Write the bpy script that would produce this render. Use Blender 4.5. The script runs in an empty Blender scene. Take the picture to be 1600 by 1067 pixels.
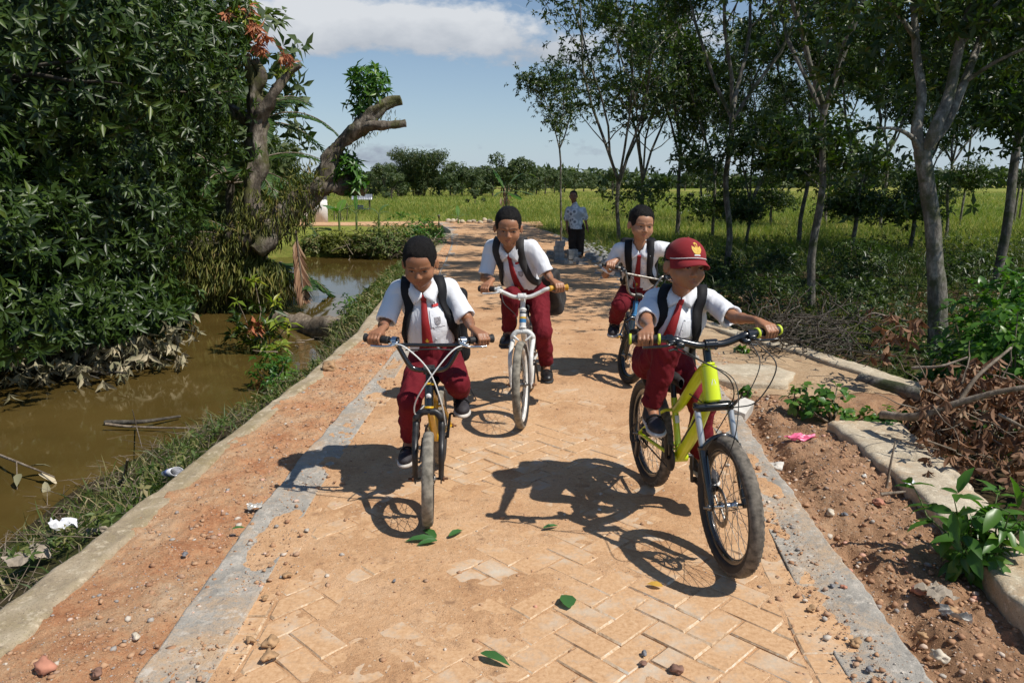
import bpy, bmesh, math, random
import numpy as np
from mathutils import Vector, Matrix, Euler
R = math.radians
# ---------------------------------------------------------------- camera, sky, sun, exposure
scene = bpy.context.scene
COL = scene.collection
FPX, CAMH = 1180.0, 1.45
PITCH = math.atan(250/FPX)
cam_d = bpy.data.cameras.new("camera"); cam = bpy.data.objects.new("camera", cam_d); COL.objects.link(cam)
cam_d.sensor_width = 36.0; cam_d.lens = FPX/1600*36.0; cam_d.clip_end = 5000; cam_d.clip_start = 0.05
cam.location = (0, 0, CAMH); cam.rotation_euler = (math.pi/2 - PITCH, 0, 0)
scene.camera = cam
SUNV = Vector((0.65, -0.32, 1.0)).normalized()        # towards the sun
sun_d = bpy.data.lights.new("sun", 'SUN'); sun_d.energy = 4.6; sun_d.angle = R(0.53); sun_d.color = (1.0, 0.95, 0.87)
sun = bpy.data.objects.new("sun", sun_d); COL.objects.link(sun)
sun.rotation_euler = SUNV.to_track_quat('Z', 'Y').to_euler()
SUN_EL = math.asin(SUNV.z); SUN_AZ = math.atan2(SUNV.x, SUNV.y)
W = bpy.data.worlds.new("World"); scene.world = W; W.use_nodes = True
nt = W.node_tree; nt.nodes.clear()
def N(nt, t, **kw):
    n = nt.nodes.new(t)
    for k, v in kw.items(): setattr(n, k, v)
    return n
wo = N(nt, 'ShaderNodeOutputWorld'); bg = N(nt, 'ShaderNodeBackground'); bg2 = N(nt, 'ShaderNodeBackground'); mx = N(nt, 'ShaderNodeMixShader')
sky = N(nt, 'ShaderNodeTexSky'); sky.sky_type = 'NISHITA'; sky.sun_disc = False
sky.sun_elevation = SUN_EL; sky.sun_rotation = SUN_AZ; sky.altitude = 50; sky.air_density = 1.0; sky.dust_density = 0.15; sky.ozone_density = 3.0
bg.inputs[1].default_value = 0.092
nt.links.new(sky.outputs[0], bg.inputs[0])
tc = N(nt, 'ShaderNodeTexCoord')
def wmath(op, a, b=None, clamp=False):
    m = N(nt, 'ShaderNodeMath', operation=op, use_clamp=clamp)
    for i, q in enumerate((a, b)):
        if q is None: continue
        if isinstance(q, (int, float)): m.inputs[i].default_value = q
        else: nt.links.new(q, m.inputs[i])
    return m.outputs[0]
sep = N(nt, 'ShaderNodeSeparateXYZ'); nt.links.new(tc.outputs['Generated'], sep.inputs[0])
mapn = N(nt, 'ShaderNodeMapping'); mapn.inputs['Scale'].default_value = (15, 15, 30); nt.links.new(tc.outputs['Generated'], mapn.inputs[0])
cn = N(nt, 'ShaderNodeTexNoise'); cn.inputs['Scale'].default_value = 1.0; cn.inputs['Detail'].default_value = 7; cn.inputs['Roughness'].default_value = 0.58
nt.links.new(mapn.outputs[0], cn.inputs[0])
def bump_at(cx, cz, rx, rz, amp):                      # a cloud bank at one direction of the sky
    a = wmath('DIVIDE', wmath('SUBTRACT', sep.outputs[0], cx), rx); b = wmath('DIVIDE', wmath('SUBTRACT', sep.outputs[2], cz), rz)
    r2 = wmath('ADD', wmath('POWER', wmath('ABSOLUTE', a), 2.5), wmath('POWER', wmath('ABSOLUTE', b), 2.5))
    e = wmath('POWER', 2.718, wmath('MULTIPLY', r2, -1.0))
    ypos = wmath('GREATER_THAN', sep.outputs[1], 0.0)
    return wmath('MULTIPLY', wmath('MULTIPLY', e, amp), ypos)
acc = None
for q in [(-0.17, 0.178, 0.185, 0.030, 0.62), (-0.07, 0.185, 0.075, 0.026, 0.25), (-0.25, 0.185, 0.09, 0.03, 0.3), (0.03, 0.15, 0.05, 0.022, 0.26), (0.16, 0.165, 0.13, 0.04, 0.38),
          (-0.18, 0.032, 0.07, 0.012, 0.26), (-0.05, 0.046, 0.12, 0.006, 0.2), (0.12, 0.036, 0.18, 0.007, 0.17), (0.02, 0.018, 0.4, 0.012, 0.12)]:
    b_ = bump_at(*q); acc = b_ if acc is None else wmath('ADD', acc, b_)
dens = wmath('MULTIPLY', wmath('SUBTRACT', wmath('ADD', wmath('MULTIPLY', cn.outputs[0], 1.25), acc), 0.86), 4.5, True)
nt.links.new(dens, mx.inputs[0])
cr = N(nt, 'ShaderNodeValToRGB'); cr.color_ramp.elements[0].color = (0.33, 0.38, 0.46, 1); cr.color_ramp.elements[1].color = (0.70, 0.73, 0.77, 1)
cr.color_ramp.elements[0].position = 0.12; cr.color_ramp.elements[1].position = 0.75
hz = wmath('ADD', wmath('MULTIPLY', wmath('SUBTRACT', sep.outputs[2], 0.15), 9.0), wmath('MULTIPLY', cn.outputs[0], 0.7), True)
nt.links.new(hz, cr.inputs[0]); nt.links.new(cr.outputs[0], bg2.inputs[0]); bg2.inputs[1].default_value = 0.95
hzf = wmath('MULTIPLY', wmath('POWER', 2.718, wmath('MULTIPLY', wmath('MAXIMUM', sep.outputs[2], 0.0), -9.0)), 0.85)
mh = N(nt, 'ShaderNodeMixShader'); bg3 = N(nt, 'ShaderNodeBackground'); bg3.inputs[0].default_value = (0.42, 0.54, 0.68, 1); bg3.inputs[1].default_value = 1.0
nt.links.new(hzf, mh.inputs[0]); nt.links.new(bg.outputs[0], mh.inputs[1]); nt.links.new(bg3.outputs[0], mh.inputs[2]); nt.links.new(mh.outputs[0], mx.inputs[1]); nt.links.new(bg2.outputs[0], mx.inputs[2]); nt.links.new(mx.outputs[0], wo.inputs[0])
vs = scene.view_settings; vs.view_transform = 'Standard'; vs.look = 'None'; vs.exposure = 0.06; vs.gamma = 1.0
scene.render.engine = 'CYCLES'
scene.cycles.max_bounces = 5; scene.cycles.diffuse_bounces = 2; scene.cycles.glossy_bounces = 2; scene.cycles.transmission_bounces = 3
scene.cycles.transparent_max_bounces = 4; scene.cycles.caustics_reflective = False; scene.cycles.caustics_refractive = False

# ---------------------------------------------------------------- helpers
rng = np.random.default_rng(7); random.seed(7)
_c, _s = math.cos(PITCH), math.sin(PITCH)
def ray(px, py):                                       # viewing direction of a photograph pixel (1600 wide), forward part = 1 along y
    v = (py-533.5)/FPX; fw = _c - v*_s
    return np.array([(px-800)/FPX/fw, 1.0, -(_s+v*_c)/fw])
def at(px, py, Y): return np.array([0, 0, CAMH]) + ray(px, py)*Y
def gp(px, py, z=0.0):
    r = ray(px, py); return np.array([0, 0, CAMH]) + r*((z-CAMH)/r[2])
def reach(px, py, par, L, sgn=-1):                     # the point on that line of sight at distance L from a parent joint
    r = ray(px, py); o = np.array([0, 0, CAMH]); d = r/np.linalg.norm(r); m = np.asarray(par)-o
    t0 = float(m@d); h2 = L*L - float(m@m - t0*t0)
    if h2 <= 0:
        q = o+d*t0; u = q-np.asarray(par); return np.asarray(par)+u/np.linalg.norm(u)*L
    return o + d*(t0 + sgn*math.sqrt(h2))
def interp(tab):
    ys = [a for a, b in tab]; xs = [b for a, b in tab]
    return lambda y: np.interp(y, ys, xs)
def _hash(ix, iy, iz, seed):
    h = (ix.astype(np.int64)*374761393 + iy.astype(np.int64)*668265263 + iz.astype(np.int64)*2147483647 + seed*974634777) & 0xffffffff
    h = ((h ^ (h >> 13))*1274126177) & 0xffffffff
    return ((h ^ (h >> 16)) & 0xffff)/65535.0
def noise3(x, y, z=0.0, seed=0):
    x, y, z = np.broadcast_arrays(np.asarray(x, float), np.asarray(y, float), np.asarray(z, float))
    ix, iy, iz = np.floor(x), np.floor(y), np.floor(z); fx, fy, fz = x-ix, y-iy, z-iz
    fx = fx*fx*(3-2*fx); fy = fy*fy*(3-2*fy); fz = fz*fz*(3-2*fz)
    r = 0
    for a in (0, 1):
        for b in (0, 1):
            for c in (0, 1):
                r = r + _hash(ix+a, iy+b, iz+c, seed)*(fx if a else 1-fx)*(fy if b else 1-fy)*(fz if c else 1-fz)
    return r*2-1
def fbm(x, y, z=0.0, seed=0, oct=4, gain=0.5):
    r = 0; a = 1.0; f = 1.0
    for i in range(oct):
        r = r + a*noise3(np.asarray(x)*f, np.asarray(y)*f, np.asarray(z)*f, seed+i*17); a *= gain; f *= 2.03
    return r
class MB:
    """collects vertices and faces, then links them as ONE mesh object"""
    def __init__(s): s.v = []; s.f = []; s.m = []; s.r = []; s.n = 0
    def add(s, V, Fs, mat=0, rnd=None):
        V = np.asarray(V, float).reshape(-1, 3); Fs = np.asarray(Fs, int)
        s.v.append(V); s.f.append(Fs+s.n); s.m.append(np.full(len(Fs), mat)); s.n += len(V)
        s.r.append(np.full(len(Fs), random.random()) if rnd is None else np.broadcast_to(np.asarray(rnd, float), (len(Fs),)))
        return s
    def mesh(s, name, mats, smooth=True):
        me = bpy.data.meshes.new(name)
        V = np.concatenate(s.v); me.vertices.add(len(V)); me.vertices.foreach_set('co', V.ravel())
        tot = np.concatenate([np.full(len(f), f.shape[1]) for f in s.f if len(f)]); idx = np.concatenate([f.ravel() for f in s.f if len(f)])
        me.loops.add(len(idx)); me.loops.foreach_set('vertex_index', idx)
        me.polygons.add(len(tot)); st = np.concatenate([[0], np.cumsum(tot)[:-1]])
        me.polygons.foreach_set('loop_start', st); me.polygons.foreach_set('loop_total', tot)
        me.polygons.foreach_set('material_index', np.concatenate([m for m in s.m if len(m)]))
        me.polygons.foreach_set('use_smooth', np.full(len(tot), smooth))
        at_ = me.attributes.new('rnd', 'FLOAT', 'FACE'); at_.data.foreach_set('value', np.concatenate([r for r in s.r if len(r)]))
        for m in (mats if isinstance(mats, (list, tuple)) else [mats]): me.materials.append(m)
        me.update(calc_edges=True); me.validate(); return me
    def build(s, name, mats, parent=None, smooth=True, loc=(0, 0, 0)):
        o = bpy.data.objects.new(name, s.mesh(name, mats, smooth)); COL.objects.link(o)
        if parent is not None: o.parent = parent
        o.location = loc; return o
def tag(o, label=None, cat=None, group=None, kind=None):
    if label: o['label'] = label
    if cat: o['category'] = cat
    if group: o['group'] = group
    if kind: o['kind'] = kind
    return o
def empty(name, loc=(0, 0, 0), rz=0.0):
    o = bpy.data.objects.new(name, None); COL.objects.link(o); o.location = loc; o.rotation_euler = (0, 0, rz); o.empty_display_size = 0.1
    return o
def copy_tree(o, parent=None):
    c = o.copy(); COL.objects.link(c)
    if parent is not None: c.parent = parent
    for ch in list(o.children): copy_tree(ch, c)
    return c
def norm(v): v = np.asarray(v, float); return v/(np.linalg.norm(v)+1e-12)
def frames(P):
    P = np.asarray(P, float); T = np.gradient(P, axis=0) if len(P) > 2 else np.array([P[1]-P[0]]*2)
    T /= np.linalg.norm(T, axis=1, keepdims=True)+1e-12
    up = np.array([0, 0, 1.]) if abs(T[0][2]) < .9 else np.array([1., 0, 0]); U = []
    u = norm(np.cross(T[0], up))
    for t in T: u = norm(u - t*(u@t)); U.append(u)
    U = np.array(U); return T, U, np.cross(T, U)
def tube(mb, P, r, n=8, mat=0, caps=True, rnd=None, flat=None, bumpy=0.0):
    P = np.asarray(P, float); m = len(P); r = np.broadcast_to(np.asarray(r, float), (m,)); T, U, Bn = frames(P)
    a = np.arange(n)*2*math.pi/n; ca, sa = np.cos(a), np.sin(a)
    rr = r[:, None]*np.ones(n)
    if bumpy: rr = rr*(1+bumpy*fbm(P[:, 0:1]*5+ca*1.3, P[:, 1:2]*5+sa*1.3, P[:, 2:3]*5, 5, 3))
    fl = 1.0 if flat is None else flat
    V = P[:, None, :] + rr[..., None]*(ca[None, :, None]*U[:, None, :] + fl*sa[None, :, None]*Bn[:, None, :])
    i = np.arange(m-1)[:, None]*n; j = np.arange(n)[None, :]; jn = (j+1) % n
    Q = np.stack([i+j, i+jn, i+n+jn, i+n+j], -1).reshape(-1, 4)
    rr_ = random.random() if rnd is None else rnd
    mb.add(V.reshape(-1, 3), Q, mat, rr_)
    if caps:
        for k, e in ((0, -1), (m-1, 1)):
            c = P[k]+T[k]*e*r[k]*0.15; ring = V[k]; F3 = np.array([[q, (q+1) % n, n] for q in range(n)])
            if e < 0: F3 = F3[:, ::-1]
            mb.add(np.vstack([ring, c]), F3, mat, rr_)
    return mb
def spline(P, k=6):
    P = np.asarray(P, float)
    if len(P) < 3: return np.linspace(P[0], P[-1], k+1)
    Q = np.vstack([2*P[0]-P[1], P, 2*P[-1]-P[-2]]); out = []
    for i in range(1, len(Q)-2):
        p0, p1, p2, p3 = Q[i-1], Q[i], Q[i+1], Q[i+2]
        for t in np.arange(k)/k: out.append(.5*((2*p1)+(-p0+p2)*t+(2*p0-5*p1+4*p2-p3)*t*t+(-p0+3*p1-3*p2+p3)*t**3))
    out.append(P[-1]); return np.array(out)
def box(mb, c, s, rot=None, mat=0, bev=0.0, rnd=None):
    c = np.asarray(c, float); h = np.asarray(s, float)/2; bm = bmesh.new(); bmesh.ops.create_cube(bm, size=1.0)
    for v in bm.verts: v.co = Vector((v.co.x*2*h[0], v.co.y*2*h[1], v.co.z*2*h[2]))
    if bev > 0: bmesh.ops.bevel(bm, geom=list(bm.edges), offset=bev, segments=2, affect='EDGES', profile=0.7)
    bm.verts.ensure_lookup_table(); V = np.array([v.co[:] for v in bm.verts])
    if rot is not None: V = V@np.array(rot).T
    r_ = random.random() if rnd is None else rnd
    for k in set(len(f.verts) for f in bm.faces):
        mb.add(V+c, np.array([[v.index for v in f.verts] for f in bm.faces if len(f.verts) == k]), mat, r_)
    bm.free(); return mb
def rotm(rx=0, ry=0, rz=0): return np.array(Euler((rx, ry, rz)).to_matrix())
def lathe(mb, prof, axis_o, axis_d, n=16, mat=0, rnd=None):   # prof: (distance along axis, radius)
    d = norm(axis_d); u = norm(np.cross(d, [0, 0, 1.] if abs(d[2]) < .9 else [1., 0, 0])); w = np.cross(d, u)
    a = np.arange(n)*2*math.pi/n; m = len(prof)
    V = np.array([np.asarray(axis_o)+d*h+r*(math.cos(q)*u+math.sin(q)*w) for h, r in prof for q in a])
    Q = np.array([[i*n+j, i*n+(j+1) % n, (i+1)*n+(j+1) % n, (i+1)*n+j] for i in range(m-1) for j in range(n)])
    mb.add(V, Q, mat, random.random() if rnd is None else rnd); return mb
def ring_sweep(mb, cen, ax, Rr, prof, n=64, mat=0, rnd=0.5):  # torus-like: prof = closed list of (radial offset, axial offset)
    ax = norm(ax); u = norm(np.cross(ax, [0, 0, 1.])); w = np.cross(ax, u); k = len(prof); V = []
    for i in range(n):
        a = 2*math.pi*i/n; e = math.cos(a)*u+math.sin(a)*w
        for (dr, da) in prof: V.append(np.asarray(cen)+e*(Rr+dr)+ax*da)
    Q = np.array([[i*k+j, i*k+(j+1) % k, ((i+1) % n)*k+(j+1) % k, ((i+1) % n)*k+j] for i in range(n) for j in range(k)])
    mb.add(np.array(V), Q, mat, rnd); return mb
ICO = None
def blob(mb, c, s, amp=0.25, mat=0, rot=None, rnd=None, sub=1, seed=None):
    bm = bmesh.new(); bmesh.ops.create_icosphere(bm, subdivisions=sub, radius=1.0)
    V = np.array([v.co[:] for v in bm.verts]); Fc = np.array([[v.index for v in f.verts] for f in bm.faces]); bm.free()
    sd = random.randint(0, 9999) if seed is None else seed
    V = V*(1+amp*fbm(V[:, 0]*1.3+sd, V[:, 1]*1.3, V[:, 2]*1.3, sd, 3))[:, None]*np.asarray(s)
    if rot is not None: V = V@np.asarray(rot).T
    mb.add(V+np.asarray(c), Fc, mat, random.random() if rnd is None else rnd); return mb

# ---------------------------------------------------------------- materials
MATS = {}
def newmat(name):
    m = bpy.data.materials.new(name); m.use_nodes = True; m.node_tree.nodes.clear(); t = m.node_tree
    o = N(t, 'ShaderNodeOutputMaterial'); p = N(t, 'ShaderNodeBsdfPrincipled'); t.links.new(p.outputs[0], o.inputs[0])
    return m, t, p, o
def rgb(*c): return (c[0], c[1], c[2], 1.0)
def ramp(t, fac, stops):
    n = N(t, 'ShaderNodeValToRGB'); e = n.color_ramp.elements
    while len(e) < len(stops): e.new(0.5)
    for q, (p, c) in zip(e, stops): q.position = p; q.color = rgb(*c)
    t.links.new(fac, n.inputs[0]); return n.outputs[0]
def tnoise(t, scale, detail=4, rough=0.55, src='Object', vec=None, dist=0.0):
    n = N(t, 'ShaderNodeTexNoise'); n.inputs['Scale'].default_value = scale; n.inputs['Detail'].default_value = detail; n.inputs['Roughness'].default_value = rough
    n.inputs['Distortion'].default_value = dist
    if vec is None:
        k = N(t, 'ShaderNodeTexCoord'); vec = k.outputs[src]
    t.links.new(vec, n.inputs['Vector']); return n.outputs[0]
def mixc(t, fac, a, b, mode='MIX'):
    n = N(t, 'ShaderNodeMix', data_type='RGBA', blend_type=mode)
    if isinstance(fac, (int, float)): n.inputs[0].default_value = fac
    else: t.links.new(fac, n.inputs[0])
    for s_, q in ((6, a), (7, b)):
        if isinstance(q, tuple): n.inputs[s_].default_value = rgb(*q)
        else: t.links.new(q, n.inputs[s_])
    return n.outputs[2]
def mth(t, op, a, b=0.0, clamp=False):
    m = N(t, 'ShaderNodeMath', operation=op, use_clamp=clamp)
    for i, q in enumerate((a, b)):
        if isinstance(q, (int, float)): m.inputs[i].default_value = q
        else: t.links.new(q, m.inputs[i])
    return m.outputs[0]
def addbump(t, p, h, strength=0.4, dist=0.01):
    b = N(t, 'ShaderNodeBump'); b.inputs['Strength'].default_value = strength; b.inputs['Distance'].default_value = dist
    t.links.new(h, b.inputs['Height']); t.links.new(b.outputs[0], p.inputs['Normal']); return b
def simple(name, col, rough=0.5, metal=0.0, var=0.12, scale=20, bump=0.0, bscale=60, spec=0.5, coat=0.0, sheen=0.0, dist=0.004):
    if name in MATS: return MATS[name]
    m, t, p, o = newmat(name); n = tnoise(t, scale, 5)
    c2 = tuple(max(0, q*(1-var*2)) for q in col); c1 = tuple(min(1, q*(1+var)) for q in col)
    t.links.new(ramp(t, n, [(0.3, c2), (0.7, c1)]), p.inputs['Base Color'])
    p.inputs['Roughness'].default_value = rough; p.inputs['Metallic'].default_value = metal; p.inputs['Specular IOR Level'].default_value = spec
    p.inputs['Coat Weight'].default_value = coat; p.inputs['Sheen Weight'].default_value = sheen
    if bump: addbump(t, p, tnoise(t, bscale, 6, 0.6), bump, dist)
    MATS[name] = m; return m
def leafmat(name, stops, rough=0.38, trans=0.3, tcol=None, spec=0.5):
    m, t, p, o = newmat(name); a = N(t, 'ShaderNodeAttribute', attribute_name='rnd')
    c = ramp(t, a.outputs['Fac'], stops); t.links.new(c, p.inputs['Base Color']); p.inputs['Roughness'].default_value = rough
    p.inputs['Specular IOR Level'].default_value = spec
    tr = N(t, 'ShaderNodeBsdfTranslucent'); ms = N(t, 'ShaderNodeMixShader'); ms.inputs[0].default_value = trans
    t.links.new(mixc(t, 1.0, c, tcol or (1.0, 1.25, 0.35), 'MULTIPLY'), tr.inputs[0])
    t.links.new(p.outputs[0], ms.inputs[1]); t.links.new(tr.outputs[0], ms.inputs[2]); t.links.new(ms.outputs[0], o.inputs[0])
    MATS[name] = m; return m
def barkmat(name, c1, c2, c3, scale=6, bump=0.6, moss=None):
    m, t, p, o = newmat(name); k = N(t, 'ShaderNodeTexCoord'); mp = N(t, 'ShaderNodeMapping'); mp.inputs['Scale'].default_value = (1, 1, 0.45)
    t.links.new(k.outputs['Object'], mp.inputs[0]); n1 = tnoise(t, scale, 7, 0.65, vec=mp.outputs[0]); n2 = tnoise(t, scale*4, 6, 0.65, vec=mp.outputs[0])
    c = ramp(t, n1, [(0.32, c1), (0.5, c2), (0.66, c3)]); c = mixc(t, ramp(t, n2, [(0.35, (0, 0, 0)), (0.6, (1, 1, 1))]), mixc(t, 0.55, c, c1), c)
    if moss:
        n3 = tnoise(t, scale*0.5, 5, 0.6); c = mixc(t, ramp(t, n3, [(0.48, (0, 0, 0)), (0.6, (1, 1, 1))]), c, moss)
    t.links.new(c, p.inputs['Base Color']); p.inputs['Roughness'].default_value = 0.85; addbump(t, p, mth(t, 'ADD', n2, n1), bump, 0.02)
    MATS[name] = m; return m

# ---------------------------------------------------------------- leaves
# leaf templates: x across, y along, z up; faces over the template's vertices
T_SIMPLE = (np.array([[0, 0, 0], [-.5, .42, .10], [0, .45, 0], [.5, .42, .10], [0, 1, -.12]]), np.array([[0, 2, 4, 1], [0, 3, 4, 2]]))
T_RICH = (np.array([[0, 0, 0], [-.30, .14, .05], [-.5, .42, .07], [-.34, .74, .0], [0, 1, -.16], [.34, .74, .0], [.5, .42, .07], [.30, .14, .05], [0, .16, 0], [0, .44, .0], [0, .74, -.05]]),
          np.array([[0, 8, 8+1, 2], [0, 1, 2, 8], [8, 9, 2, 2], [9, 10, 3, 2], [10, 4, 3, 3], [0, 7, 8, 8], [7, 6, 9, 8], [6, 5, 10, 9], [5, 4, 10, 10]]))
_V = T_RICH[0]
T_RICH = (_V, np.array([[0, 8, 1, 1], [8, 9, 2, 1], [9, 10, 3, 2], [10, 4, 3, 3], [0, 7, 8, 8], [7, 6, 9, 8], [6, 5, 10, 9], [5, 4, 10, 10]]))
def leaves(mb, P, D, Up, L, Wd, mat=0, rnd=None, tmpl=T_SIMPLE):
    """one leaf per row: base P, pointing D, face towards Up, length L, width Wd"""
    P = np.asarray(P, float); n = len(P); D = D/(np.linalg.norm(D, axis=1, keepdims=True)+1e-9)
    X = np.cross(D, Up); X /= np.linalg.norm(X, axis=1, keepdims=True)+1e-9; Z = np.cross(X, D)
    T, Fc = tmpl; L = np.broadcast_to(L, (n,))[:, None, None]; Wd = np.broadcast_to(Wd, (n,))[:, None, None]
    V = P[:, None, :] + X[:, None, :]*T[None, :, 0:1]*Wd + D[:, None, :]*T[None, :, 1:2]*L + Z[:, None, :]*T[None, :, 2:3]*L
    k = len(T); rr = rng.random(n) if rnd is None else np.broadcast_to(rnd, (n,))
    base = (np.arange(n)*k)[:, None, None]
    tri = [f[:3] for f in Fc if len(set(f)) == 3]; quad = [f for f in Fc if len(set(f)) == 4]
    Vf = V.reshape(-1, 3); start = mb.n; mb.v.append(Vf); mb.n += len(Vf)
    for fs in (quad, [np.array(sorted(set(f), key=list(f).index)) for f in Fc if len(set(f)) == 3]):
        if not len(fs): continue
        fs = np.array(fs); Q = (base+fs[None]).reshape(-1, fs.shape[1]); mb.f.append(Q+start); mb.m.append(np.full(len(Q), mat)); mb.r.append(np.repeat(rr, len(fs)))
def rdir(n):
    v = rng.normal(size=(n, 3)); return v/np.linalg.norm(v, axis=1, keepdims=True)
def rosettes(mb, C, A, k, L, Wd, spread=1.0, droop=0.25, mat=0, tmpl=T_SIMPLE, rnd=None):
    """whorls of k leaves at shoot tips C with shoot axis A"""
    n = len(C); A = A/(np.linalg.norm(A, axis=1, keepdims=True)+1e-9); ref = np.where(np.abs(A[:, 2:3]) < .9, [[0, 0, 1.]], [[1., 0, 0]])
    U = np.cross(A, ref); U /= np.linalg.norm(U, axis=1, keepdims=True); Wv = np.cross(A, U)
    ph = rng.random((n, 1))*6.28 + np.arange(k)[None]*2.4; el = -0.30+rng.random((n, k))*1.15*spread
    D = (np.cos(ph)[..., None]*U[:, None]+np.sin(ph)[..., None]*Wv[:, None])*np.cos(el-.1)[..., None]*spread + A[:, None]*np.sin(el)[..., None]*1.2
    D[..., 2] -= droop*(0.4+rng.random((n, k))); D = D.reshape(-1, 3)+rng.normal(size=(n*k, 3))*.20; P = np.repeat(C, k, 0) - np.repeat(A, k, 0)*(rng.random((n*k, 1))*L*0.35)
    Up = np.repeat(A, k, 0)+rdir(n*k)*.25
    LL = L*(0.45+0.65*rng.random(n*k)); r0 = np.repeat(rng.random(n), k)*.6+rng.random(n*k)*.4 if rnd is None else np.repeat(rnd, k)*.7+rng.random(n*k)*.3
    leaves(mb, P, D, Up, LL, LL*(Wd/L)*(0.85+.3*rng.random(n*k)), mat, r0, tmpl)
# ---------------------------------------------------------------- ground materials
def dirtmat(name, stops, s=9.0, dark=(0.25, 0.14, 0.08), bump=0.7, grit=None, gritamt=0.62):
    m, t, p, o = newmat(name); n1 = tnoise(t, s*0.25, 6, 0.6); n2 = tnoise(t, s*5, 6, 0.7); n3 = tnoise(t, s*24, 4, 0.7)
    c = ramp(t, mth(t, 'ADD', mth(t, 'MULTIPLY', n1, 0.62), mth(t, 'MULTIPLY', n2, 0.38)), stops)
    c = mixc(t, ramp(t, n3, [(0.32, (1, 1, 1)), (0.45, (0, 0, 0))]), c, dark); c = mixc(t, ramp(t, tnoise(t, s*1.3, 6, .7), [(.30, (.75, .75, .75)), (.44, (0, 0, 0))]), c, dark)
    if grit is not None:
        v = N(t, 'ShaderNodeTexVoronoi'); v.inputs['Scale'].default_value = 85; k = N(t, 'ShaderNodeTexCoord'); t.links.new(k.outputs['Object'], v.inputs['Vector'])
        msk = mth(t, 'MULTIPLY', mth(t, 'LESS_THAN', v.outputs['Distance'], 0.32), mth(t, 'GREATER_THAN', tnoise(t, 40, 2), gritamt))
        c = mixc(t, msk, c, grit)
    t.links.new(c, p.inputs['Base Color']); p.inputs['Roughness'].default_value = 0.95; p.inputs['Specular IOR Level'].default_value = 0.15
    addbump(t, p, mth(t, 'ADD', mth(t, 'MULTIPLY', n2, 1.0), mth(t, 'MULTIPLY', n3, 0.45)), bump, 0.012)
    return m
M_dirt = dirtmat('sand_dirt', [(0.36, (0.46, 0.25, 0.125)), (0.48, (0.59, 0.35, 0.185)), (0.60, (0.67, 0.43, 0.25))], grit=(0.62, 0.48, 0.33))
M_verge = dirtmat('orange_laterite', [(0.38, (0.46, 0.20, 0.095)), (0.46, (0.58, 0.30, 0.155)), (0.53, (0.60, 0.36, 0.20)), (0.64, (0.64, 0.45, 0.29))], s=14, grit=(0.66, 0.56, 0.44), gritamt=0.64, bump=1.0)
M_slabdirt = dirtmat('dusty_tan_soil', [(0.36, (0.34, 0.215, 0.115)), (0.50, (0.47, 0.33, 0.20)), (0.62, (0.56, 0.42, 0.27))], s=7, bump=.8)
M_brown = dirtmat('brown_soil', [(0.36, (0.25, 0.14, 0.075)), (0.50, (0.42, 0.245, 0.14)), (0.64, (0.53, 0.345, 0.21))], s=12, dark=(0.12, 0.06, 0.035), bump=1.0, grit=(0.42, 0.34, 0.26), gritamt=0.6)
def pavermat():
    m, t, p, o = newmat('paver_concrete'); n1 = tnoise(t, 3.2, 6, 0.65); n2 = tnoise(t, 60, 5, 0.7); a = N(t, 'ShaderNodeAttribute', attribute_name='rnd')
    base = mixc(t, 0.5, ramp(t, n2, [(0.3, (0.50, 0.43, 0.33)), (0.7, (0.66, 0.59, 0.49))]), ramp(t, a.outputs['Fac'], [(0, (0.56, 0.46, 0.34)), (1, (0.66, 0.58, 0.46))]))
    n4 = tnoise(t, 9, 5, .65); k = mth(t, 'ADD', mth(t, 'MULTIPLY', mth(t, 'ADD', mth(t, 'MULTIPLY', n1, .5), mth(t, 'MULTIPLY', n4, .5)), 0.75), mth(t, 'ADD', mth(t, 'MULTIPLY', n2, 0.2), mth(t, 'MULTIPLY', a.outputs['Fac'], .06)))
    dust = ramp(t, n2, [(.3, (0.44, 0.25, 0.125)), (.5, (0.58, 0.355, 0.19)), (.7, (0.66, 0.44, 0.26))])
    t.links.new(mixc(t, ramp(t, k, [(0.36, (0, 0, 0)), (0.50, (1, 1, 1))]), base, dust), p.inputs['Base Color'])
    p.inputs['Roughness'].default_value = 0.9; p.inputs['Specular IOR Level'].default_value = 0.2; addbump(t, p, n2, 0.5, 0.004); return m
M_paver = pavermat()
def concmat(name, c1, c2, c3, stain=(0.50, 0.29, 0.15), amt=(0.5, 0.62), bump=0.9):
    m, t, p, o = newmat(name); n1 = tnoise(t, 1.7, 7, 0.65); n2 = tnoise(t, 45, 6, 0.75); n3 = tnoise(t, 7, 5, 0.6)
    c = ramp(t, mth(t, 'ADD', mth(t, 'MULTIPLY', n3, 0.6), mth(t, 'MULTIPLY', n2, 0.4)), [(0.35, c1), (0.5, c2), (0.65, c3)])
    c = mixc(t, ramp(t, mth(t, 'ADD', mth(t, 'MULTIPLY', n1, 0.65), mth(t, 'MULTIPLY', n2, 0.35)), [(amt[0], (0, 0, 0)), (amt[1], (1, 1, 1))]), c, stain)
    n5 = tnoise(t, 190, 3, .7); c = mixc(t, ramp(t, n5, [(.32, (.8, .8, .8)), (.44, (0, 0, 0))]), c, tuple(q*.45 for q in c1)); c = mixc(t, ramp(t, tnoise(t, 26, 5, .75), [(.54, (0, 0, 0)), (.66, (.7, .7, .7))]), c, tuple(min(1, q*1.25) for q in c3))
    t.links.new(c, p.inputs['Base Color']); p.inputs['Roughness'].default_value = 0.88; addbump(t, p, mth(t, 'ADD', n2, mth(t, 'MULTIPLY', n3, 0.5)), bump, 0.008); return m
M_kerb = concmat('grey_kerb_concrete', (0.27, 0.25, 0.22), (0.38, 0.35, 0.30), (0.52, 0.47, 0.40), stain=(0.52, 0.36, 0.22), amt=(0.48, 0.60))
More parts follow.
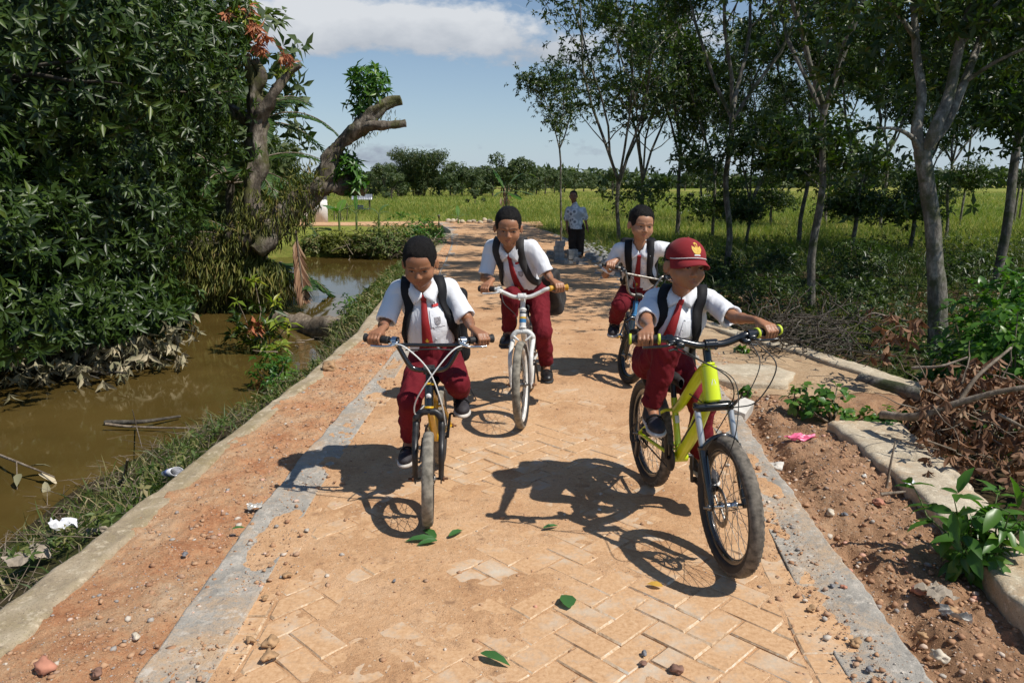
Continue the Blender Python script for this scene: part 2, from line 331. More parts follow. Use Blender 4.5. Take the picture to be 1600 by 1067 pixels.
M_wall = concmat('old_wall_concrete', (0.27, 0.21, 0.135), (0.41, 0.325, 0.215), (0.54, 0.46, 0.33), stain=(0.30, 0.235, 0.12), amt=(0.47, 0.60))
M_slab = concmat('dusty_slab_concrete', (0.40, 0.33, 0.23), (0.53, 0.445, 0.32), (0.64, 0.565, 0.43), stain=(0.50, 0.35, 0.21), amt=(.50, .62))
M_block = simple('cement_block', (0.33, 0.33, 0.32), 0.9, var=0.2, scale=14, bump=0.5)

# ---------------------------------------------------------------- ground plan
wl_out = interp([(-1, -2.0), (2.3, -1.76), (3.65, -1.68), (4.5, -1.62), (5.5, -1.56), (7.2, -1.52), (11, -1.72), (15, -1.95), (19, -1.95), (24, -2.1), (28, -3.6)])
wl_in = interp([(-1, -1.66), (2.0, -1.58), (3.7, -1.56), (5.5, -1.44), (7.9, -1.37), (11, -1.53), (15, -1.70), (19, -1.74), (24, -1.9)])
kl_out = interp([(-1, -1.10), (2.0, -1.11), (3.16, -1.14), (3.8, -1.12), (5.9, -1.03), (6.9, -0.99), (8, -1.08), (11, -1.14), (14, -1.32), (20.4, -1.62), (26, -2.1), (31, -3.0)])
kl_in = interp([(-1, -0.95), (2.2, -0.96), (3.4, -0.99), (6.2, -0.93), (8, -1.0), (11, -1.07), (14, -1.24), (20.4, -1.5), (26, -1.9), (31, -2.5)])
kr_in = interp([(-1, 0.95), (2.1, 1.07), (2.6, 1.11), (3.4, 1.20), (4.6, 1.29), (6, 1.40), (9.3, 1.58), (12, 1.70), (15, 1.85), (19, 1.72), (22, 1.5), (26, 1.05), (31, 0.0)])
kr_out = interp([(-1, 1.12), (2.0, 1.245), (3.7, 1.35), (4.6, 1.45), (6, 1.55), (9.3, 1.73), (12, 1.86), (15, 2.02), (19, 1.90), (22, 1.66), (26, 1.2), (31, 0.15)])
wr_in = interp([(-1, 1.55), (2.3, 1.75), (3.4, 1.93), (4.4, 1.93), (5.2, 1.8), (9, 1.8), (14, 2.0), (31, 0.3)])
wr_out = interp([(-1, 1.95), (2.8, 2.09), (3.6, 2.27), (4.4, 2.38), (5.2, 2.95), (6.16, 2.68), (7.66, 2.06), (9.5, 1.9), (15, 2.06), (19, 1.95), (22, 1.70), (31, 0.2)])
road_z = interp([(0, 0), (8, 0), (11, -0.05), (16, -0.20), (60, -0.22)])
def terrain(x, y):
    x, y = np.broadcast_arrays(np.asarray(x, float), np.asarray(y, float))
    z = -0.33 + 0.05*fbm(x*.5, y*.5, 0, 3, 4)
    z = z + .16*np.exp(-((x-3.9)/.8)**2-((y-8.9)/.9)**2)
    z = np.where(y > 12, z - 0.04*np.clip((y-12)/8, 0, 1), z)
    # pond basin on the left
    xl = wl_out(y); d = xl - x
    bw = np.interp(y, [0, 5, 6.2, 7.5, 9, 14, 18], [1.55, 1.35, 0.9, 0.75, 0.9, 0.8, 0.7]) + 0.18*noise3(y*1.6, 0, 0, 9)
    t = np.clip(d/bw, 0, 1); bank = (road_z(y)-0.10)*(1-t)**1.0 + (-0.62)*t + 0.035*fbm(x*3, y*3, 0, 5, 3)
    deep = np.clip((d-bw)/1.5, 0, 1)*-0.5 + bank
    west = np.clip((-7.6 - x + 0.8*noise3(y*.4, 1, 0, 4))/1.2, 0, 1)
    far = np.clip((y - 19.2 + 0.5*noise3(x*.7, 2, 0, 6) - (x+2)*0.12)/1.3, 0, 1); near = np.clip((-2-y)/2, 0, 1)
    up = np.maximum(np.maximum(west, far), near)
    pond = deep*(1-up) + (-0.24 + 0.06*fbm(x, y, 0, 12, 3))*up
    z = np.where(d > 0, pond, z)
    # soil lies well under the road body
    on = (x > xl-0.02) & (x < wr_out(y)+0.02) & (y < 31); z = np.where(on, -0.42, z)
    ty = (y > 29.0) & (y < 32.3) & (x < 0.5); z = np.where(ty, -0.30, z)
    return z
def grow(a, b, n0, far, k=1.12, s0=0.3):
    out = list(np.linspace(a, b, n0)); s = s0
    while out[-1] < far: out.append(out[-1]+s); s *= k
    return out
xs = sorted(set([-q for q in grow(3.5, 9, 55, 900, 1.13, .15)] + list(np.linspace(-3.5, 4, 110)) + grow(4.07, 12, 70, 900, 1.13, .15)))
ys = list(np.linspace(-6, 1.0, 30)) + list(np.linspace(1.08, 14, 150)) + grow(14.1, 30, 110, 2600, 1.12, .2)
def grid_mesh(mb, X, Y, Z, mat=0):
    n, m = X.shape; i = np.arange(n-1)[:, None]*m; j = np.arange(m-1)[None]
    mb.add(np.stack([X, Y, Z], -1).reshape(-1, 3), np.stack([i+j, i+j+1, i+m+j+1, i+m+j], -1).reshape(-1, 4), mat)
X, Y = np.meshgrid(xs, ys)
def groundmat():
    m, t, p, o = newmat('ground_soil_and_grass'); g = N(t, 'ShaderNodeNewGeometry'); sp = N(t, 'ShaderNodeSeparateXYZ'); t.links.new(g.outputs['Position'], sp.inputs[0])
    n1 = tnoise(t, 0.9, 7, 0.6, vec=g.outputs['Position']); n2 = tnoise(t, 9, 6, 0.7, vec=g.outputs['Position']); n3 = tnoise(t, 0.035, 5, 0.6, vec=g.outputs['Position'])
    soil = ramp(t, mth(t, 'ADD', mth(t, 'MULTIPLY', n1, .5), mth(t, 'MULTIPLY', n2, .5)), [(0.38, (0.030, 0.024, 0.013)), (0.5, (0.065, 0.048, 0.024)), (0.62, (0.12, 0.085, 0.042))])
    soil = mixc(t, ramp(t, n1, [(0.44, (0, 0, 0)), (0.56, (1, 1, 1))]), soil, ramp(t, n2, [(0.35, (0.028, 0.045, 0.012)), (0.65, (0.085, 0.11, 0.022))]))
    rice = ramp(t, mth(t, 'ADD', mth(t, 'MULTIPLY', n3, .6), mth(t, 'MULTIPLY', n2, .4)), [(0.36, (0.115, 0.17, 0.028)), (0.47, (0.21, 0.24, 0.045)), (0.56, (0.31, 0.27, 0.075)), (0.66, (0.36, 0.29, 0.10))])
    fy = mth(t, 'MULTIPLY', mth(t, 'SUBTRACT', mth(t, 'ADD', sp.outputs[1], mth(t, 'MULTIPLY', n1, 4.0)), 19.0), 0.25, True)
    c = mixc(t, fy, soil, rice)
    mud = mth(t, 'MULTIPLY', mth(t, 'SUBTRACT', mth(t, 'ADD', sp.outputs[2], mth(t, 'MULTIPLY', n2, 0.10)), -0.44), -9.0, True)
    c = mixc(t, mud, c, (0.16, 0.10, 0.045))
    t.links.new(c, p.inputs['Base Color']); p.inputs['Roughness'].default_value = 0.95; p.inputs['Specular IOR Level'].default_value = 0.1; addbump(t, p, mth(t, 'ADD', n2, n1), 0.8, 0.05); return m
M_ground = groundmat()
mb = MB(); grid_mesh(mb, X, Y, terrain(X, Y)); tag(mb.build('ground', M_ground), kind='structure')

# water
def watermat():
    m, t, p, o = newmat('muddy_water'); n = tnoise(t, 1.1, 4, 0.5); k = N(t, 'ShaderNodeTexCoord'); mp = N(t, 'ShaderNodeMapping'); mp.inputs['Scale'].default_value = (1.6, 0.8, 1)
    t.links.new(k.outputs['Object'], mp.inputs[0]); w = tnoise(t, 3.0, 3, 0.5, vec=mp.outputs[0])
    t.links.new(ramp(t, n, [(0.35, (0.075, 0.050, 0.013)), (0.65, (0.105, 0.070, 0.020))]), p.inputs['Base Color'])
    p.inputs['Roughness'].default_value = 0.06; p.inputs['IOR'].default_value = 1.33; p.inputs['Specular IOR Level'].default_value = 0.5; addbump(t, p, w, 0.07, 0.03); return m
mb = MB(); wx, wy = np.meshgrid(np.linspace(-16, -1.62, 20), np.linspace(-5, 24, 30)); grid_mesh(mb, wx, wy, wx*0-0.5)
tag(mb.build('pond_water', watermat()), kind='structure')

def sheet(name, fl, fr, ylist, nu, zfun, mat, skirt=0.3, inset=0.0):
    """a surface between two plan curves with a skirt down its sides, so that it is a body and not a card"""
    ylist = np.asarray(ylist); u = np.linspace(0, 1, nu)[None]; Yg = np.repeat(ylist[:, None], nu, 1); l = fl(ylist)[:, None]+inset; r = fr(ylist)[:, None]-inset
    Xg = l + (r-l)*u; Z = zfun(Xg, Yg); lo = Z[:, [0]]-skirt; hi = Z[:, [-1]]-skirt
    Xa = np.hstack([Xg[:, [0]], Xg, Xg[:, [-1]]]); Ya = np.hstack([Yg[:, [0]], Yg, Yg[:, [-1]]]); Za = np.hstack([lo, Z, hi])
    mb = MB(); grid_mesh(mb, Xa, Ya, Za); return mb.build(name, mat)
near = np.concatenate([np.arange(1.3, 6.5, .0135), np.arange(6.5, 10, .03), np.arange(10, 31.5, .12)])
coarse = np.concatenate([np.arange(1.3, 8, .03), np.arange(8, 31.5, .15)])
# paving blocks in herringbone at 45 degrees
mb = MB(); S = 0.1025; J = 0.0022; c45 = math.cos(math.pi/4); rs = random.Random(3); PV = {}
def clip(poly, f):                                     # keep the part of a polygon where f >= 0
    out = []
    for i in range(len(poly)):
        p, q = np.array(poly[i]), np.array(poly[(i+1) % len(poly)]); a, b = f(p), f(q)
        if a >= 0: out.append(tuple(p))
        if (a >= 0) != (b >= 0): out.append(tuple(p+(q-p)*(a/(a-b))))
    return out
def paver(poly):
    if len(poly) < 3: return
    P = np.array(poly); c = P.mean(0); ar = abs(sum(P[i][0]*P[(i+1) % len(P)][1]-P[(i+1) % len(P)][0]*P[i][1] for i in range(len(P))))/2
    if ar < .0008: return
    k = len(P); dz = rs.gauss(0, .0015); tx, ty_ = rs.gauss(0, .007), rs.gauss(0, .007); V = []
    for ins, zz in ((0, -.05), (0, -.0055), (.0055, 0.0)):
        Q = P+(c-P)/np.linalg.norm(c-P, axis=1, keepdims=True)*ins*1.4 if ins else P
        if ins: Q = Q + (np.array([[rs.gauss(0, .0008), rs.gauss(0, .0008)] for _ in range(k)]))
        V.append(np.column_stack([Q, zz+dz+(Q[:, 0]-c[0])*tx+(Q[:, 1]-c[1])*ty_+road_z(Q[:, 1])]))
    r_ = rs.random(); g = PV.setdefault(k, dict(V=[], top=[], n=0)); g['V'].append(np.vstack(V)); g.setdefault('r', []).append(r_); g['n'] += 1
edgeL = lambda y: kl_in(y)+.13; edgeR = lambda y: kr_in(y)-.16
for i in range(-190, 190):
    for j in range(-10, 300):
        k = (i-j) % 4
        if k == 0: a0, b0, a1, b1 = i, j, i+2, j+1
        elif k == 2: a0, b0, a1, b1 = i, j-1, i+1, j+1
        else: continue
        cx, cy = (a0+a1)/2*S, (b0+b1)/2*S; wx_, wy_ = (cx-cy)*c45+0.06, (cx+cy)*c45+1.0
        if wy_ < 1.3 or wy_ > 17 or wx_ < edgeL(wy_)-.15 or wx_ > edgeR(wy_)+.15: continue
        q = [((a-b)*c45+0.06, (a+b)*c45+1.0) for (a, b) in ((a0*S+J, b0*S+J), (a1*S-J, b0*S+J), (a1*S-J, b1*S-J), (a0*S+J, b1*S-J))]
        q = clip(q, lambda p: p[0]-float(edgeL(p[1]))-.006); q = clip(q, lambda p: float(edgeR(p[1]))-.006-p[0]) if len(q) > 2 else q
        paver(q)
yy = 1.3
while yy < 17:                                         # border course beside each kerb strip
    for fa_, fb_ in ((lambda y: kl_in(y)-.07, edgeL), (edgeR, lambda y: kr_in(y)+.045)):
        y0_, y1_ = yy+.002, yy+.1; paver([(float(fa_(y0_))+.003, y0_), (float(fb_(y0_))-.003, y0_), (float(fb_(y1_))-.003, y1_), (float(fa_(y1_))+.003, y1_)])
    yy += .1025
for k, g in PV.items():
    n = g['n']; V = np.concatenate(g['V']); base = (np.arange(n)*3*k)[:, None, None]; r = np.array(g['r']); sd = np.array([[L0*k+e, L0*k+(e+1) % k, (L0+1)*k+(e+1) % k, (L0+1)*k+e] for L0 in (0, 1) for e in range(k)]); st = mb.n; mb.v.append(V); mb.n += len(V)
    F1 = (base+sd[None]); mb.f.append(F1[:, :k].reshape(-1, 4)+st); mb.m.append(np.zeros(n*k, int)); mb.r.append(np.repeat(r, k)); mb.f.append(F1[:, k:].reshape(-1, 4)+st); mb.m.append(np.ones(n*k, int)); mb.r.append(np.repeat(r, k))
    tp_ = base[:, 0]+np.arange(2*k, 3*k)[None]; mb.f.append(tp_+st); mb.m.append(np.zeros(n, int)); mb.r.append(r)
def edgemat():
    m, t, p, o = newmat('chipped_paver_edge'); n1 = tnoise(t, 7, 5, 0.65); n2 = tnoise(t, 70, 4, .7)
    t.links.new(ramp(t, mth(t, 'ADD', mth(t, 'MULTIPLY', n1, .6), mth(t, 'MULTIPLY', n2, .4)), [(.40, (0.30, 0.19, 0.11)), (.52, (0.62, 0.44, 0.27)), (.60, (0.66, 0.57, 0.45))]), p.inputs['Base Color']); p.inputs['Roughness'].default_value = .95; return m
tag(mb.build('paving', [M_paver, edgemat()], smooth=False), kind='structure')
def gauss(x, y, cx, cy, rx, ry): return np.exp(-((x-cx)/rx)**2-((y-cy)/ry)**2)
bare = [tuple(gp(775, 730)[:2])+(.42, .33), tuple(gp(640, 700)[:2])+(.10, .10), tuple(gp(1000, 985)[:2])+(.40, .22), tuple(gp(1180, 1010)[:2])+(.26, .20), tuple(gp(860, 1030)[:2])+(.30, .14), tuple(gp(1260, 1010)[:2])+(.16, .18),
        tuple(gp(420, 1010)[:2])+(.13, .16), tuple(gp(350, 960)[:2])+(.12, .12), tuple(gp(740, 890)[:2])+(.16, .10), tuple(gp(560, 900)[:2])+(.05, .05), tuple(gp(800, 640)[:2])+(.2, .2)]
def road_dirt_z(x, y):
    z = -0.0005 + 0.0035*fbm(x*2.2, y*2.2, 0, 21, 5, .55) + 0.0019*fbm(x*22, y*22, 0, 31, 3) + 0.0022*np.clip(fbm(x*9, y*9, 0, 41, 3)-.35, 0, 1)
    z = z + 0.0016 + 0.006*np.clip((y-5.0)/2, 0, 1)
    for (cx, cy, rx, ry) in bare: z = z - 0.0058*gauss(x, y, cx, cy, rx, ry)
    edge = np.minimum(x-kl_in(y), kr_in(y)-x); z = z + 0.006*np.exp(-(np.clip(edge, 0, 9)/.10)**2)*(0.3+noise3(x*5, y*5, 0, 8))
    return z + road_z(y)
M_r = M_dirt
tag(sheet('road', kl_out, kr_out, near, 210, road_dirt_z, M_dirt, 0.2, 0.03), kind='structure')
# kerb strips poured along both edges (left then right), rough and partly buried
def kerb_l(x, y): return road_z(y)+0.010 + 0.0045*fbm(x*5, y*5, 0, 51, 4) - 0.010*np.clip((x-kl_in(y)+.10)/.10, 0, 1)*(0.5+0.8*noise3(x*6, y*3, 0, 3)) 
def kerb_r(x, y): return road_z(y)+0.010 + 0.0045*fbm(x*5, y*5, 0, 52, 4) - 0.010*np.clip((kr_in(y)+.10-x)/.10, 0, 1)*(0.5+0.8*noise3(x*6, y*3, 0, 4))
tag(sheet('kerb_strip', lambda y: kl_out(y)+0.006*noise3(y*6, 0, 0, 2)+.004*noise3(y*25, 0, 0, 2), lambda y: kl_in(y)+.06, near, 34, kerb_l, M_kerb, 0.25), kind='structure')
tag(sheet('kerb_strip', lambda y: kr_in(y)-.06, lambda y: kr_out(y)+0.007*noise3(y*6, 0, 0, 5)+.005*noise3(y*25, 3, 0, 2), near, 34, kerb_r, M_kerb, 0.25), kind='structure')
# left verge of orange laterite between kerb strip and pond wall
def verge_l(x, y):
    e = kl_out(y)-x
    return road_z(y) + 0.002 + 0.012*fbm(x*2.5, y*2.5, 0, 61, 5, .6) + 0.0065*fbm(x*22, y*22, 0, 66, 3) + 0.012*np.clip(e/.2, 0, 1) - 0.012*np.exp(-(e/.03)**2)
tag(sheet('dirt_verge', lambda y: wl_in(y)-.05, lambda y: kl_out(y)+.02, near, 90, verge_l, M_verge, 0.3), kind='structure')
# right verge: rutted brown soil, a trench beside the kerb strip
def verge_r(x, y):
    e = x-kr_out(y); k = np.clip((y-5.0)/.5, 0, 1); k2 = np.clip((y-4.6)/1.0, 0, 1)
    z = -0.038 + 0.028*fbm(x*3.2, y*3.2, 0, 71, 5, .62) + 0.012*fbm(x*13, y*13, 0, 76, 4, .6)
    z = z - 0.075*np.exp(-((e-.10)/.07)**2)*(0.75+.5*noise3(y*3, 0, 0, 7))
    z = z - .07*np.clip((x-1.55)/.3, 0, 1)*np.clip((3.1-y)/.6, 0, 1)
    hi = -0.012 + 0.02*fbm(x*2, y*2, 0, 78, 4)
    z = z*(1-k2) + hi*k2
    return z + road_z(y) - 0.10*np.clip((y-10)/3, 0, 1)*np.clip(e/.4, 0, 1)
tag(sheet('dirt_verge', lambda y: kr_out(y)-.02, lambda y: wr_out(y)-.03, near[near < 5.25], 90, verge_r, M_brown, 0.35), kind='structure')
tag(sheet('dirt_verge', lambda y: kr_out(y)-.02, lambda y: wr_out(y)-.03, near[near > 5.1], 90, lambda x, y: verge_r(x, y)+.004, M_slabdirt, 0.35), kind='structure')
# transverse road at the far end
mb = MB(); tx_, ty_ = np.meshgrid(np.linspace(-40, 1.2, 120), np.linspace(29.3, 32.0, 24)); grid_mesh(mb, tx_, ty_, -0.205+.02*fbm(tx_, ty_, 0, 4, 3)+0*tx_)
mb.add(np.array([[-40, 29.3, -.2], [1.2, 29.3, -.2], [1.2, 29.3, -.6], [-40, 29.3, -.6]]), np.array([[0, 1, 2, 3]])); tag(mb.build('side_road', M_dirt), kind='structure')

# pond wall (left): top surface with chipped edge, deep outer face
def wall(name, fi, fo, y0, y1, top, depth, seed, mat=M_wall, step=.02, label=None, cat='wall', thick_noise=.008, zf=None, rough=1.0):
    yl = np.arange(y0, y1, step); nu = 16; u = np.linspace(0, 1, nu)[None]
    a = (fi(yl)+thick_noise*fbm(yl*5, 0, 0, seed, 4))[:, None]; b = (fo(yl)+thick_noise*fbm(yl*5, 9, 0, seed, 4))[:, None]
    Xg = a+(b-a)*u; Yg = np.repeat(yl[:, None], nu, 1); ed = np.minimum(u, 1-u)*abs(b-a)
    Z = top + (road_z(Yg) if zf is None else zf(Yg)) + rough*0.006*fbm(Xg*4, Yg*4, 0, seed, 4) + rough*.0025*fbm(Xg*22, Yg*22, 0, seed, 3) - 0.012*np.exp(-(ed/.012)**2) - (0.03*np.exp(-((noise3(Xg*1.1, Yg*1.4, 0, seed+9))/.02)**2) if rough > 1 else 0)
    rows = [(-depth, 0), (-.06, 0), (-.02, 0)]; L = [Z[:, [0]]*0 + Z[:, [0]] + r_ for r_, q in rows]
    Xa = np.hstack([Xg[:, [0]]]*3+[Xg]+[Xg[:, [-1]]]*3); Ya = np.hstack([Yg[:, [0]]]*3+[Yg]+[Yg[:, [-1]]]*3); Za = np.hstack(L+[Z]+[Z[:, [-1]]+r_ for r_ in (-.02, -.06, -depth)])
    Xa = Xa + .006*fbm(Ya*4, Za*14, Xa, seed+3, 3); mb = MB(); grid_mesh(mb, Xa, Ya, Za)
    for row, fl in ((0, 1), (-1, -1)):                    # broken ends
        P = np.stack([Xa[row], Ya[row], Za[row]], -1); k = len(P); cc = P.mean(0)+np.array([0, (-.015 if row == 0 else .015), 0]); F3 = np.array([[i, i+1, k] for i in range(k-1)])
        mb.add(np.vstack([P, cc]), F3[:, ::fl])
    o = mb.build(name, mat); return tag(o, label, cat)
wall('retaining_wall', wl_out, wl_in, 1.0, 24.5, 0.022, 0.8, 11, label='long weathered concrete wall top running between the pond and the orange dirt')
wall('retaining_wall', wr_in, wr_out, 2.12, 4.42, 0.018, 0.5, 12, mat=M_slab, label='broken piece of old concrete wall behind the leafy seedling on the right', thick_noise=.014, rough=1.3)
wall('retaining_wall', lambda y: wr_out(y)-.16+0*y, lambda y: wr_out(y)+.04, 5.15, 10.5, 0.025, 0.5, 13, mat=M_slab, label='dusty concrete wall edge slanting back behind the yellow bicycle toward the trees', thick_noise=.012)
# flat slab jutting from the wall
def slab(name, pts, z, th, seed, label, mat=M_slab):
    """a cracked slab: polygon outline, own thickness, uneven top"""
    pts = np.array(pts, float); c = pts.mean(0); out = []
    for i in range(len(pts)):
        a, b = pts[i], pts[(i+1) % len(pts)]; n = max(2, int(np.linalg.norm(b-a)/.03))
        for t in np.arange(n)/n:
            q = a+(b-a)*t; out.append(q+.012*np.array([noise3(q[0]*12, q[1]*12, 0, seed), noise3(q[0]*12, q[1]*12, 3, seed)]))
    out = np.array(out); k = len(out); rings = [(1.0, -th), (1.0, -.015), (.985, 0), (.8, .0), (.55, .0), (.25, .0)]; V = []
    for s, dz in rings:
        P = c+(out-c)*s; V.append(np.column_stack([P, z+dz+.006*fbm(P[:, 0]*4, P[:, 1]*4, 0, seed, 3)]))
    V = np.vstack(V+[np.array([[c[0], c[1], z]])]); Q = np.array([[i*k+j, i*k+(j+1) % k, (i+1)*k+(j+1) % k, (i+1)*k+j] for i in range(len(rings)-1) for j in range(k)])
    T = np.array([[(len(rings)-1)*k+j, (len(rings)-1)*k+(j+1) % k, len(rings)*k] for j in range(k)]); mb = MB(); mb.add(V, Q, 0); mb.f.append(T); mb.m.append(np.zeros(len(T), int)); mb.r.append(np.zeros(len(T)))
    return tag(mb.build(name, mat), label, 'concrete slab')
P2 = lambda px, py, z=0: tuple(gp(px, py, z)[:2])
slab('concrete_slab', [P2(1110, 566), P2(1205, 572), P2(1243, 585), P2(1228, 603), P2(1150, 600), P2(1100, 592)], 0.014, .14, 5, 'flat sunlit concrete slab jutting out beside the yellow bicycle handlebar')

# pebbles and grit
def peb_mats():
    m, t, p, o = newmat('pebbles'); a = N(t, 'ShaderNodeAttribute', attribute_name='rnd')
    t.links.new(ramp(t, a.outputs['Fac'], [(0, (0.46, 0.26, 0.14)), (.35, (0.34, 0.18, 0.10)), (.62, (0.50, 0.30, 0.17)), (.75, (0.40, 0.25, 0.16)), (.86, (0.30, 0.28, 0.26)), (.94, (0.60, 0.52, 0.42)), (1, (0.62, 0.30, 0.20))]), p.inputs['Base Color'])
    p.inputs['Roughness'].default_value = .85; return m
M_peb = peb_mats()
_bm = bmesh.new(); bmesh.ops.create_icosphere(_bm, subdivisions=1, radius=1.0); ICV = np.array([v.co[:] for v in _bm.verts]); ICF = np.array([[v.index for v in f.verts] for f in _bm.faces]); _bm.free()
def pebbles(name, n, fx, fy, fz, smin, smax, pw, group):
    y = fy(n); x = fx(n, y); z = fz(x, y); s = smin*(1-rng.random(n))**(-1/pw); s = np.minimum(s, smax); k = len(ICV)
    q = ICV[None]*(1+.42*(rng.random((n, k, 1))-.5)*2); sc = np.stack([s*(.8+.6*rng.random(n)), s*(.8+.6*rng.random(n)), s*(.45+.4*rng.random(n))], -1); a = rng.random(n)*6.28
    q = q*sc[:, None]; X_ = q[..., 0]*np.cos(a)[:, None]-q[..., 1]*np.sin(a)[:, None]; Y_ = q[..., 0]*np.sin(a)[:, None]+q[..., 1]*np.cos(a)[:, None]
    V = np.stack([X_+x[:, None], Y_+y[:, None], q[..., 2]+(z+s*.25)[:, None]], -1).reshape(-1, 3)
    F3 = (ICF[None]+(np.arange(n)*k)[:, None, None]).reshape(-1, 3); mb = MB(); mb.add(V, F3, 0, np.repeat(rng.random(n), len(ICF))); return tag(mb.build(name, M_peb), kind='stuff')
ymix = lambda n: 1.5+8*rng.random(n)**1.7
pebbles('gravel', 5600, lambda n, y: kl_in(y)+(kr_in(y)-kl_in(y))*rng.random(n), ymix, road_dirt_z, .0014, .010, 2.3, '')
pebbles('gravel', 7000, lambda n, y: wl_in(y)+(kl_out(y)-wl_in(y))*rng.random(n)**.8, ymix, verge_l, .0018, .012, 2.1, '')
pebbles('gravel', 6500, lambda n, y: kr_out(y)+(wr_in(y)-kr_out(y))*rng.random(n), lambda n: 1.5+5*rng.random(n), verge_r, .0024, .013, 2.0, '')
def _cl(n, y): return np.where(rng.random(n) < .5, kl_in(y)-.02+.09*rng.normal(size=n), kr_in(y)+.02+.07*rng.normal(size=n))
pebbles('gravel', 5200, _cl, ymix, lambda x, y: road_z(y)+.008+0*x, .0016, .011, 2.1, '')
# ---------------------------------------------------------------- bicycles
M_tread = simple('dusty_tread', (0.17, 0.145, 0.115), 0.9, var=.35, scale=40, bump=.4, bscale=120)
M_treadg = simple('pale_dusty_tread', (0.25, 0.225, 0.18), 0.95, var=.3, scale=30, bump=.4, bscale=120)
M_rub = simple('black_rubber', (0.022, 0.021, 0.021), 0.62, var=.3, scale=30, bump=.2)
M_blk = simple('black_paint', (0.012, 0.012, 0.013), 0.22, var=.2, coat=.6)
M_blkd = simple('worn_black_paint', (0.026, 0.024, 0.024), 0.42, var=.45, scale=25, bump=.15)
M_chrome = simple('chrome', (0.66, 0.67, 0.68), 0.2, 1.0, var=.06)
M_stan = simple('satin_silver', (0.52, 0.52, 0.51), 0.32, .55, var=.08)
M_steel = simple('dull_steel', (0.34, 0.32, 0.29), 0.42, 1.0, var=.3, scale=50)
M_neon = simple('neon_yellow_paint', (0.66, 0.78, 0.012), 0.28, var=.04, coat=.5)
M_neon2 = simple('neon_yellow_plastic', (0.55, 0.66, 0.05), 0.5, var=.04)
M_white = simple('scuffed_white_paint', (0.74, 0.73, 0.69), 0.32, var=.10, scale=30, coat=.3)
M_yel = simple('yellow_paint', (0.72, 0.42, 0.012), 0.35, var=.12, scale=20, coat=.3)
M_blue = simple('blue_paint', (0.045, 0.20, 0.42), 0.4, var=.1)
M_rust = simple('rusty_metal', (0.20, 0.09, 0.045), 0.8, .3, var=.35, scale=60)
M_cableW = simple('white_cable', (0.72, 0.72, 0.69), .45, var=.06)
M_cableB = simple('black_cable', (0.02, 0.02, 0.02), .5)
M_ygrip = simple('amber_grip', (0.62, 0.32, 0.02), .55, var=.12)
M_decal = simple('white_decal', (0.75, 0.75, 0.73), .4, var=.05)
def spin(mb, fn):
    mb.v = [fn(v) for v in mb.v]; return mb
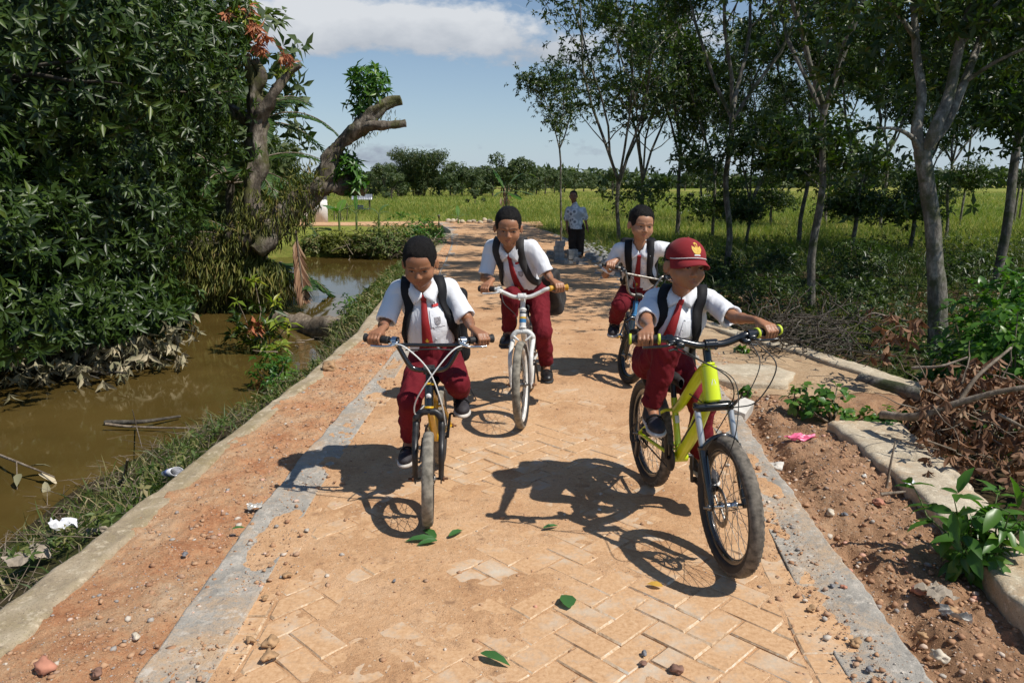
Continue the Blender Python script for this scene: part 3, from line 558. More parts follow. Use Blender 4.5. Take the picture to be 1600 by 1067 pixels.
def make_wheel(name, root, c, Rr, tw, fn, rimmat, treadmat, knob, nsp, hubmat, axlew, rimw=0.011, rimdepth=0.016, disc=0, sidemat=None, rimtag=None):
    ax = np.array([1., 0, 0]); rt = tw/2; mats = [M_rub, treadmat]
    # tyre
    n = 132; prof = [(-rt*2+.002, -rimw), (-rt*1.45, -rt*.92), (-rt*.75, -rt*1.02), (-rt*.28, -rt*.80), (0, -rt*.30), (0, rt*.30), (-rt*.28, rt*.80), (-rt*.75, rt*1.02), (-rt*1.45, rt*.92), (-rt*2+.002, rimw)]
    V = []; k = len(prof)
    for i in range(n):
        a = 2*math.pi*i/n; e = np.array([0, math.cos(a), math.sin(a)]); kn = knob*(1 if i % 2 else -0.2)
        for j, (dr, da) in enumerate(prof):
            q = kn if j in (3, 6) else (-kn*.8 if j in (4, 5) else 0); V.append(c+e*(Rr+dr+q-knob)+ax*(da*(1+ (.06 if (i % 2 and j in (3, 6)) else 0))))
    Q = []; mi = []
    for i in range(n):
        for j in range(k): Q.append([i*k+j, i*k+(j+1) % k, ((i+1) % n)*k+(j+1) % k, ((i+1) % n)*k+j]); mi.append(1 if 2 <= j <= 6 else 0)
    w = MB(); w.add(np.array(V), np.array(Q), 0); w.m[-1] = np.array(mi); spin(w, fn)
    # hub is the wheel's own mesh
    h = MB(); lathe(h, [(-axlew, .004), (-axlew, .006), (-.032, .006), (-.03, .019), (-.026, .020), (-.022, .012), (.022, .012), (.026, .020), (.03, .019), (.032, .006), (axlew, .006), (axlew, .004)], c, ax, 14)
    for s in (-1, 1): lathe(h, [(0, .0), (0, .0095), (.008, .0095), (.008, .0)], c+ax*s*(axlew-.006)*1.0 - ax*.004, ax, 6)
    wo_ = spin(h, fn).build(name, hubmat, root)
    w.build('tyre', mats, wo_)
    rr = Rr-knob-tw+.004
    r_ = MB(); ring_sweep(r_, c, ax, rr, [(.004, -rimw-.002), (.004, rimw+.002), (-.004, rimw+.0035), (-rimdepth, rimw*.45), (-rimdepth-.002, 0), (-rimdepth, -rimw*.45), (-.004, -rimw-.0035)], 72)
    if rimtag:
        g = r_
        for q in range(rimtag[1]):
            a = 6.283*q/rimtag[1]
            for s in (-1, 1):
                e = lambda aa: np.array([0, math.cos(aa), math.sin(aa)]); rad = rr-.0085; hw = .006; x_ = s*(rimw*.72+.0042); d1 = .6/rimtag[1]*3
                V_ = [c+e(a)*(rad-hw)+ax*(x_-s*.0028), c+e(a+d1)*(rad-hw)+ax*(x_-s*.0028), c+e(a+d1)*(rad+hw)+ax*(x_+s*.001), c+e(a)*(rad+hw)+ax*(x_+s*.001)]
                g.add(np.array(V_), np.array([[0, 1, 2, 3]]), 1)
    ro = spin(r_, fn).build('rim', [rimmat]+([rimtag[0]] if rimtag else []), wo_)
    sp = MB()
    for q in range(nsp):
        a = 2*math.pi*q/nsp; s = 1 if q % 2 else -1; cross = (1 if (q//2) % 2 else -1)*1.05
        p0 = c+ax*s*.026+np.array([0, math.cos(a+cross), math.sin(a+cross)])*.019; p1 = c+np.array([0, math.cos(a), math.sin(a)])*(rr-rimdepth+.002)
        tube(sp, [p0, p1], .00115, 4, caps=False)
    spin(sp, fn).build('spokes', M_steel, wo_)
    if disc:
        d = MB(); x0 = disc*.034
        ring_sweep(d, c+ax*x0, ax, .066, [(.011, -.001), (.011, .001), (-.010, .001), (-.010, -.001)], 48)
        for q in range(6):
            a = q*1.047; e0 = np.array([0, math.cos(a), math.sin(a)]); e1 = np.array([0, math.cos(a+.5), math.sin(a+.5)]); tube(d, [c+ax*x0+e0*.014, c+ax*x0+e1*.058], .004, 6, flat=.3)
        spin(d, fn).build('brake_disc', M_steel, wo_)
    return wo_
def bicycle(P):
    g = P; root = empty('bicycle', g['loc'], g['rz']); tag(root, g['label'], 'bicycle', 'bicycles ridden along the road')
    Rr, wb, tw = g['R'], g['wb'], g['tw']; fa = np.array([0, -wb/2, Rr]); ra = np.array([0, wb/2, Rr])
    k = math.tan(R(90-g['ha'])); hbz = g['hb']; off = .035
    ax_pt = lambda z: np.array([0, fa[1]+off+(z-Rr)*k, z]); sd = norm(ax_pt(1)-ax_pt(0)); pv = ax_pt(hbz)
    lean = rotm(0, R(g.get('lean', 0)), 0)
    ms = np.array(Matrix.Rotation(R(g['steer']), 3, Vector(sd)))
    L_ = lambda v: np.asarray(v)@lean.T
    fs = lambda v: L_((np.asarray(v)-pv)@ms.T+pv); fr = lambda v: L_(v)
    # wheels
    make_wheel('front_wheel', root, fa, Rr, tw, fs, g['rim'], g['tread'], g['knob'], g['nsp'], g['hub'], g['ow']+.012, g.get('rimw', .011), g.get('rimd', .016), g.get('disc', 0), rimtag=g.get('rimtag'))
    make_wheel('rear_wheel', root, ra, Rr, tw, fr, g['rim'], g['tread'], g['knob'], g['nsp'], g['hub'], .06, g.get('rimw', .011), g.get('rimd', .016), g.get('disc', 0), rimtag=g.get('rimtag'))
    # fork
    f = MB(); ow = g['ow']; cz = 2*Rr+g['crown']; cp = ax_pt(cz)
    if g['sus']:
        box(f, cp, (ow*2+.02, .045, .03), rotm(R(90-g['ha']) if 0 else 0), bev=.011)
        for s in (-1, 1):
            b = fa+np.array([s*ow, -0.0, 0]); tpt = cp+np.array([s*ow, -.006, -.008]); mid = tpt+(b-tpt)*.42
            tube(f, [mid, b+(tpt-b)*.15, b], [.0175, .0155, .0125], 14)
            lathe(f, [(0, .0), (0, .0195), (.014, .0185), (.014, 0)], mid, norm(tpt-mid), 14)
            lathe(f, [(0, 0), (0, .015), (.012, .016), (.02, .0)], tpt+(tpt-mid)*.0, norm(tpt-mid), 12)
            tube(f, [b+[0, 0, .012], b-[0, 0, .012]], .010, 10)
        m1 = cp+(fa-cp)*.40
        arc = [m1+np.array([math.cos(t)*ow, -.014-.012*math.sin(t), -.01+.058*math.sin(t)]) for t in np.linspace(0, math.pi, 15)]
        tube(f, arc, .0095, 10)
        tube(f, [cp, ax_pt(hbz)], .018, 12)
        if g.get('disc'): box(f, fa+np.array([g['disc']*.05, .045, .06]), (.03, .04, .055), rotm(.4), bev=.008)
        fo = spin(f, fs).build('fork', M_blk, root); st = MB()
        for s in (-1, 1):
            st = MB(); b = fa+np.array([s*ow, -0.0, 0]); tpt = cp+np.array([s*ow, -.006, -.012]); mid = tpt+(b-tpt)*.42; tube(st, [mid, tpt], .0125, 14)
            spin(st, fs).build('stanchion', M_stan, fo)
    else:
        for s in (-1, 1):
            top = cp+np.array([0, 0, 0]); pts = [top+[s*.004, 0, .004], top+[s*ow*.55, 0, .0], top+[s*ow*.93, -.002, -.022], top+[s*ow*1.0, -.004, -.055], fa+np.array([s*ow*1.0, .0, .16*Rr/.26]), fa+np.array([s*ow*.98, 0, 0])]
            tube(f, spline(pts, 6), list(np.linspace(.0165, .0165, 13))+list(np.linspace(.0165, .0115, 18)), 12); box(f, fa+np.array([s*ow*.98, 0, -.002]), (.006, .026, .034), bev=.002)
        tube(f, [cp-[0, 0, .004], ax_pt(hbz)], .0165, 12)
        if g.get('vbrake'):
            for s in (-1, 1): tube(f, [cp+[s*ow*.85, -.02, -.02], cp+[s*.02, -.035, -.045]], [.007, .006], 8)
        fo = spin(f, fs).build('fork', g['forkmat'], root)
    for s in (-1, 1):
        for q_, o_, f_ in ((fa, ow+.005, fs), (ra, .06, fr)):
            ax_ = MB(); lathe(ax_, [(-.005, 0), (-.005, .0055), (0, .0055), (0, .012), (.009, .012), (.009, .0055), (.024, .0055), (.024, 0)], q_+[s*o_, 0, 0], (s, 0, 0), 8)
            spin(ax_, f_).build('axle_nut', M_rust if g.get('rusty') else M_steel, root)
    # frame
    ht = g['ht']; h1, h0 = ax_pt(hbz+ht), ax_pt(hbz); bb = np.array([0, wb/2-g['cs'], g['bbz']]); stk = math.tan(R(17)); stp = lambda z: np.array([0, bb[1]+(z-bb[2])*stk, z]); stz = g['stz']
    F = MB(); tr = g['tr']
    tube(F, [h0-sd*.0, h1], tr*1.12 if not g.get('fat') else [.034, .030, .026][0:2] if 0 else tr*1.12, 16)
    for q in (h0, h1-sd*.008): lathe(F, [(0, 0), (0, tr*1.3), (.010, tr*1.3), (.010, 0)], q, sd, 16, 0)
    if g.get('fat'):
        tube(F, spline([h0+sd*.028, h0+sd*.02+[0, .05, -.03], bb+(h0-bb)*.5+[0, 0, .004], bb+[0, -.01, .01]], 7), np.linspace(.033, .026, 22), 16)
        tube(F, spline([h1-sd*.03, h1-sd*.04+[0, .07, -.012], stp(stz-.03)+[0, -.06, .015], stp(stz-.045)], 7), np.linspace(.026, .017, 22), 14)
        tube(F, [h0+sd*.006, h1-sd*.012], [.034, .031], 18)
    else:
        tube(F, [h0+sd*.02, bb], tr, 14); tube(F, [h1-sd*.02, stp(stz-.02)], tr*.85, 12)
    tube(F, [bb, stp(stz)], tr*(.8 if not g.get('fat') else .72), 12); tube(F, [bb-[.034, 0, 0], bb+[.034, 0, 0]], tr*1.1 if not g.get('fat') else .023, 16)
    for s in (-1, 1):
        tube(F, spline([bb+[s*.018, .01, 0], bb+[s*.035, .09, .0], ra+[s*.055, 0, 0]], 5), .0085, 8); tube(F, spline([stp(stz-.05)+[s*.010, 0, 0], stp(stz-.05)+[s*.035, .07, -.03], ra+[s*.055, 0, 0]], 5), .0075, 8)
    tube(F, [bb+[-.03, .085, .003], bb+[.03, .085, .003]], .006, 8)
    fo_ = spin(F, fr).build('frame', g['frame'], root)
    if g.get('decal') == 'shield':                     # triangular emblem on the head tube, model lettering left plain
        D = MB(); q0 = h0+(h1-h0)*.5+np.array([0, -.0338, 0]); A = 2.15*.0075
        def tri(pts, m=0):
            V_ = []
            for (x_, z_) in pts: yy = -math.sqrt(max(1e-6, .0335**2-x_**2)); V_.append(h0+sd*(ht*.52+z_)+np.array([x_, yy-.0012, 0]))
            D.add(np.array(V_), np.array([list(range(len(pts)))]), m)
        for s in (1, -1):
            tri([(s*.002, .024), (s*.0035, .026), (s*.0125, .0), (s*.0095, -.003)] if s > 0 else [(-.0095, -.003), (-.0125, .0), (-.0035, .026), (-.002, .024)])
        tri([(-.004, .003), (.004, .003), (.0, .013)]); tri([(-.013, -.012), (0, -.0175), (.0, -.0135), (-.013, -.007)]); tri([(0, -.0175), (.013, -.012), (.013, -.007), (.0, -.0135)])
        spin(D, fr).build('head_badge', M_decal, fo_, smooth=False)
        B = MB(); dtd = norm(bb-h0); c0 = h0+(bb-h0)*.35; 
        box(B, h0+(bb-h0)*.52+np.array([-.0275, 0, .006]), (.002, .20, .010), rotm(math.atan2(dtd[2], dtd[1])), bev=.0005); spin(B, fr).build('frame_stripe', M_blkd, fo_)
        B = MB(); q = stp(g['bbz']+.16); box(B, q+np.array([0, -.0185, 0]), (.020, .002, .032), rotm(-R(17)), bev=.0005); st_ = spin(B, fr).build('sticker', M_decal, fo_)
        cu = bpy.data.curves.new('txt', 'FONT'); cu.body = 'SH'; cu.size = .017; cu.align_x = 'CENTER'; cu.extrude = .0004; to = bpy.data.objects.new('txt', cu); COL.objects.link(to)
        dg = bpy.context.evaluated_depsgraph_get(); me = bpy.data.meshes.new_from_object(to.evaluated_get(dg)); bpy.data.objects.remove(to)
        T_ = Matrix.Translation(Vector(q+np.array([0, -.0205, -.012])))@Matrix.Rotation(math.pi/2-R(17), 4, 'X'); me.transform(T_); me.materials.clear(); me.materials.append(M_blkd); t_ = bpy.data.objects.new('lettering', me); COL.objects.link(t_); t_.parent = fo_
    if g.get('decal') == 'bands':
        for (a, b, m, n_) in ((.30, .48, M_blue, 'blue_decal'), (.50, .60, M_yel, 'yellow_decal'), (.78, .86, M_blk, 'black_decal')):
            D = MB(); tube(D, [h0+(h1-h0)*a, h0+(h1-h0)*b], tr*1.12+.0012, 16, caps=False); spin(D, fr).build(n_, m, fo_)
    if g.get('decal') == 'dot':
        D = MB(); tube(D, [h0-sd*.004, h1+sd*.002], tr*1.12+.0015, 16); spin(D, fr).build('head_tube', M_blk, fo_)
        D = MB(); q = h0+(h1-h0)*.55+np.array([0, -tr*1.12-.004, 0]); lathe(D, [(0, .012), (-.0015, .012), (-.0015, 0)], q+[0, .001, 0], (0, 1, 0), 18); spin(D, fr).build('head_badge', M_decal, fo_)
    # seat
    S_ = MB(); sz = g['saddle']; tube(S_, [stp(stz-.03), stp(sz-.03)], .0125, 12); spin(S_, fr).build('seat_post', g.get('postmat', M_blkd), root)
    S_ = MB(); c = stp(sz); out = []
    for i, (dy, w_, h_) in enumerate([(-.125, .010, -.004), (-.115, .018, .0), (-.06, .026, .0), (.0, .042, .002), (.06, .068, .006), (.10, .073, .010), (.12, .055, .008), (.127, .02, .0)]):
        for a in np.arange(12)*math.pi/6: out.append(c+np.array([math.cos(a)*w_, dy+.02, h_+math.sin(a)*(.018 if math.sin(a) > 0 else .026)]))
    n_ = 12; S_.add(np.array(out), np.array([[i*n_+j, i*n_+(j+1) % n_, (i+1)*n_+(j+1) % n_, (i+1)*n_+j] for i in range(7) for j in range(n_)])); spin(S_, fr).build('saddle', M_rub, root)
    # cranks: angle 0 = right pedal straight up
    ca = R(g['crank']); cl = g['cl']; K = MB(); info = {}
    lathe(K, [(0, 0), (0, .055), (.003, .058), (.006, .055), (.006, 0)], bb+[-.046, 0, 0], (1, 0, 0), 32); tube(K, [bb-[.055, 0, 0], bb+[.055, 0, 0]], .009, 10)
    peds = []
    for s in (-1, 1):                                   # -1 = rider's right
        d = np.array([0, -math.sin(ca), math.cos(ca)])*(-s); e = bb+np.array([s*.058, 0, 0]); q = e+d*cl+[s*.012, 0, 0]; tube(K, [e, q], [.011, .009], 10, flat=.7); peds.append((s, q+[s*.055, 0, 0]))
    ko = spin(K, fr).build('crank', g.get('crankmat', M_blkd), root)
    for s, q in peds:
        Pm = MB(); box(Pm, q, (.082, .062, .020), bev=.006); box(Pm, q+[s*.0, -.034, 0], (.06, .004, .014), bev=.001); tube(Pm, [q-[s*.055, 0, 0], q], .006, 8); spin(Pm, fr).build('pedal', g.get('pedmat', M_rub), ko)
        info['ped', s] = fr(q+np.array([0, 0, .012]))
    Ch = MB(); a1, a2 = bb+[-.043, 0, 0], ra+[-.043, 0, 0]; r1, r2 = .056, .030
    top = [a1+[0, 0, r1], a2+[0, 0, r2]]; arc = [a2+np.array([0, math.sin(t)*r2, math.cos(t)*r2]) for t in np.linspace(0, math.pi, 9)]; bot = [a2-[0, 0, r2], a1-[0, 0, r1]]; arc2 = [a1+np.array([0, -math.sin(t)*r1, -math.cos(t)*r1]) for t in np.linspace(0, math.pi, 13)]
    tube(Ch, np.array(top[:1]+arc+arc2+top[:1]), .004, 6, caps=False); lathe(Ch, [(-.003, 0), (-.003, r2), (.003, r2), (.003, 0)], a2, (1, 0, 0), 20)
    if g.get('gears'):
        for i in range(5): lathe(Ch, [(-.001, 0), (-.001, .05-.006*i), (.001, .05-.006*i), (.001, 0)], a2+[.004*i-.006, 0, 0] if 0 else a2+[-.004*i+.012, 0, 0], (1, 0, 0), 24)
        box(Ch, ra+[-.062, .0, -.075], (.016, .03, .09), rotm(.25), bev=.005); tube(Ch, spline([ra+[-.06, 0, -.03], ra+[-.085, .02, -.05], ra+[-.075, .07, -.02], ra+[-.06, .05, .03]], 5), .0035, 6)
    spin(Ch, fr).build('chain', M_steel if not g.get('gears') else M_blkd, root)
    # handlebar
    Hb = MB(); hc = ax_pt(g['hz'])+np.array([0, -g['stem'], 0]); hw, rise, sweep = g['hw'], g['rise'], g['sweep']; zb = g['hz']
    if g['bar'] == 'bmx':
        pl = [hc, hc+[.05, 0, .0], hc+[.085, -.0, .02], hc+[.13, .004, rise*.75], hc+[.155, .008, rise*.97], hc+[.20, .014, rise], hc+[hw, sweep, rise]]
        pr = [hc+np.array([-p[0]+hc[0]*2 if 0 else 0, 0, 0]) for p in pl]
        mir = lambda p: np.array([-p[0], p[1], p[2]])
        pts = [mir(np.asarray(p)) for p in pl[::-1]][:-1]+[np.asarray(p) for p in pl]; tube(Hb, spline(pts, 6), .0112, 12)
        xb = np.asarray(pl[3])*.9+hc*.1+[0, 0, rise*.1]; xb = np.asarray(pl[3])+[.012, .002, rise*.08]; tube(Hb, [mir(xb), xb], .0085, 10)
    else:
        pl = [hc, hc+[.05, 0, 0], hc+[.11, .006, rise*.55], hc+[.16, .012, rise], hc+[hw, sweep, rise]]; mir = lambda p: np.array([-p[0], p[1], p[2]])
        pts = [mir(np.asarray(p)) for p in pl[::-1]][:-1]+[np.asarray(p) for p in pl]; tube(Hb, spline(pts, 6), .0125 if g['bar'] != 'mtb' else .0145, 12)
    ho = spin(Hb, fs).build('handlebar', g['barmat'], root)
    St = MB(); top = ax_pt(g['hz']-.012); tube(St, [ax_pt(hbz+ht), top+sd*.01], .0155, 12); tube(St, [top, hc], .0155, 12); tube(St, [hc-[.024, 0, 0], hc+[.024, 0, 0]], .021, 14); lathe(St, [(0, 0), (0, .02), (.006, .02), (.006, 0)], ax_pt(hbz+ht)+sd*.002, sd, 16)
    for s in (-1, 1): tube(St, [hc+[s*.014, -.012, .018], hc+[s*.014, -.018, -.018]], .004, 6)
    spin(St, fs).build('stem', g.get('stemmat', M_blkd), root)
    for s in (-1, 1):
        e = np.asarray(pl[-1])*[s, 1, 1]; i_ = np.asarray(pl[-2])*[s, 1, 1]; d = norm(e-i_); G = MB(); q = e-d*.115
        pr_ = [(0, .012), (.002, .018)]+[(.006+.01*j, .0165+.001*(j % 2)) for j in range(10)]+[(.108, .017), (.112, .0195), (.118, .0195), (.120, .0)]
        lathe(G, pr_, q, d, 14); gm = g['grip'][0 if s < 0 else 1]; go = spin(G, fs).build('grip', gm, ho)
        if g.get('endring'):
            for h_ in (.113, .004):
                G = MB(); lathe(G, [(-.001, .017), (0, .0215), (.009, .0215), (.010, .012 if h_ > .1 else .016), (.010, 0)], q+d*h_, d, 16)
                spin(G, fs).build('grip_ring', M_neon2, go)
        if (s < 0 and g['lev'][0]) or (s > 0 and g['lev'][1]):
            B = MB(); b0 = q-d*.03; lathe(B, [(-.012, .019), (.012, .019)], b0, d, 12); box(B, b0+[0, -.022, -.008], (.028, .03, .022), bev=.006)
            tube(B, spline([b0+[0, -.034, -.01], b0+d*.03+[0, -.052, -.016], b0+d*.085+[0, -.046, -.022], b0+d*.115+[0, -.05, -.022]], 5), [.0055]*16, 8)
            if g['bar'] == 'mtb': box(B, b0-d*.03+[0, -.02, -.018], (.03, .045, .02), bev=.007); tube(B, [b0-d*.02+[0, -.03, -.03], b0+d*.015+[0, -.045, -.035]], .005, 8)
            spin(B, fs).build('brake_lever', g['levmat'], ho)
        info['grip', s] = fs(q+d*.06); info['gripd', s] = fs(q+d*.10)-fs(q+d*.02)
    for i, (pp, m, r_) in enumerate(g['cables']):
        Cb = MB(); base = {'h': hc, 'f': fa, 'c': cp, 'b': bb}; pts = [base[a]+np.array(v) for a, v in pp]; tube(Cb, spline(pts, 8), r_, 6); spin(Cb, fs).build('brake_cable', m, root)
    mw = Matrix.Translation(Vector(g['loc']))@Matrix.Rotation(g['rz'], 4, 'Z')
    for k_ in list(info):
        v = Vector(info[k_]); info[k_] = np.array((mw.to_3x3()@v) if k_[0] == 'gripd' else (mw@v))
    info['saddle'] = np.array(mw@Vector(fr(stp(g['saddle'])+np.array([0, .03, .02])))); info['bb'] = np.array(mw@Vector(fr(bb))); info['root'] = root; info['hc'] = np.array(mw@Vector(fs(hc)))
    return info
def mid(front, rz, wb):   # root location (ground point between the wheels) from the front contact
    return (front[0]-math.sin(rz)*wb/2, front[1]+math.cos(rz)*wb/2, front[2])
B = {}
f1 = gp(670, 818); rz = R(1)
B[1] = bicycle(dict(loc=mid((f1[0], f1[1], .004), rz, .72), rz=rz, label='small yellow and black bicycle with crossing white cables under the leftmost boy', R=.203, wb=.72, tw=.046, ha=71, hb=.475, crown=.055, steer=4, lean=0,
    rim=M_chrome, tread=M_treadg, knob=.0015, nsp=28, hub=M_steel, ow=.056, sus=0, forkmat=M_blkd, rusty=1, ht=.105, cs=.31, bbz=.245, stz=.44, tr=.0165, frame=M_yel, decal='dot', saddle=.52, crank=158, cl=.115,
    hz=.645, stem=.035, hw=.275, rise=.130, sweep=.05, bar='bmx', barmat=M_blk, grip=(M_rub, M_rub), lev=(1, 1), levmat=M_chrome,
    cables=[([('h', (-.17, -.03, .12)), ('h', (-.10, -.07, .115)), ('h', (.0, -.09, .02)), ('h', (.055, -.08, -.13)), ('h', (.07, -.02, -.24)), ('c', (.055, .03, -.02))], M_cableW, .0032),
            ([('h', (.17, -.03, .12)), ('h', (.10, -.07, .10)), ('h', (.0, -.10, -.02)), ('h', (-.055, -.08, -.12)), ('h', (-.058, -.04, -.19)), ('c', (-.02, .0, .03))], M_cableW, .0032),
            ([('h', (-.10, -.04, .095)), ('h', (.02, -.06, .105)), ('h', (.13, -.05, .10)), ('h', (.17, -.03, .118))], M_cableB, .003)]))
f2 = gp(816, 668); rz = R(-5)
B[2] = bicycle(dict(loc=mid((f2[0], f2[1], .005), rz, .86), rz=rz, label='white bicycle with one amber grip and low handlebar ridden by the middle boy', R=.262, wb=.86, tw=.046, ha=71, hb=.575, crown=.03, steer=-3, lean=-1,
    rim=M_white, tread=M_treadg, knob=.0015, nsp=32, hub=M_steel, ow=.062, sus=0, forkmat=M_white, vbrake=1, rusty=1, ht=.11, cs=.37, bbz=.27, stz=.56, tr=.018, frame=M_white, decal='bands', saddle=.64, crank=20, cl=.135,
    hz=.765, stem=.04, hw=.268, rise=.045, sweep=.06, bar='low', barmat=M_white, grip=(M_rub, M_ygrip), lev=(1, 0), levmat=M_white, stemmat=M_white, postmat=M_steel,
    cables=[([('h', (-.12, -.03, .02)), ('h', (-.10, -.07, -.03)), ('h', (-.04, -.05, -.10)), ('c', (-.03, -.02, .06))], M_cableB, .0026)]))
f3 = gp(980, 600); rz = R(-6)
B[3] = bicycle(dict(loc=mid((f3[0], f3[1], .006), rz, .72), rz=rz, label='small dark bicycle with blue striped rims and tall bars under the rear boy', R=.205, wb=.72, tw=.048, ha=71, hb=.475, crown=.05, steer=22, lean=5,
    rim=M_blk, tread=M_rub, knob=.002, nsp=28, hub=M_steel, ow=.056, sus=0, forkmat=M_blk, ht=.105, cs=.31, bbz=.25, stz=.44, tr=.0165, frame=M_blue, decal=None, saddle=.54, crank=75, cl=.12, rimtag=(M_blue, 26), rimw=.014, rimd=.026,
    hz=.63, stem=.035, hw=.31, rise=.17, sweep=.05, bar='bmx', barmat=M_steel, grip=(M_rub, M_rub), lev=(1, 1), levmat=M_blk, pedmat=M_yel,
    cables=[([('h', (-.17, -.03, .15)), ('h', (-.10, -.10, .10)), ('h', (-.05, -.09, -.08)), ('c', (-.03, 0, .03))], M_cableB, .003), ([('h', (.17, -.03, .15)), ('h', (.10, -.10, .08)), ('h', (.0, -.10, -.10)), ('c', (.03, 0, .03))], M_cableB, .003)]))
f4 = gp(1134, 892); rz = R(9.5)
B[4] = bicycle(dict(loc=mid((f4[0], f4[1], .004), rz, .86), rz=rz, label='neon yellow mountain bicycle with black suspension fork under the boy in a cap', R=.263, wb=.86, tw=.052, ha=69, hb=.615, crown=.075, steer=-2, lean=-1.2,
    rim=M_blk, tread=M_tread, knob=.003, nsp=32, hub=M_chrome, ow=.066, sus=1, forkmat=M_blk, ht=.14, cs=.37, bbz=.275, stz=.52, tr=.020, frame=M_neon, fat=1, decal='shield', saddle=.61, crank=8, cl=.13, disc=-1, gears=1, rimd=.018,
    hz=.835, stem=.05, hw=.298, rise=.028, sweep=.055, bar='mtb', barmat=M_blk, grip=(M_rub, M_rub), endring=1, lev=(1, 1), levmat=M_blk, stemmat=M_blk,
    cables=[([('h', (-.15, -.04, .01)), ('h', (-.10, -.10, -.02)), ('h', (.02, -.13, -.10)), ('h', (.05, -.10, -.20)), ('h', (.0, -.04, -.24)), ('h', (-.07, .03, -.20))], M_cableB, .0025),
            ([('h', (.14, -.05, .01)), ('h', (.15, -.11, -.06)), ('h', (.10, -.12, -.17)), ('c', (.075, -.03, .02)), ('c', (.0, -.03, -.10))], M_cableB, .0022),
            ([('h', (.16, -.05, .01)), ('h', (.21, -.12, -.07)), ('h', (.14, -.12, -.20)), ('c', (.06, -.04, .0))], M_cableB, .0025),
            ([('h', (-.16, -.04, .0)), ('h', (-.07, -.11, -.04)), ('h', (.05, -.12, -.12)), ('f', (-.02, -.09, .32)), ('f', (-.055, -.03, .12))], M_cableB, .002)]))
# ---------------------------------------------------------------- people: one continuous skin surface per body, grown from a signed distance field
def cone(a, b, r1, r2): return ('c', np.asarray(a, float), np.asarray(b, float), r1, r2)
def ell(c, r, M=None): return ('e', np.asarray(c, float), np.asarray(r, float), np.eye(3) if M is None else M)
def rbox(c, hs, rr, M=None): return ('b', np.asarray(c, float), np.asarray(hs, float), rr, np.eye(3) if M is None else M)
def half(p, n): return ('h', np.asarray(p, float), norm(n))      # inside where (x-p).n < 0
def pd(pr, P):
    t = pr[0]
    if t == 'c':
        a, b, r1, r2 = pr[1:]; ba = b-a; L = np.dot(ba, ba)+1e-12; h = np.clip((P-a)@ba/L, 0, 1); return np.linalg.norm(P-a-h[:, None]*ba, axis=1)-(r1+(r2-r1)*h)
    if t == 'e':
        c, r, M = pr[1:]; q = (P-c)@M; k0 = np.linalg.norm(q/r, axis=1); k1 = np.linalg.norm(q/(r*r), axis=1); return k0*(k0-1)/(k1+1e-9)
    if t == 'b':
        c, hs, rr, M = pr[1:]; q = np.abs((P-c)@M)-hs+rr; return np.linalg.norm(np.maximum(q, 0), axis=1)+np.minimum(q.max(1), 0)-rr
    if t == 'h': return (P-pr[1])@pr[2]
    if t == 'f': return pr[1](P)
def smin(a, b, k): h = np.clip(.5+.5*(b-a)/k, 0, 1); return b+(a-b)*h-k*h*(1-h)
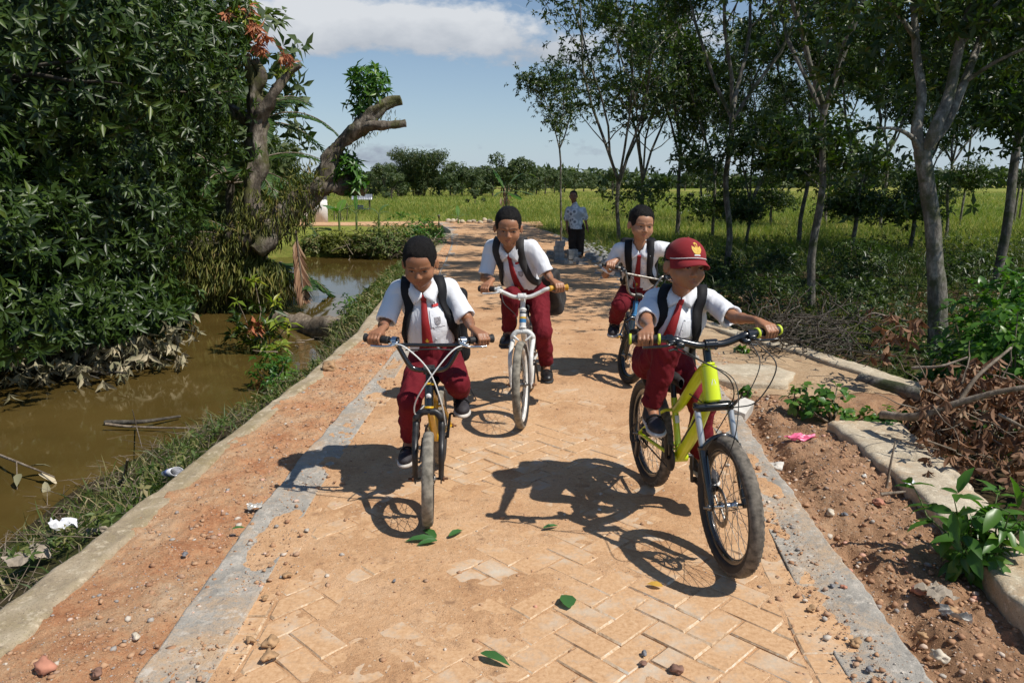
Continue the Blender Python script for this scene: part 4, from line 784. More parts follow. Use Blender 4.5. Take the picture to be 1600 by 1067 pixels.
class SDF:
    """ops in order: (op, prim, k); op u = union, s = subtract, i = intersect"""
    def __init__(s, ops, disp=None, amp=0.0): s.ops = ops; s.disp = disp; s.amp = amp
    def ev(s, P, use=None):
        d = np.full(len(P), 1e3)
        for i, (op, pr, k) in enumerate(s.ops):
            if use is not None and not use[i]: continue
            q = pd(pr, P)
            if op == 'u': d = smin(d, q, k) if k > 1e-4 else np.minimum(d, q)
            elif op == 's': d = -smin(-d, q, max(k, 1e-4))
            else: d = -smin(-d, -q, max(k, 1e-4))
        if s.disp is not None:
            m = np.abs(d) < s.amp*3+.02
            if m.any(): d[m] += s.disp(P[m])
        return d
    def grad(s, P, e=.002): return np.stack([s.ev(P+np.eye(3)[i]*e)-s.ev(P-np.eye(3)[i]*e) for i in range(3)], -1)/(2*e)
    def snap(s, P, off=0.0, it=6):
        P = np.array(P, float)
        for _ in range(it):
            d = s.ev(P)-off; g = s.grad(P); P = P-(d/(np.sum(g*g, 1)+1e-6))[:, None]*g*.9
        return P
    def march(s, P, D, off=0.0, it=40):
        P = np.array(P, float); D = np.broadcast_to(norm(D), P.shape)
        for _ in range(it): P = P+D*((s.ev(P)-off)*.8)[:, None]
        return P
    def mesh(s, lo, hi, h):
        lo = np.asarray(lo, float); n = (np.ceil((np.asarray(hi)-lo)/h/16).astype(int))*16; G = np.full(tuple(n), 1.0, np.float32)
        nb = n//16; bi = np.stack(np.meshgrid(*[np.arange(q) for q in nb], indexing='ij'), -1).reshape(-1, 3); C_ = lo+(bi*16+7.5)*h; bR = h*16*.87+s.amp
        D = np.array([pd(pr, C_) for _, pr, _ in s.ops]); um = np.array([op == 'u' for op, _, _ in s.ops]); kk = np.array([k for _, _, k in s.ops])
        near_ = (D - kk[:, None] < bR+.012); near_[[i for i, (o_, _, _) in enumerate(s.ops) if o_ == 'i']] = True
        act = (near_ & um[:, None]).any(0); loc = np.stack(np.meshgrid(*[np.arange(16)]*3, indexing='ij'), -1).reshape(-1, 3)
        for b in np.nonzero(act)[0]:
            P = lo+(bi[b]*16+loc)*h; i, j, k = bi[b]*16; G[i:i+16, j:j+16, k:k+16] = s.ev(P, near_[:, b]).reshape(16, 16, 16)
        S = G < 0; N_ = S[:-1, :-1, :-1].astype(np.int8)
        cnt = sum(S[a:a+n[0]-1, b:b+n[1]-1, c:c+n[2]-1].astype(np.int8) for a in (0, 1) for b in (0, 1) for c in (0, 1)); A = np.stack(np.nonzero((cnt > 0) & (cnt < 8)), -1)
        idx = np.full(tuple(n-1), -1, np.int64); idx[A[:, 0], A[:, 1], A[:, 2]] = np.arange(len(A)); acc = np.zeros((len(A), 3)); num = np.zeros(len(A))
        for ax in range(3):
            o1, o2 = [q for q in range(3) if q != ax]
            for u in (0, 1):
                for v in (0, 1):
                    p = A.copy(); p[:, o1] += u; p[:, o2] += v; q = p.copy(); q[:, ax] += 1; ga = G[p[:, 0], p[:, 1], p[:, 2]]; gb = G[q[:, 0], q[:, 1], q[:, 2]]; m = (ga < 0) != (gb < 0)
                    t = np.where(m, ga/(ga-gb+1e-12), 0); pt = p.astype(float); pt[:, ax] += t; acc[m] += pt[m]; num[m] += 1
        V = lo+acc/num[:, None]*h; Q = []
        for ax in range(3):
            o1, o2 = (ax+1) % 3, (ax+2) % 3; sl0 = [slice(None)]*3; sl1 = [slice(None)]*3; sl0[ax] = slice(0, -1); sl1[ax] = slice(1, None); a, b = S[tuple(sl0)], S[tuple(sl1)]
            E = np.stack(np.nonzero(a != b), -1); E = E[(E[:, o1] > 0) & (E[:, o2] > 0) & (E[:, o1] < n[o1]-1) & (E[:, o2] < n[o2]-1)]; fl = a[E[:, 0], E[:, 1], E[:, 2]]
            def cell(d1, d2): q = E.copy(); q[:, o1] += d1; q[:, o2] += d2; return idx[q[:, 0], q[:, 1], q[:, 2]]
            q = np.stack([cell(-1, -1), cell(0, -1), cell(0, 0), cell(-1, 0)], -1); q[~fl] = q[~fl][:, ::-1]; Q.append(q)
        Q = np.concatenate(Q); Q = Q[(Q >= 0).all(1)]; return V, Q
def bounds(ops, pad=.03):
    lo = np.full(3, 1e9); hi = -lo
    for op, pr, k in ops:
        if op != 'u': continue
        if pr[0] == 'c': pts = [(pr[1], pr[3]), (pr[2], pr[4])]
        elif pr[0] == 'e': pts = [(pr[1], pr[2].max())]
        elif pr[0] == 'b': pts = [(pr[1], np.linalg.norm(pr[2]))]
        else: pts = [(pr[2], pr[3])]
        for c, r in pts: lo = np.minimum(lo, c-r); hi = np.maximum(hi, c+r)
    return lo-pad, hi+pad
def sdf_obj(name, sdf, h, mats, root, origin, mfun=None):
    V, Q = sdf.mesh(*bounds(sdf.ops), h); mb = MB(); mb.add(V-origin, Q, 0)
    if mfun is not None: mb.m[-1] = mfun(V[Q].mean(1))
    return mb.build(name, mats, root)
def ik(a, c, l1, l2, pole):
    a, c = np.asarray(a, float), np.asarray(c, float); d = np.linalg.norm(c-a); e = (c-a)/d
    if d > (l1+l2)*.985: k = d/(l1+l2)/.985; l1 *= k; l2 *= k
    x = (d*d+l1*l1-l2*l2)/(2*d); y = math.sqrt(max(0, l1*l1-x*x)); p = np.asarray(pole, float); p = norm(p-e*(p@e)); return a+e*x+p*y
def basis(fwd, up):                                     # columns: left of the wearer, back, up
    f = norm(fwd); l = norm(np.cross(up, f)); u = np.cross(f, l); return np.stack([l, -f, u], 1)

def skinmat(name, c, lip):
    m, t, p, o = newmat(name); n = tnoise(t, 9, 4); n2 = tnoise(t, 160, 4); lo = tuple(q*.80 for q in c)
    t.links.new(ramp(t, n, [(0.3, lo), (0.65, c)]), p.inputs['Base Color']); p.inputs['Roughness'].default_value = 0.46; p.inputs['Specular IOR Level'].default_value = .45
    p.inputs['Subsurface Weight'].default_value = 0.12; p.inputs['Subsurface Radius'].default_value = (.012, .004, .002); p.inputs['Subsurface Scale'].default_value = .6; addbump(t, p, n2, .12, .001)
    m2, t2, p2, o2 = newmat(name+'_lips'); p2.inputs['Base Color'].default_value = rgb(*lip); p2.inputs['Roughness'].default_value = .4; return m, m2
def cloth(name, c, c2, rough=.85, bump=.5, fold=7, weave=900, sheen=.08):
    m, t, p, o = newmat(name); n = tnoise(t, 5, 4); k = N(t, 'ShaderNodeTexCoord'); mp = N(t, 'ShaderNodeMapping'); mp.inputs['Scale'].default_value = (1, 1, .55); t.links.new(k.outputs['Object'], mp.inputs[0])
    f = tnoise(t, fold*2.5, 3, .55, vec=mp.outputs[0], dist=1.2); w = tnoise(t, weave*.3, 2, .6)
    t.links.new(ramp(t, n, [(0.35, c2), (0.65, c)]), p.inputs['Base Color']); p.inputs['Roughness'].default_value = rough; p.inputs['Sheen Weight'].default_value = sheen; p.inputs['Specular IOR Level'].default_value = .25
    addbump(t, p, mth(t, 'ADD', mth(t, 'MULTIPLY', f, 3.0), mth(t, 'MULTIPLY', w, .12)), bump, .006); return m
M_shirt = cloth('white_school_shirt', (0.80, 0.81, 0.84), (0.75, 0.765, 0.80), bump=.40, fold=5)
M_maroon = cloth('maroon_trousers', (0.17, 0.010, 0.018), (0.12, 0.006, 0.012), bump=.8, fold=5, sheen=0)
M_tie = cloth('red_tie', (0.32, 0.020, 0.022), (0.26, 0.014, 0.016), rough=.6, bump=.25)
M_pack = cloth('black_nylon', (0.012, 0.012, 0.014), (0.008, 0.008, 0.009), rough=.7, bump=.15, sheen=0)
M_packg = cloth('grey_nylon', (0.040, 0.037, 0.036), (0.022, 0.020, 0.020), rough=.65, bump=.2)
M_hair = simple('black_hair', (0.009, 0.007, 0.006), .55, var=.4, scale=160, bump=1.0, bscale=420, dist=.006, spec=.25)
M_shoe = simple('dark_canvas_shoe', (0.032, 0.028, 0.034), .7, var=.3, scale=30, bump=.4, bscale=200)
M_shoeb = simple('black_leather_shoe', (0.018, 0.017, 0.017), .38, var=.3, scale=20, bump=.2)
M_sole = simple('pale_rubber_sole', (0.62, 0.58, 0.53), .7, var=.15, scale=30)
M_soleb = simple('black_rubber_sole', (0.03, 0.03, 0.03), .7)
M_sock = simple('white_sock', (0.74, 0.73, 0.72), .9, var=.05, bump=.4, bscale=300)
M_lash = simple('dark_brow', (0.016, 0.010, 0.008), .6)
M_mouth = simple('mouth_line', (0.06, 0.02, 0.016), .5)
M_eye = simple('eye_white', (0.50, 0.46, 0.43), .2, var=.05)
M_gold = simple('gold_thread', (0.68, 0.42, 0.04), .6, var=.1)
M_capm = cloth('maroon_cap_cloth', (0.26, 0.018, 0.022), (0.215, 0.014, 0.018), bump=.2, fold=4)
M_redtag = simple('red_name_strip', (0.55, 0.03, 0.03), .7)
M_btn = simple('button', (0.62, 0.64, 0.66), .3)
SKIN = {}
for i, c in {1: (0.35, 0.158, 0.082), 2: (0.385, 0.178, 0.094), 3: (0.45, 0.225, 0.128), 4: (0.385, 0.178, 0.094), 5: (0.27, 0.125, 0.070)}.items(): SKIN[i] = skinmat('skin_%d' % i, c, (c[0]*.88, c[1]*.70, c[2]*.72))

def HM_ear(M, q): return M@rotm(0, 0, -q*.45)
def head_ops(c, M, s=1.0, smile=0.0):
    w = lambda x, y, z: c+M@(np.array([x, y, z])*s); E = lambda p, r: ell(w(*p), np.array(r)*s, M); C_ = lambda a, b, r1, r2: cone(w(*a), w(*b), r1*s, r2*s); o = []
    o += [('u', E((0, .014, .030), (.073, .087, .076)), .0), ('u', E((0, -.022, -.022), (.066, .062, .062)), .03*s), ('u', E((0, -.046, -.056), (.044, .034, .030)), .022*s), ('u', E((0, -.067, -.076), (.016, .013, .012)), .014*s)]
    o += [('u', E((0, -.040, .042), (.058, .044, .040)), .02*s)]
    for q in (-1, 1):
        o += [('u', E((q*.038, -.050, -.028), (.026, .026, .026)), .016*s), ('u', C_((q*.012, -.080, .020), (q*.046, -.062, .022), .0085, .008), .010*s), ('s', E((q*.030, -.095, .003), (.019, .016, .011)), .010*s), ('u', E((q*.030, -.0660, .002), (.0155, .0125, .0105)), .004*s)]
        o += [('u', ell(w(q*.080, .010, -.006), np.array([.0065, .0165, .027])*s, HM_ear(M, q)), .005*s), ('s', ell(w(q*.087, .002, -.003), np.array([.006, .011, .019])*s, HM_ear(M, q)), .003*s), ('u', E((q*.010, -.088, -.026), (.0078, .0085, .0068)), .004*s)]
    o += [('u', C_((0, -.076, .010), (0, -.094, -.020), .0065, .0098), .008*s)]
    for q in (-1, 1): o += [('s', E((q*.0055, -.094, -.0315), (.0032, .004, .003)), .002*s), ('u', C_((0, -.0835, -.0455), (q*.021, -.0715, -.0495+smile*.006), .0052, .0030), .004*s), ('u', C_((0, -.0815, -.0575), (q*.018, -.0715, -.0535+smile*.005), .0062, .0035), .004*s)]
    o += [('s', C_((-.021, -.0765, -.0512+smile*.005), (0, -.0885, -.0512), .0012, .0016), .0015*s), ('s', C_((.021, -.0765, -.0512+smile*.005), (0, -.0885, -.0512), .0012, .0016), .0015*s)]
    return o
def hand_ops(W, G, d, fwd, up, s, inner):
    """wrist W, grip centre G, bar direction d; fingers close over the grip"""
    d = norm(d); fwd = norm(fwd-d*(fwd@d)); up = norm(np.cross(fwd, d)); up = up if up[2] > 0 else -up; o = []; pal = G+(up*.021-fwd*.006)*1.0
    for i in range(4):
        off = (i-1.5)*.0165*s; K = G+d*off+fwd*.014*s+up*(.027-.001*abs(i-1))*s; m1 = G+d*off*1.04+fwd*(.0345)*s+up*.006*s; m2 = G+d*off*1.03+fwd*.026*s-up*.019*s; tp = G+d*off*1.0+fwd*.004*s-up*.026*s; r = (.0078, .0083, .0080, .0068)[i if inner > 0 else 3-i]*s
        o += [('u', cone(W+(K-W)*.25, K, .0125*s, .0098*s), .010*s), ('u', cone(K, m1, r*1.06, r), .0035*s), ('u', cone(m1, m2, r, r*.94), .002*s), ('u', cone(m2, tp, r*.94, r*.85), .002*s)]
    o += [('u', ell(G+up*.020*s-fwd*.016*s, np.array([.036, .026, .013])*s, np.stack([d, fwd, up], 1)), .012*s)]
    di = d*(-1 if inner > 0 else 1)*1.0                 # towards the middle of the bar
    t0 = W+(G-W)*.45+di*.014*s; t1 = G+di*.040*s-fwd*.014*s+up*.004*s; t2 = G+di*.043*s+fwd*.008*s-up*.014*s; t3 = G+di*.032*s+fwd*.020*s-up*.020*s
    o += [('u', cone(t0, t1, .0125*s, .0105*s), .008*s), ('u', cone(t1, t2, .0102*s, .0092*s), .003*s), ('u', cone(t2, t3, .0092*s, .0078*s), .003*s)]
    return o
def relaxed_hand(W, d, s, side):
    d = norm(d); x = norm(np.cross(d, [0, 1, 0])); f = np.cross(x, d); o = [('u', cone(W, W+d*.06*s, .018*s, .024*s), .01*s)]
    for i in range(4):
        b = W+d*.075*s+f*(i-1.5)*.017*s; m = b+d*.035*s*(1-.1*abs(i-1.5))+x*.004*s; o += [('u', cone(b-d*.02*s, m, .0088*s, .008*s), .004*s), ('u', cone(m, m+d*.026*s+x*.012*s, .008*s, .0065*s), .002*s)]
    return o+[('u', cone(W+d*.02*s, W+d*.065*s-f*.036*s, .0125*s, .008*s), .006*s)]

def strip(mb, P, Nrm, Tan, w, th, mat=0):
    """a band along P of width w lying in the plane (Tan x Nrm), thickness th"""
    P, Nrm, Tan = map(np.asarray, (P, Nrm, Tan)); w = np.broadcast_to(w, (len(P),)); B_ = np.cross(Tan, Nrm); B_ /= np.linalg.norm(B_, axis=1, keepdims=True)+1e-9; V = []
    for i in range(len(P)):
        for a, b in ((-1, 0), (-.92, 1), (.92, 1), (1, 0)): V.append(P[i]+B_[i]*w[i]/2*a+Nrm[i]*th*b)
    n = 4; Q = [[i*n+j, i*n+(j+1) % n, (i+1)*n+(j+1) % n, (i+1)*n+j] for i in range(len(P)-1) for j in range(n)]; mb.add(np.array(V), np.array(Q+[[0, 1, 2, 3]]+[[len(V)-1, len(V)-2, len(V)-3, len(V)-4]]), mat)

def rider(i, S):
    """S: pixel-anchored pose measurements in metres once resolved against the bicycle"""
    bk = B[S['bike']]; s = S.get('s', 1.0); skin, lip = SKIN[i]; rzv = bk['root'].rotation_euler.z; F = np.array([math.sin(rzv), -math.cos(rzv), 0]); Lf = np.array([math.cos(rzv), math.sin(rzv), 0]); Z = np.array([0, 0, 1.])
    pel = bk['saddle']+Z*.055+np.array(S.get('pel', (0, 0, 0))); nk = reach(*S['neck'], pel, S.get('torso', .37)*s, -1); hd = reach(*S['head'], nk, .158*s, S.get('hs', -1))
    tu = norm(nk-pel); org = np.array([pel[0], pel[1], 0.0])
    yaw, pitch, roll = [R(q) for q in S['look']]; f0 = np.array([math.sin(yaw), -math.cos(yaw), 0])*math.cos(pitch)-Z*math.sin(pitch); HM = basis(f0, Z); HM = HM@rotm(0, roll, 0)
    sL = reach(*S['shL'], nk, .135*s, S.get('sdL', 1)); sR = reach(*S['shR'], nk, .135*s, S.get('sdR', 1)); across = norm(sL-sR); TM = np.stack([across, norm(np.cross(tu, across))*1.0, tu], 1); TM[:, 1] = np.cross(TM[:, 2], TM[:, 0]); fr_ = -TM[:, 1]
    J = {}
    for k_, sh, q in (('L', sL, 1), ('R', sR, -1)):
        G = bk['grip', q]; gd = bk['gripd', q]; back = norm(nk-G); back[2] *= .3; W = G+norm(back)*.058*s+Z*.034*s; J['G'+k_], J['W'+k_], J['gd'+k_] = G, W, gd; J['S'+k_] = sh
        J['E'+k_] = ik(sh, W, .20*s, .185*s, np.array(S.get('elb'+k_, Lf*q*.42-Z*.8-F*.35)))
        ft = bk['ped', q]+F*S.get('fo'+k_, .0); toe = norm(F+Lf*q*.12+Z*S.get('toe'+k_, -.1)); an = ft-toe*.055*s+Z*.078*s; hp = pel+Lf*q*.062*s-Z*.01; J['H'+k_], J['A'+k_], J['toe'+k_], J['f'+k_] = hp, an, toe, ft
        J['K'+k_] = ik(hp, an, .275*s, .275*s, np.array(S.get('kn'+k_, F*1.0+Lf*q*S.get('spread', .06)+Z*.3)))
    # ---- skin
    hs_ = s*S.get('hd', 1.0); o = head_ops(hd, HM, hs_, S.get('smile', 0)); nb = hd+HM@np.array([0, .012, -.045])*s
    o += [('u', cone(nk-tu*.01, nb, .040*s, .037*s), .016*s), ('u', cone(nk-tu*.10+TM[:, 1]*.02, nk-tu*.04+TM[:, 1]*.01, .05*s, .040*s), .03), ('u', cone(pel+tu*.04+TM[:, 1]*.015, nk-tu*.10+TM[:, 1]*.02, .07*s, .05*s), .03)]
    for k_, q in (('L', 1), ('R', -1)):
        o += [('u', cone(J['S'+k_], J['E'+k_], .031*s, .0245*s), .02), ('u', cone(J['E'+k_], J['E'+k_]+(J['W'+k_]-J['E'+k_])*.35, .0225*s, .0220*s), .01), ('u', cone(J['E'+k_]+(J['W'+k_]-J['E'+k_])*.3, J['W'+k_], .0220*s, .0148*s), .01)]
        o += hand_ops(J['W'+k_], J['G'+k_], J['gd'+k_], F+0*Z, Z, s*.90, q)
        o += [('u', cone(J['H'+k_], J['K'+k_], .06*s, .042*s), .02), ('u', cone(J['K'+k_], J['A'+k_], .042*s, .028*s), .02), ('u', cone(J['A'+k_], J['A'+k_]+J['toe'+k_]*.08*s-Z*.04*s, .028*s, .02*s), .02)]
    lp = lambda P: (P-hd)@HM/hs_
    def mf(P):
        q = lp(P); m = (np.abs(q[:, 0]) < .019) & (q[:, 1] < -.0765) & (np.abs(q[:, 2]+.0518-S.get('smile', 0)*.004*np.abs(q[:, 0])/.02) < .0095*(1-(q[:, 0]/.021)**2)); return m.astype(int)
    root = sdf_obj('person', SDF(o), S.get('h', .0042), [skin, lip], None, org, mf); root.location = org; tag(root, S['label'], 'person', 'schoolboys riding bicycles')
    head_parts(root, org, hd, HM, hs_, S)
    # ---- shirt
    fold = lambda seed, a, fx=16, fz=9: (lambda P: -a*np.abs(fbm((P@TM)[:, 0]*fx, (P@TM)[:, 1]*fx, (P@TM)[:, 2]*fz, seed, 3))+a*.4)
    T = [('u', cone(pel+tu*.10+fr_*.0, nk-tu*.13, .088*s, .092*s), 0), ('u', ell((sL+sR)/2-tu*.055*s, np.array([.128, .078, .10])*s, TM), .04), ('u', ell(pel+tu*.12, np.array([.108, .086, .08])*s, TM), .04), ('u', ell(pel+tu*.19+fr_*.012, np.array([.115, .083, .09])*s, TM), .04)]
    T += [('u', cone(nk-tu*.02*s, sL+(nk-sL)*.2+Z*.0, .050*s, .044*s), .03), ('u', cone(nk-tu*.02*s, sR+(nk-sR)*.2, .050*s, .044*s), .03)]
    cut = []
    for k_, q in (('L', 1), ('R', -1)):
        a, b = J['S'+k_], J['E'+k_]; dd = norm(b-a); Lw = S.get('slv', .84)*np.linalg.norm(b-a); drp = -Z*.010
        T += [('u', cone(a, a+dd*Lw+drp, .045*s, .0495*s), .022)]; e = a+dd*Lw+drp; cut.append((e, dd))
    ops = list(T)
    for e, dd in cut:                                   # flat, open cuffs
        ops.append(('s', cone(e+dd*.050, e+dd*.052, .0, .0), 1e-4)); ops.pop()
        ops.append(('s', ('f', (lambda P, e=e, dd=dd: np.maximum(-(P-e)@dd-.0, np.linalg.norm(P-e-dd*.02, axis=1)-.085)), e, .09), .003))
        ops.append(('s', cone(e-dd*.030, e+dd*.02, .032*s, .0410*s), .002))
    ops.append(('s', cone(nk+tu*.012, nk+tu*.08, .036*s, .05*s), .006)); ops.append(('s', cone(nk+fr_*.055-tu*.018, nk+fr_*.04+tu*.05, .012*s, .036*s), .006))
    ops.append(('i', half(pel+tu*.055, -tu), .004))
    sh = SDF(ops, fold(i*7+1, .0085, 11, 6), .01); so = sdf_obj('shirt', sh, .0055, [M_shirt], root, org)
    # ---- trousers
    P_ = [('u', ell(pel+tu*.03-F*.005, np.array([.112, .098, .085])*s, TM), 0), ('u', cone(pel+tu*.03, pel+tu*.115, .100*s, .094*s), .03)]
    for k_, q in (('L', 1), ('R', -1)):
        h_, kn, an = J['H'+k_], J['K'+k_], J['A'+k_]; dd = norm(an-kn); he = an-dd*.015
        P_ += [('u', cone(h_, kn, .074*s, .053*s), .03), ('u', cone(kn, kn+(he-kn)*.5, .053*s, .048*s), .015), ('u', cone(kn+(he-kn)*.5, he, .048*s, .044*s), .015)]
    P2_ = list(P_)
    for k_ in 'LR':
        kn, an = J['K'+k_], J['A'+k_]; dd = norm(an-kn); he = an-dd*.015
        P2_.append(('s', ('f', (lambda P, e=he, dd=dd: np.maximum(-(P-e)@dd, np.linalg.norm(P-e-dd*.03, axis=1)-.085)), he, .09), .003)); P2_.append(('s', cone(he-dd*.03, he+dd*.02, .036*s, .042*s), .004))
    P2_.append(('s', ('f', (lambda P, e=pel+tu*.118: np.maximum(-(P-e)@tu, np.linalg.norm(P-e, axis=1)-.15)), pel+tu*.118, .16), .003))
    def tf(P):
        a = fbm(P[:, 0]*13, P[:, 1]*13, P[:, 2]*13+.8*np.sin(P[:, 0]*20), i*5+3, 3); b = fbm(P[:, 0]*30, P[:, 1]*30, P[:, 2]*14, i*5+9, 2); return -.010*np.abs(a)-.004*np.abs(b)+.003
    tr = SDF(P2_, tf, .012); to = sdf_obj('trousers', tr, .006, [M_maroon], root, org)
    # ---- tie, collar, pocket, badge
    dn = -tu; kn0 = nk-tu*.022*s+fr_*.05; c0 = (sL+sR)/2
    tie = MB(); n = 16; q0 = nk-tu*.014*s; ang = S.get('tie', 0.0); q1 = pel+tu*S.get('tiel', .105)+across*ang; pts = np.array([q0+(q1-q0)*t for t in np.linspace(0, 1, n)])+fr_*.20; pts = sh.march(pts, -fr_, .004)
    pts[:, :] = np.array([pts[max(0, k-1):k+2].mean(0) for k in range(n)]); nr = np.broadcast_to(fr_, pts.shape); tg = np.gradient(pts, axis=0); wd = np.interp(np.linspace(0, 1, n), [0, .1, .12, .88, .94, 1], [.030, .022, .025, .052, .044, .004])*s
    strip(tie, pts+fr_*.001-org, nr, tg, wd, .004); box(tie, pts[0]+fr_*.005-org, (.028, .018, .026), TM, bev=.005); tio = tie.build('necktie', M_tie, root)
    em = MB(); ec = pts[12]+fr_*.0065; X2, Z2 = across, norm(-tg[12])
    for poly in ([(-.012, .004), (-.004, -.010), (.004, -.010), (.012, .004), (.006, -.002), (0, .012), (-.006, -.002)], [(-.007, -.013), (.007, -.013), (.006, -.016), (-.006, -.016)]):
        V_ = np.array([ec+X2*a*s+Z2*b*s-org for a, b in poly]); em.add(V_, np.array([list(range(len(poly)))]))
    em.build('emblem', M_gold, tio, smooth=False)
    col = MB(); tpc = [(.003, .050, -.002), (.020, .048, .012), (.036, .033, .024), (.044, .006, .032), (.037, -.026, .036), (.018, -.040, .038), (0, -.044, .038)]; lwc = [(.006, .062, -.016), (.046, .070, -.050), (.062, .044, -.014), (.070, .004, .002), (.058, -.036, .008), (.03, -.054, .012), (0, -.06, .014)]
    for q in (-1, 1):                                   # two collar wings that fold down from the neck band
        rows = []; cv = lambda p: nk+(across*p[0]*q+fr_*p[1]+tu*p[2])*s
        for a_ in np.linspace(0, 6, 25):
            i0 = min(5, int(a_)); f_ = a_-i0; top = cv(np.array(tpc[i0])*(1-f_)+np.array(tpc[i0+1])*f_); low = cv(np.array(lwc[i0])*(1-f_)+np.array(lwc[i0+1])*f_); o_ = norm((top+low)/2-nk)
            for _ in range(3): low = low+sh.grad(low[None], .004)[0]*max(0, .007-sh.ev(low[None])[0]); top = top+o_*0
            md = (top+low)/2+o_*.004; md = md+sh.grad(md[None], .004)[0]*max(0, .009-sh.ev(md[None])[0]); rows.append((top, top+tu*.003+o_*.003, md+o_*.003, low+o_*.0035, low, md))
        V_ = np.array([p for r_ in rows for p in r_])-org; k5 = 6; nseg = 25; Q = np.array([[a*k5+b, a*k5+(b+1) % k5, (a+1)*k5+(b+1) % k5, (a+1)*k5+b] for a in range(nseg-1) for b in range(k5)]); col.add(V_, Q); col.add(V_[:6], np.array([[0, 1, 2, 3, 4, 5]])); col.add(V_[-6:], np.array([[5, 4, 3, 2, 1, 0]]))
    col.build('collar', M_shirt, root)
    def patch(name, cx, cz, w_, h_, mat, off, shape=None, par=None):
        c = c0-tu*cz*s+across*cx*s; nn = 5; g = []
        for a in np.linspace(-.5, .5, nn):
            for b in np.linspace(-.5, .5, nn): g.append(c+across*a*w_*s*(1 if shape is None or b > -.2 else 1-.9*(-.2-b)/.3)+tu*b*h_*s+fr_*.2)
        g = sh.march(np.array(g), -fr_, off); Q = np.array([[a*nn+b, a*nn+b+1, (a+1)*nn+b+1, (a+1)*nn+b] for a in range(nn-1) for b in range(nn-1)]); mb = MB(); mb.add(g-org, Q); lw = g-fr_*.004-org
        mb.add(np.vstack([g-org, lw]), np.array([[a*nn, (a+1)*nn, (a+1)*nn+nn*nn, a*nn+nn*nn] for a in range(nn-1)]+[[a*nn+nn-1, (a+1)*nn+nn-1, (a+1)*nn+nn-1+nn*nn, a*nn+nn-1+nn*nn] for a in range(nn-1)]+[[b, b+1, b+1+nn*nn, b+nn*nn] for b in range(nn-1)]+[[nn*(nn-1)+b, nn*(nn-1)+b+1, nn*(nn-1)+b+1+nn*nn, nn*(nn-1)+b+nn*nn] for b in range(nn-1)])); return mb.build(name, mat, par or root)
    pk = patch('pocket', .052, .10, .062, .075, M_shirt, .0035)
    if S.get('badge'): patch('badge', .052, .112, .028, .038, simple('badge_print', (0.42, 0.40, 0.42), .8, var=.4, scale=180), .0055, 1, pk)
    if S.get('redtag'): patch('name_strip', .048, .045, .030, .010, M_redtag, .0045)
    for k in range(4):
        b_ = MB(); c = c0+(pel+tu*.1-c0)*(.12+.22*k)+across*(.032 if k else .03)*0+across*.0; c = sh.march((c+across*.030*s+fr_*.2)[None], -fr_, .001)[0]; lathe(b_, [(0, 0), (0, .0055), (.002, .005), (.002, 0)], c-org, fr_, 8); b_.build('button', M_btn, so)
    # ---- shoes and socks
    for k_, q in (('L', 1), ('R', -1)):
        t_ = J['toe'+k_]; ft = J['f'+k_]; fl = norm(t_-0*Z); FM = basis(fl, Z); c = ft+FM[:, 2]*.004; w = lambda x, y, z: c+FM@(np.array([x, y, z])*s); top = S.get('shoe', 'canvas')
        so_ = [('u', ell(w(0, -.045, .030), np.array([.037, .058, .029])*s, FM), 0), ('u', ell(w(0, .045, .036), np.array([.033, .060, .036])*s, FM), .03), ('u', cone(w(0, .050, .040), J['A'+k_]+(J['K'+k_]-J['A'+k_])*.02, .034*s, .033*s), .02), ('i', half(w(0, 0, .014), -FM[:, 2]), .003), ('s', cone(J['A'+k_]+norm(J['K'+k_]-J['A'+k_])*.02, J['A'+k_]+norm(J['K'+k_]-J['A'+k_])*.06, .029*s, .034*s), .003)]
        sho = sdf_obj('shoe', SDF(so_), .004, [M_shoe if top != 'leather' else M_shoeb], root, org)
        s2 = [('u', ell(w(0, -.045, .010), np.array([.042, .062, .020])*s, FM), 0), ('u', ell(w(0, .045, .010), np.array([.037, .063, .020])*s, FM), .03), ('i', half(w(0, 0, .021), FM[:, 2]), .003), ('i', half(w(0, 0, .0), -FM[:, 2]), .003)]
        sdf_obj('sole', SDF(s2), .004, [M_sole if top != 'leather' else M_soleb], sho, org)
        for zz, yy in ((.062, -.008), (.052, -.030)):
            st_ = MB(); strip_pts = [w(math.sin(a)*.037, yy, .030+math.cos(a)*(zz-.030+.004)) for a in np.linspace(-1.5, 1.5, 11)]; tube(st_, np.array(strip_pts)-org, .0085*s, 6, flat=.35); st_.build('strap', M_pack if top != 'leather' else M_shoeb, sho)
        if S.get('sock', 1):
            a = J['A'+k_]; u_ = norm(J['K'+k_]-a); k0 = MB(); lathe(k0, [(0, .024*s), (0.01, .0315*s), (.05, .0325*s), (.062, .034*s), (.064, .028*s)], a-u_*.012-org, u_, 18); k0.build('sock', M_sock, root)
    # ---- backpack (a thing of its own) with straps that follow the shirt
    pm = S.get('packmat', M_pack); pc = c0*.42+pel*.58+TM[:, 1]*(.145)*s+np.array(S.get('pkoff', (0, 0, 0))); bo = org
    bp = SDF([('u', rbox(pc, np.array(S.get('pksize', [.125, .065, .185]))*s, .04, TM), 0), ('u', rbox(pc+TM[:, 1]*.06-tu*.05, np.array([.10, .035, .10])*s, .03, TM), .01)], lambda P: .011*fbm(P[:, 0]*11, P[:, 1]*11, P[:, 2]*11, i, 4)-.006*np.abs(fbm(P[:, 0]*22, P[:, 1]*22, P[:, 2]*9, i+4, 2)), .018)
    V, Q = bp.mesh(*bounds(bp.ops), .008); mb = MB(); mb.add(V-org, Q); bpo = mb.build('backpack', pm, None); bpo.location = org; tag(bpo, S['packlabel'], 'backpack', 'school backpacks')
    both = SDF(T, None)
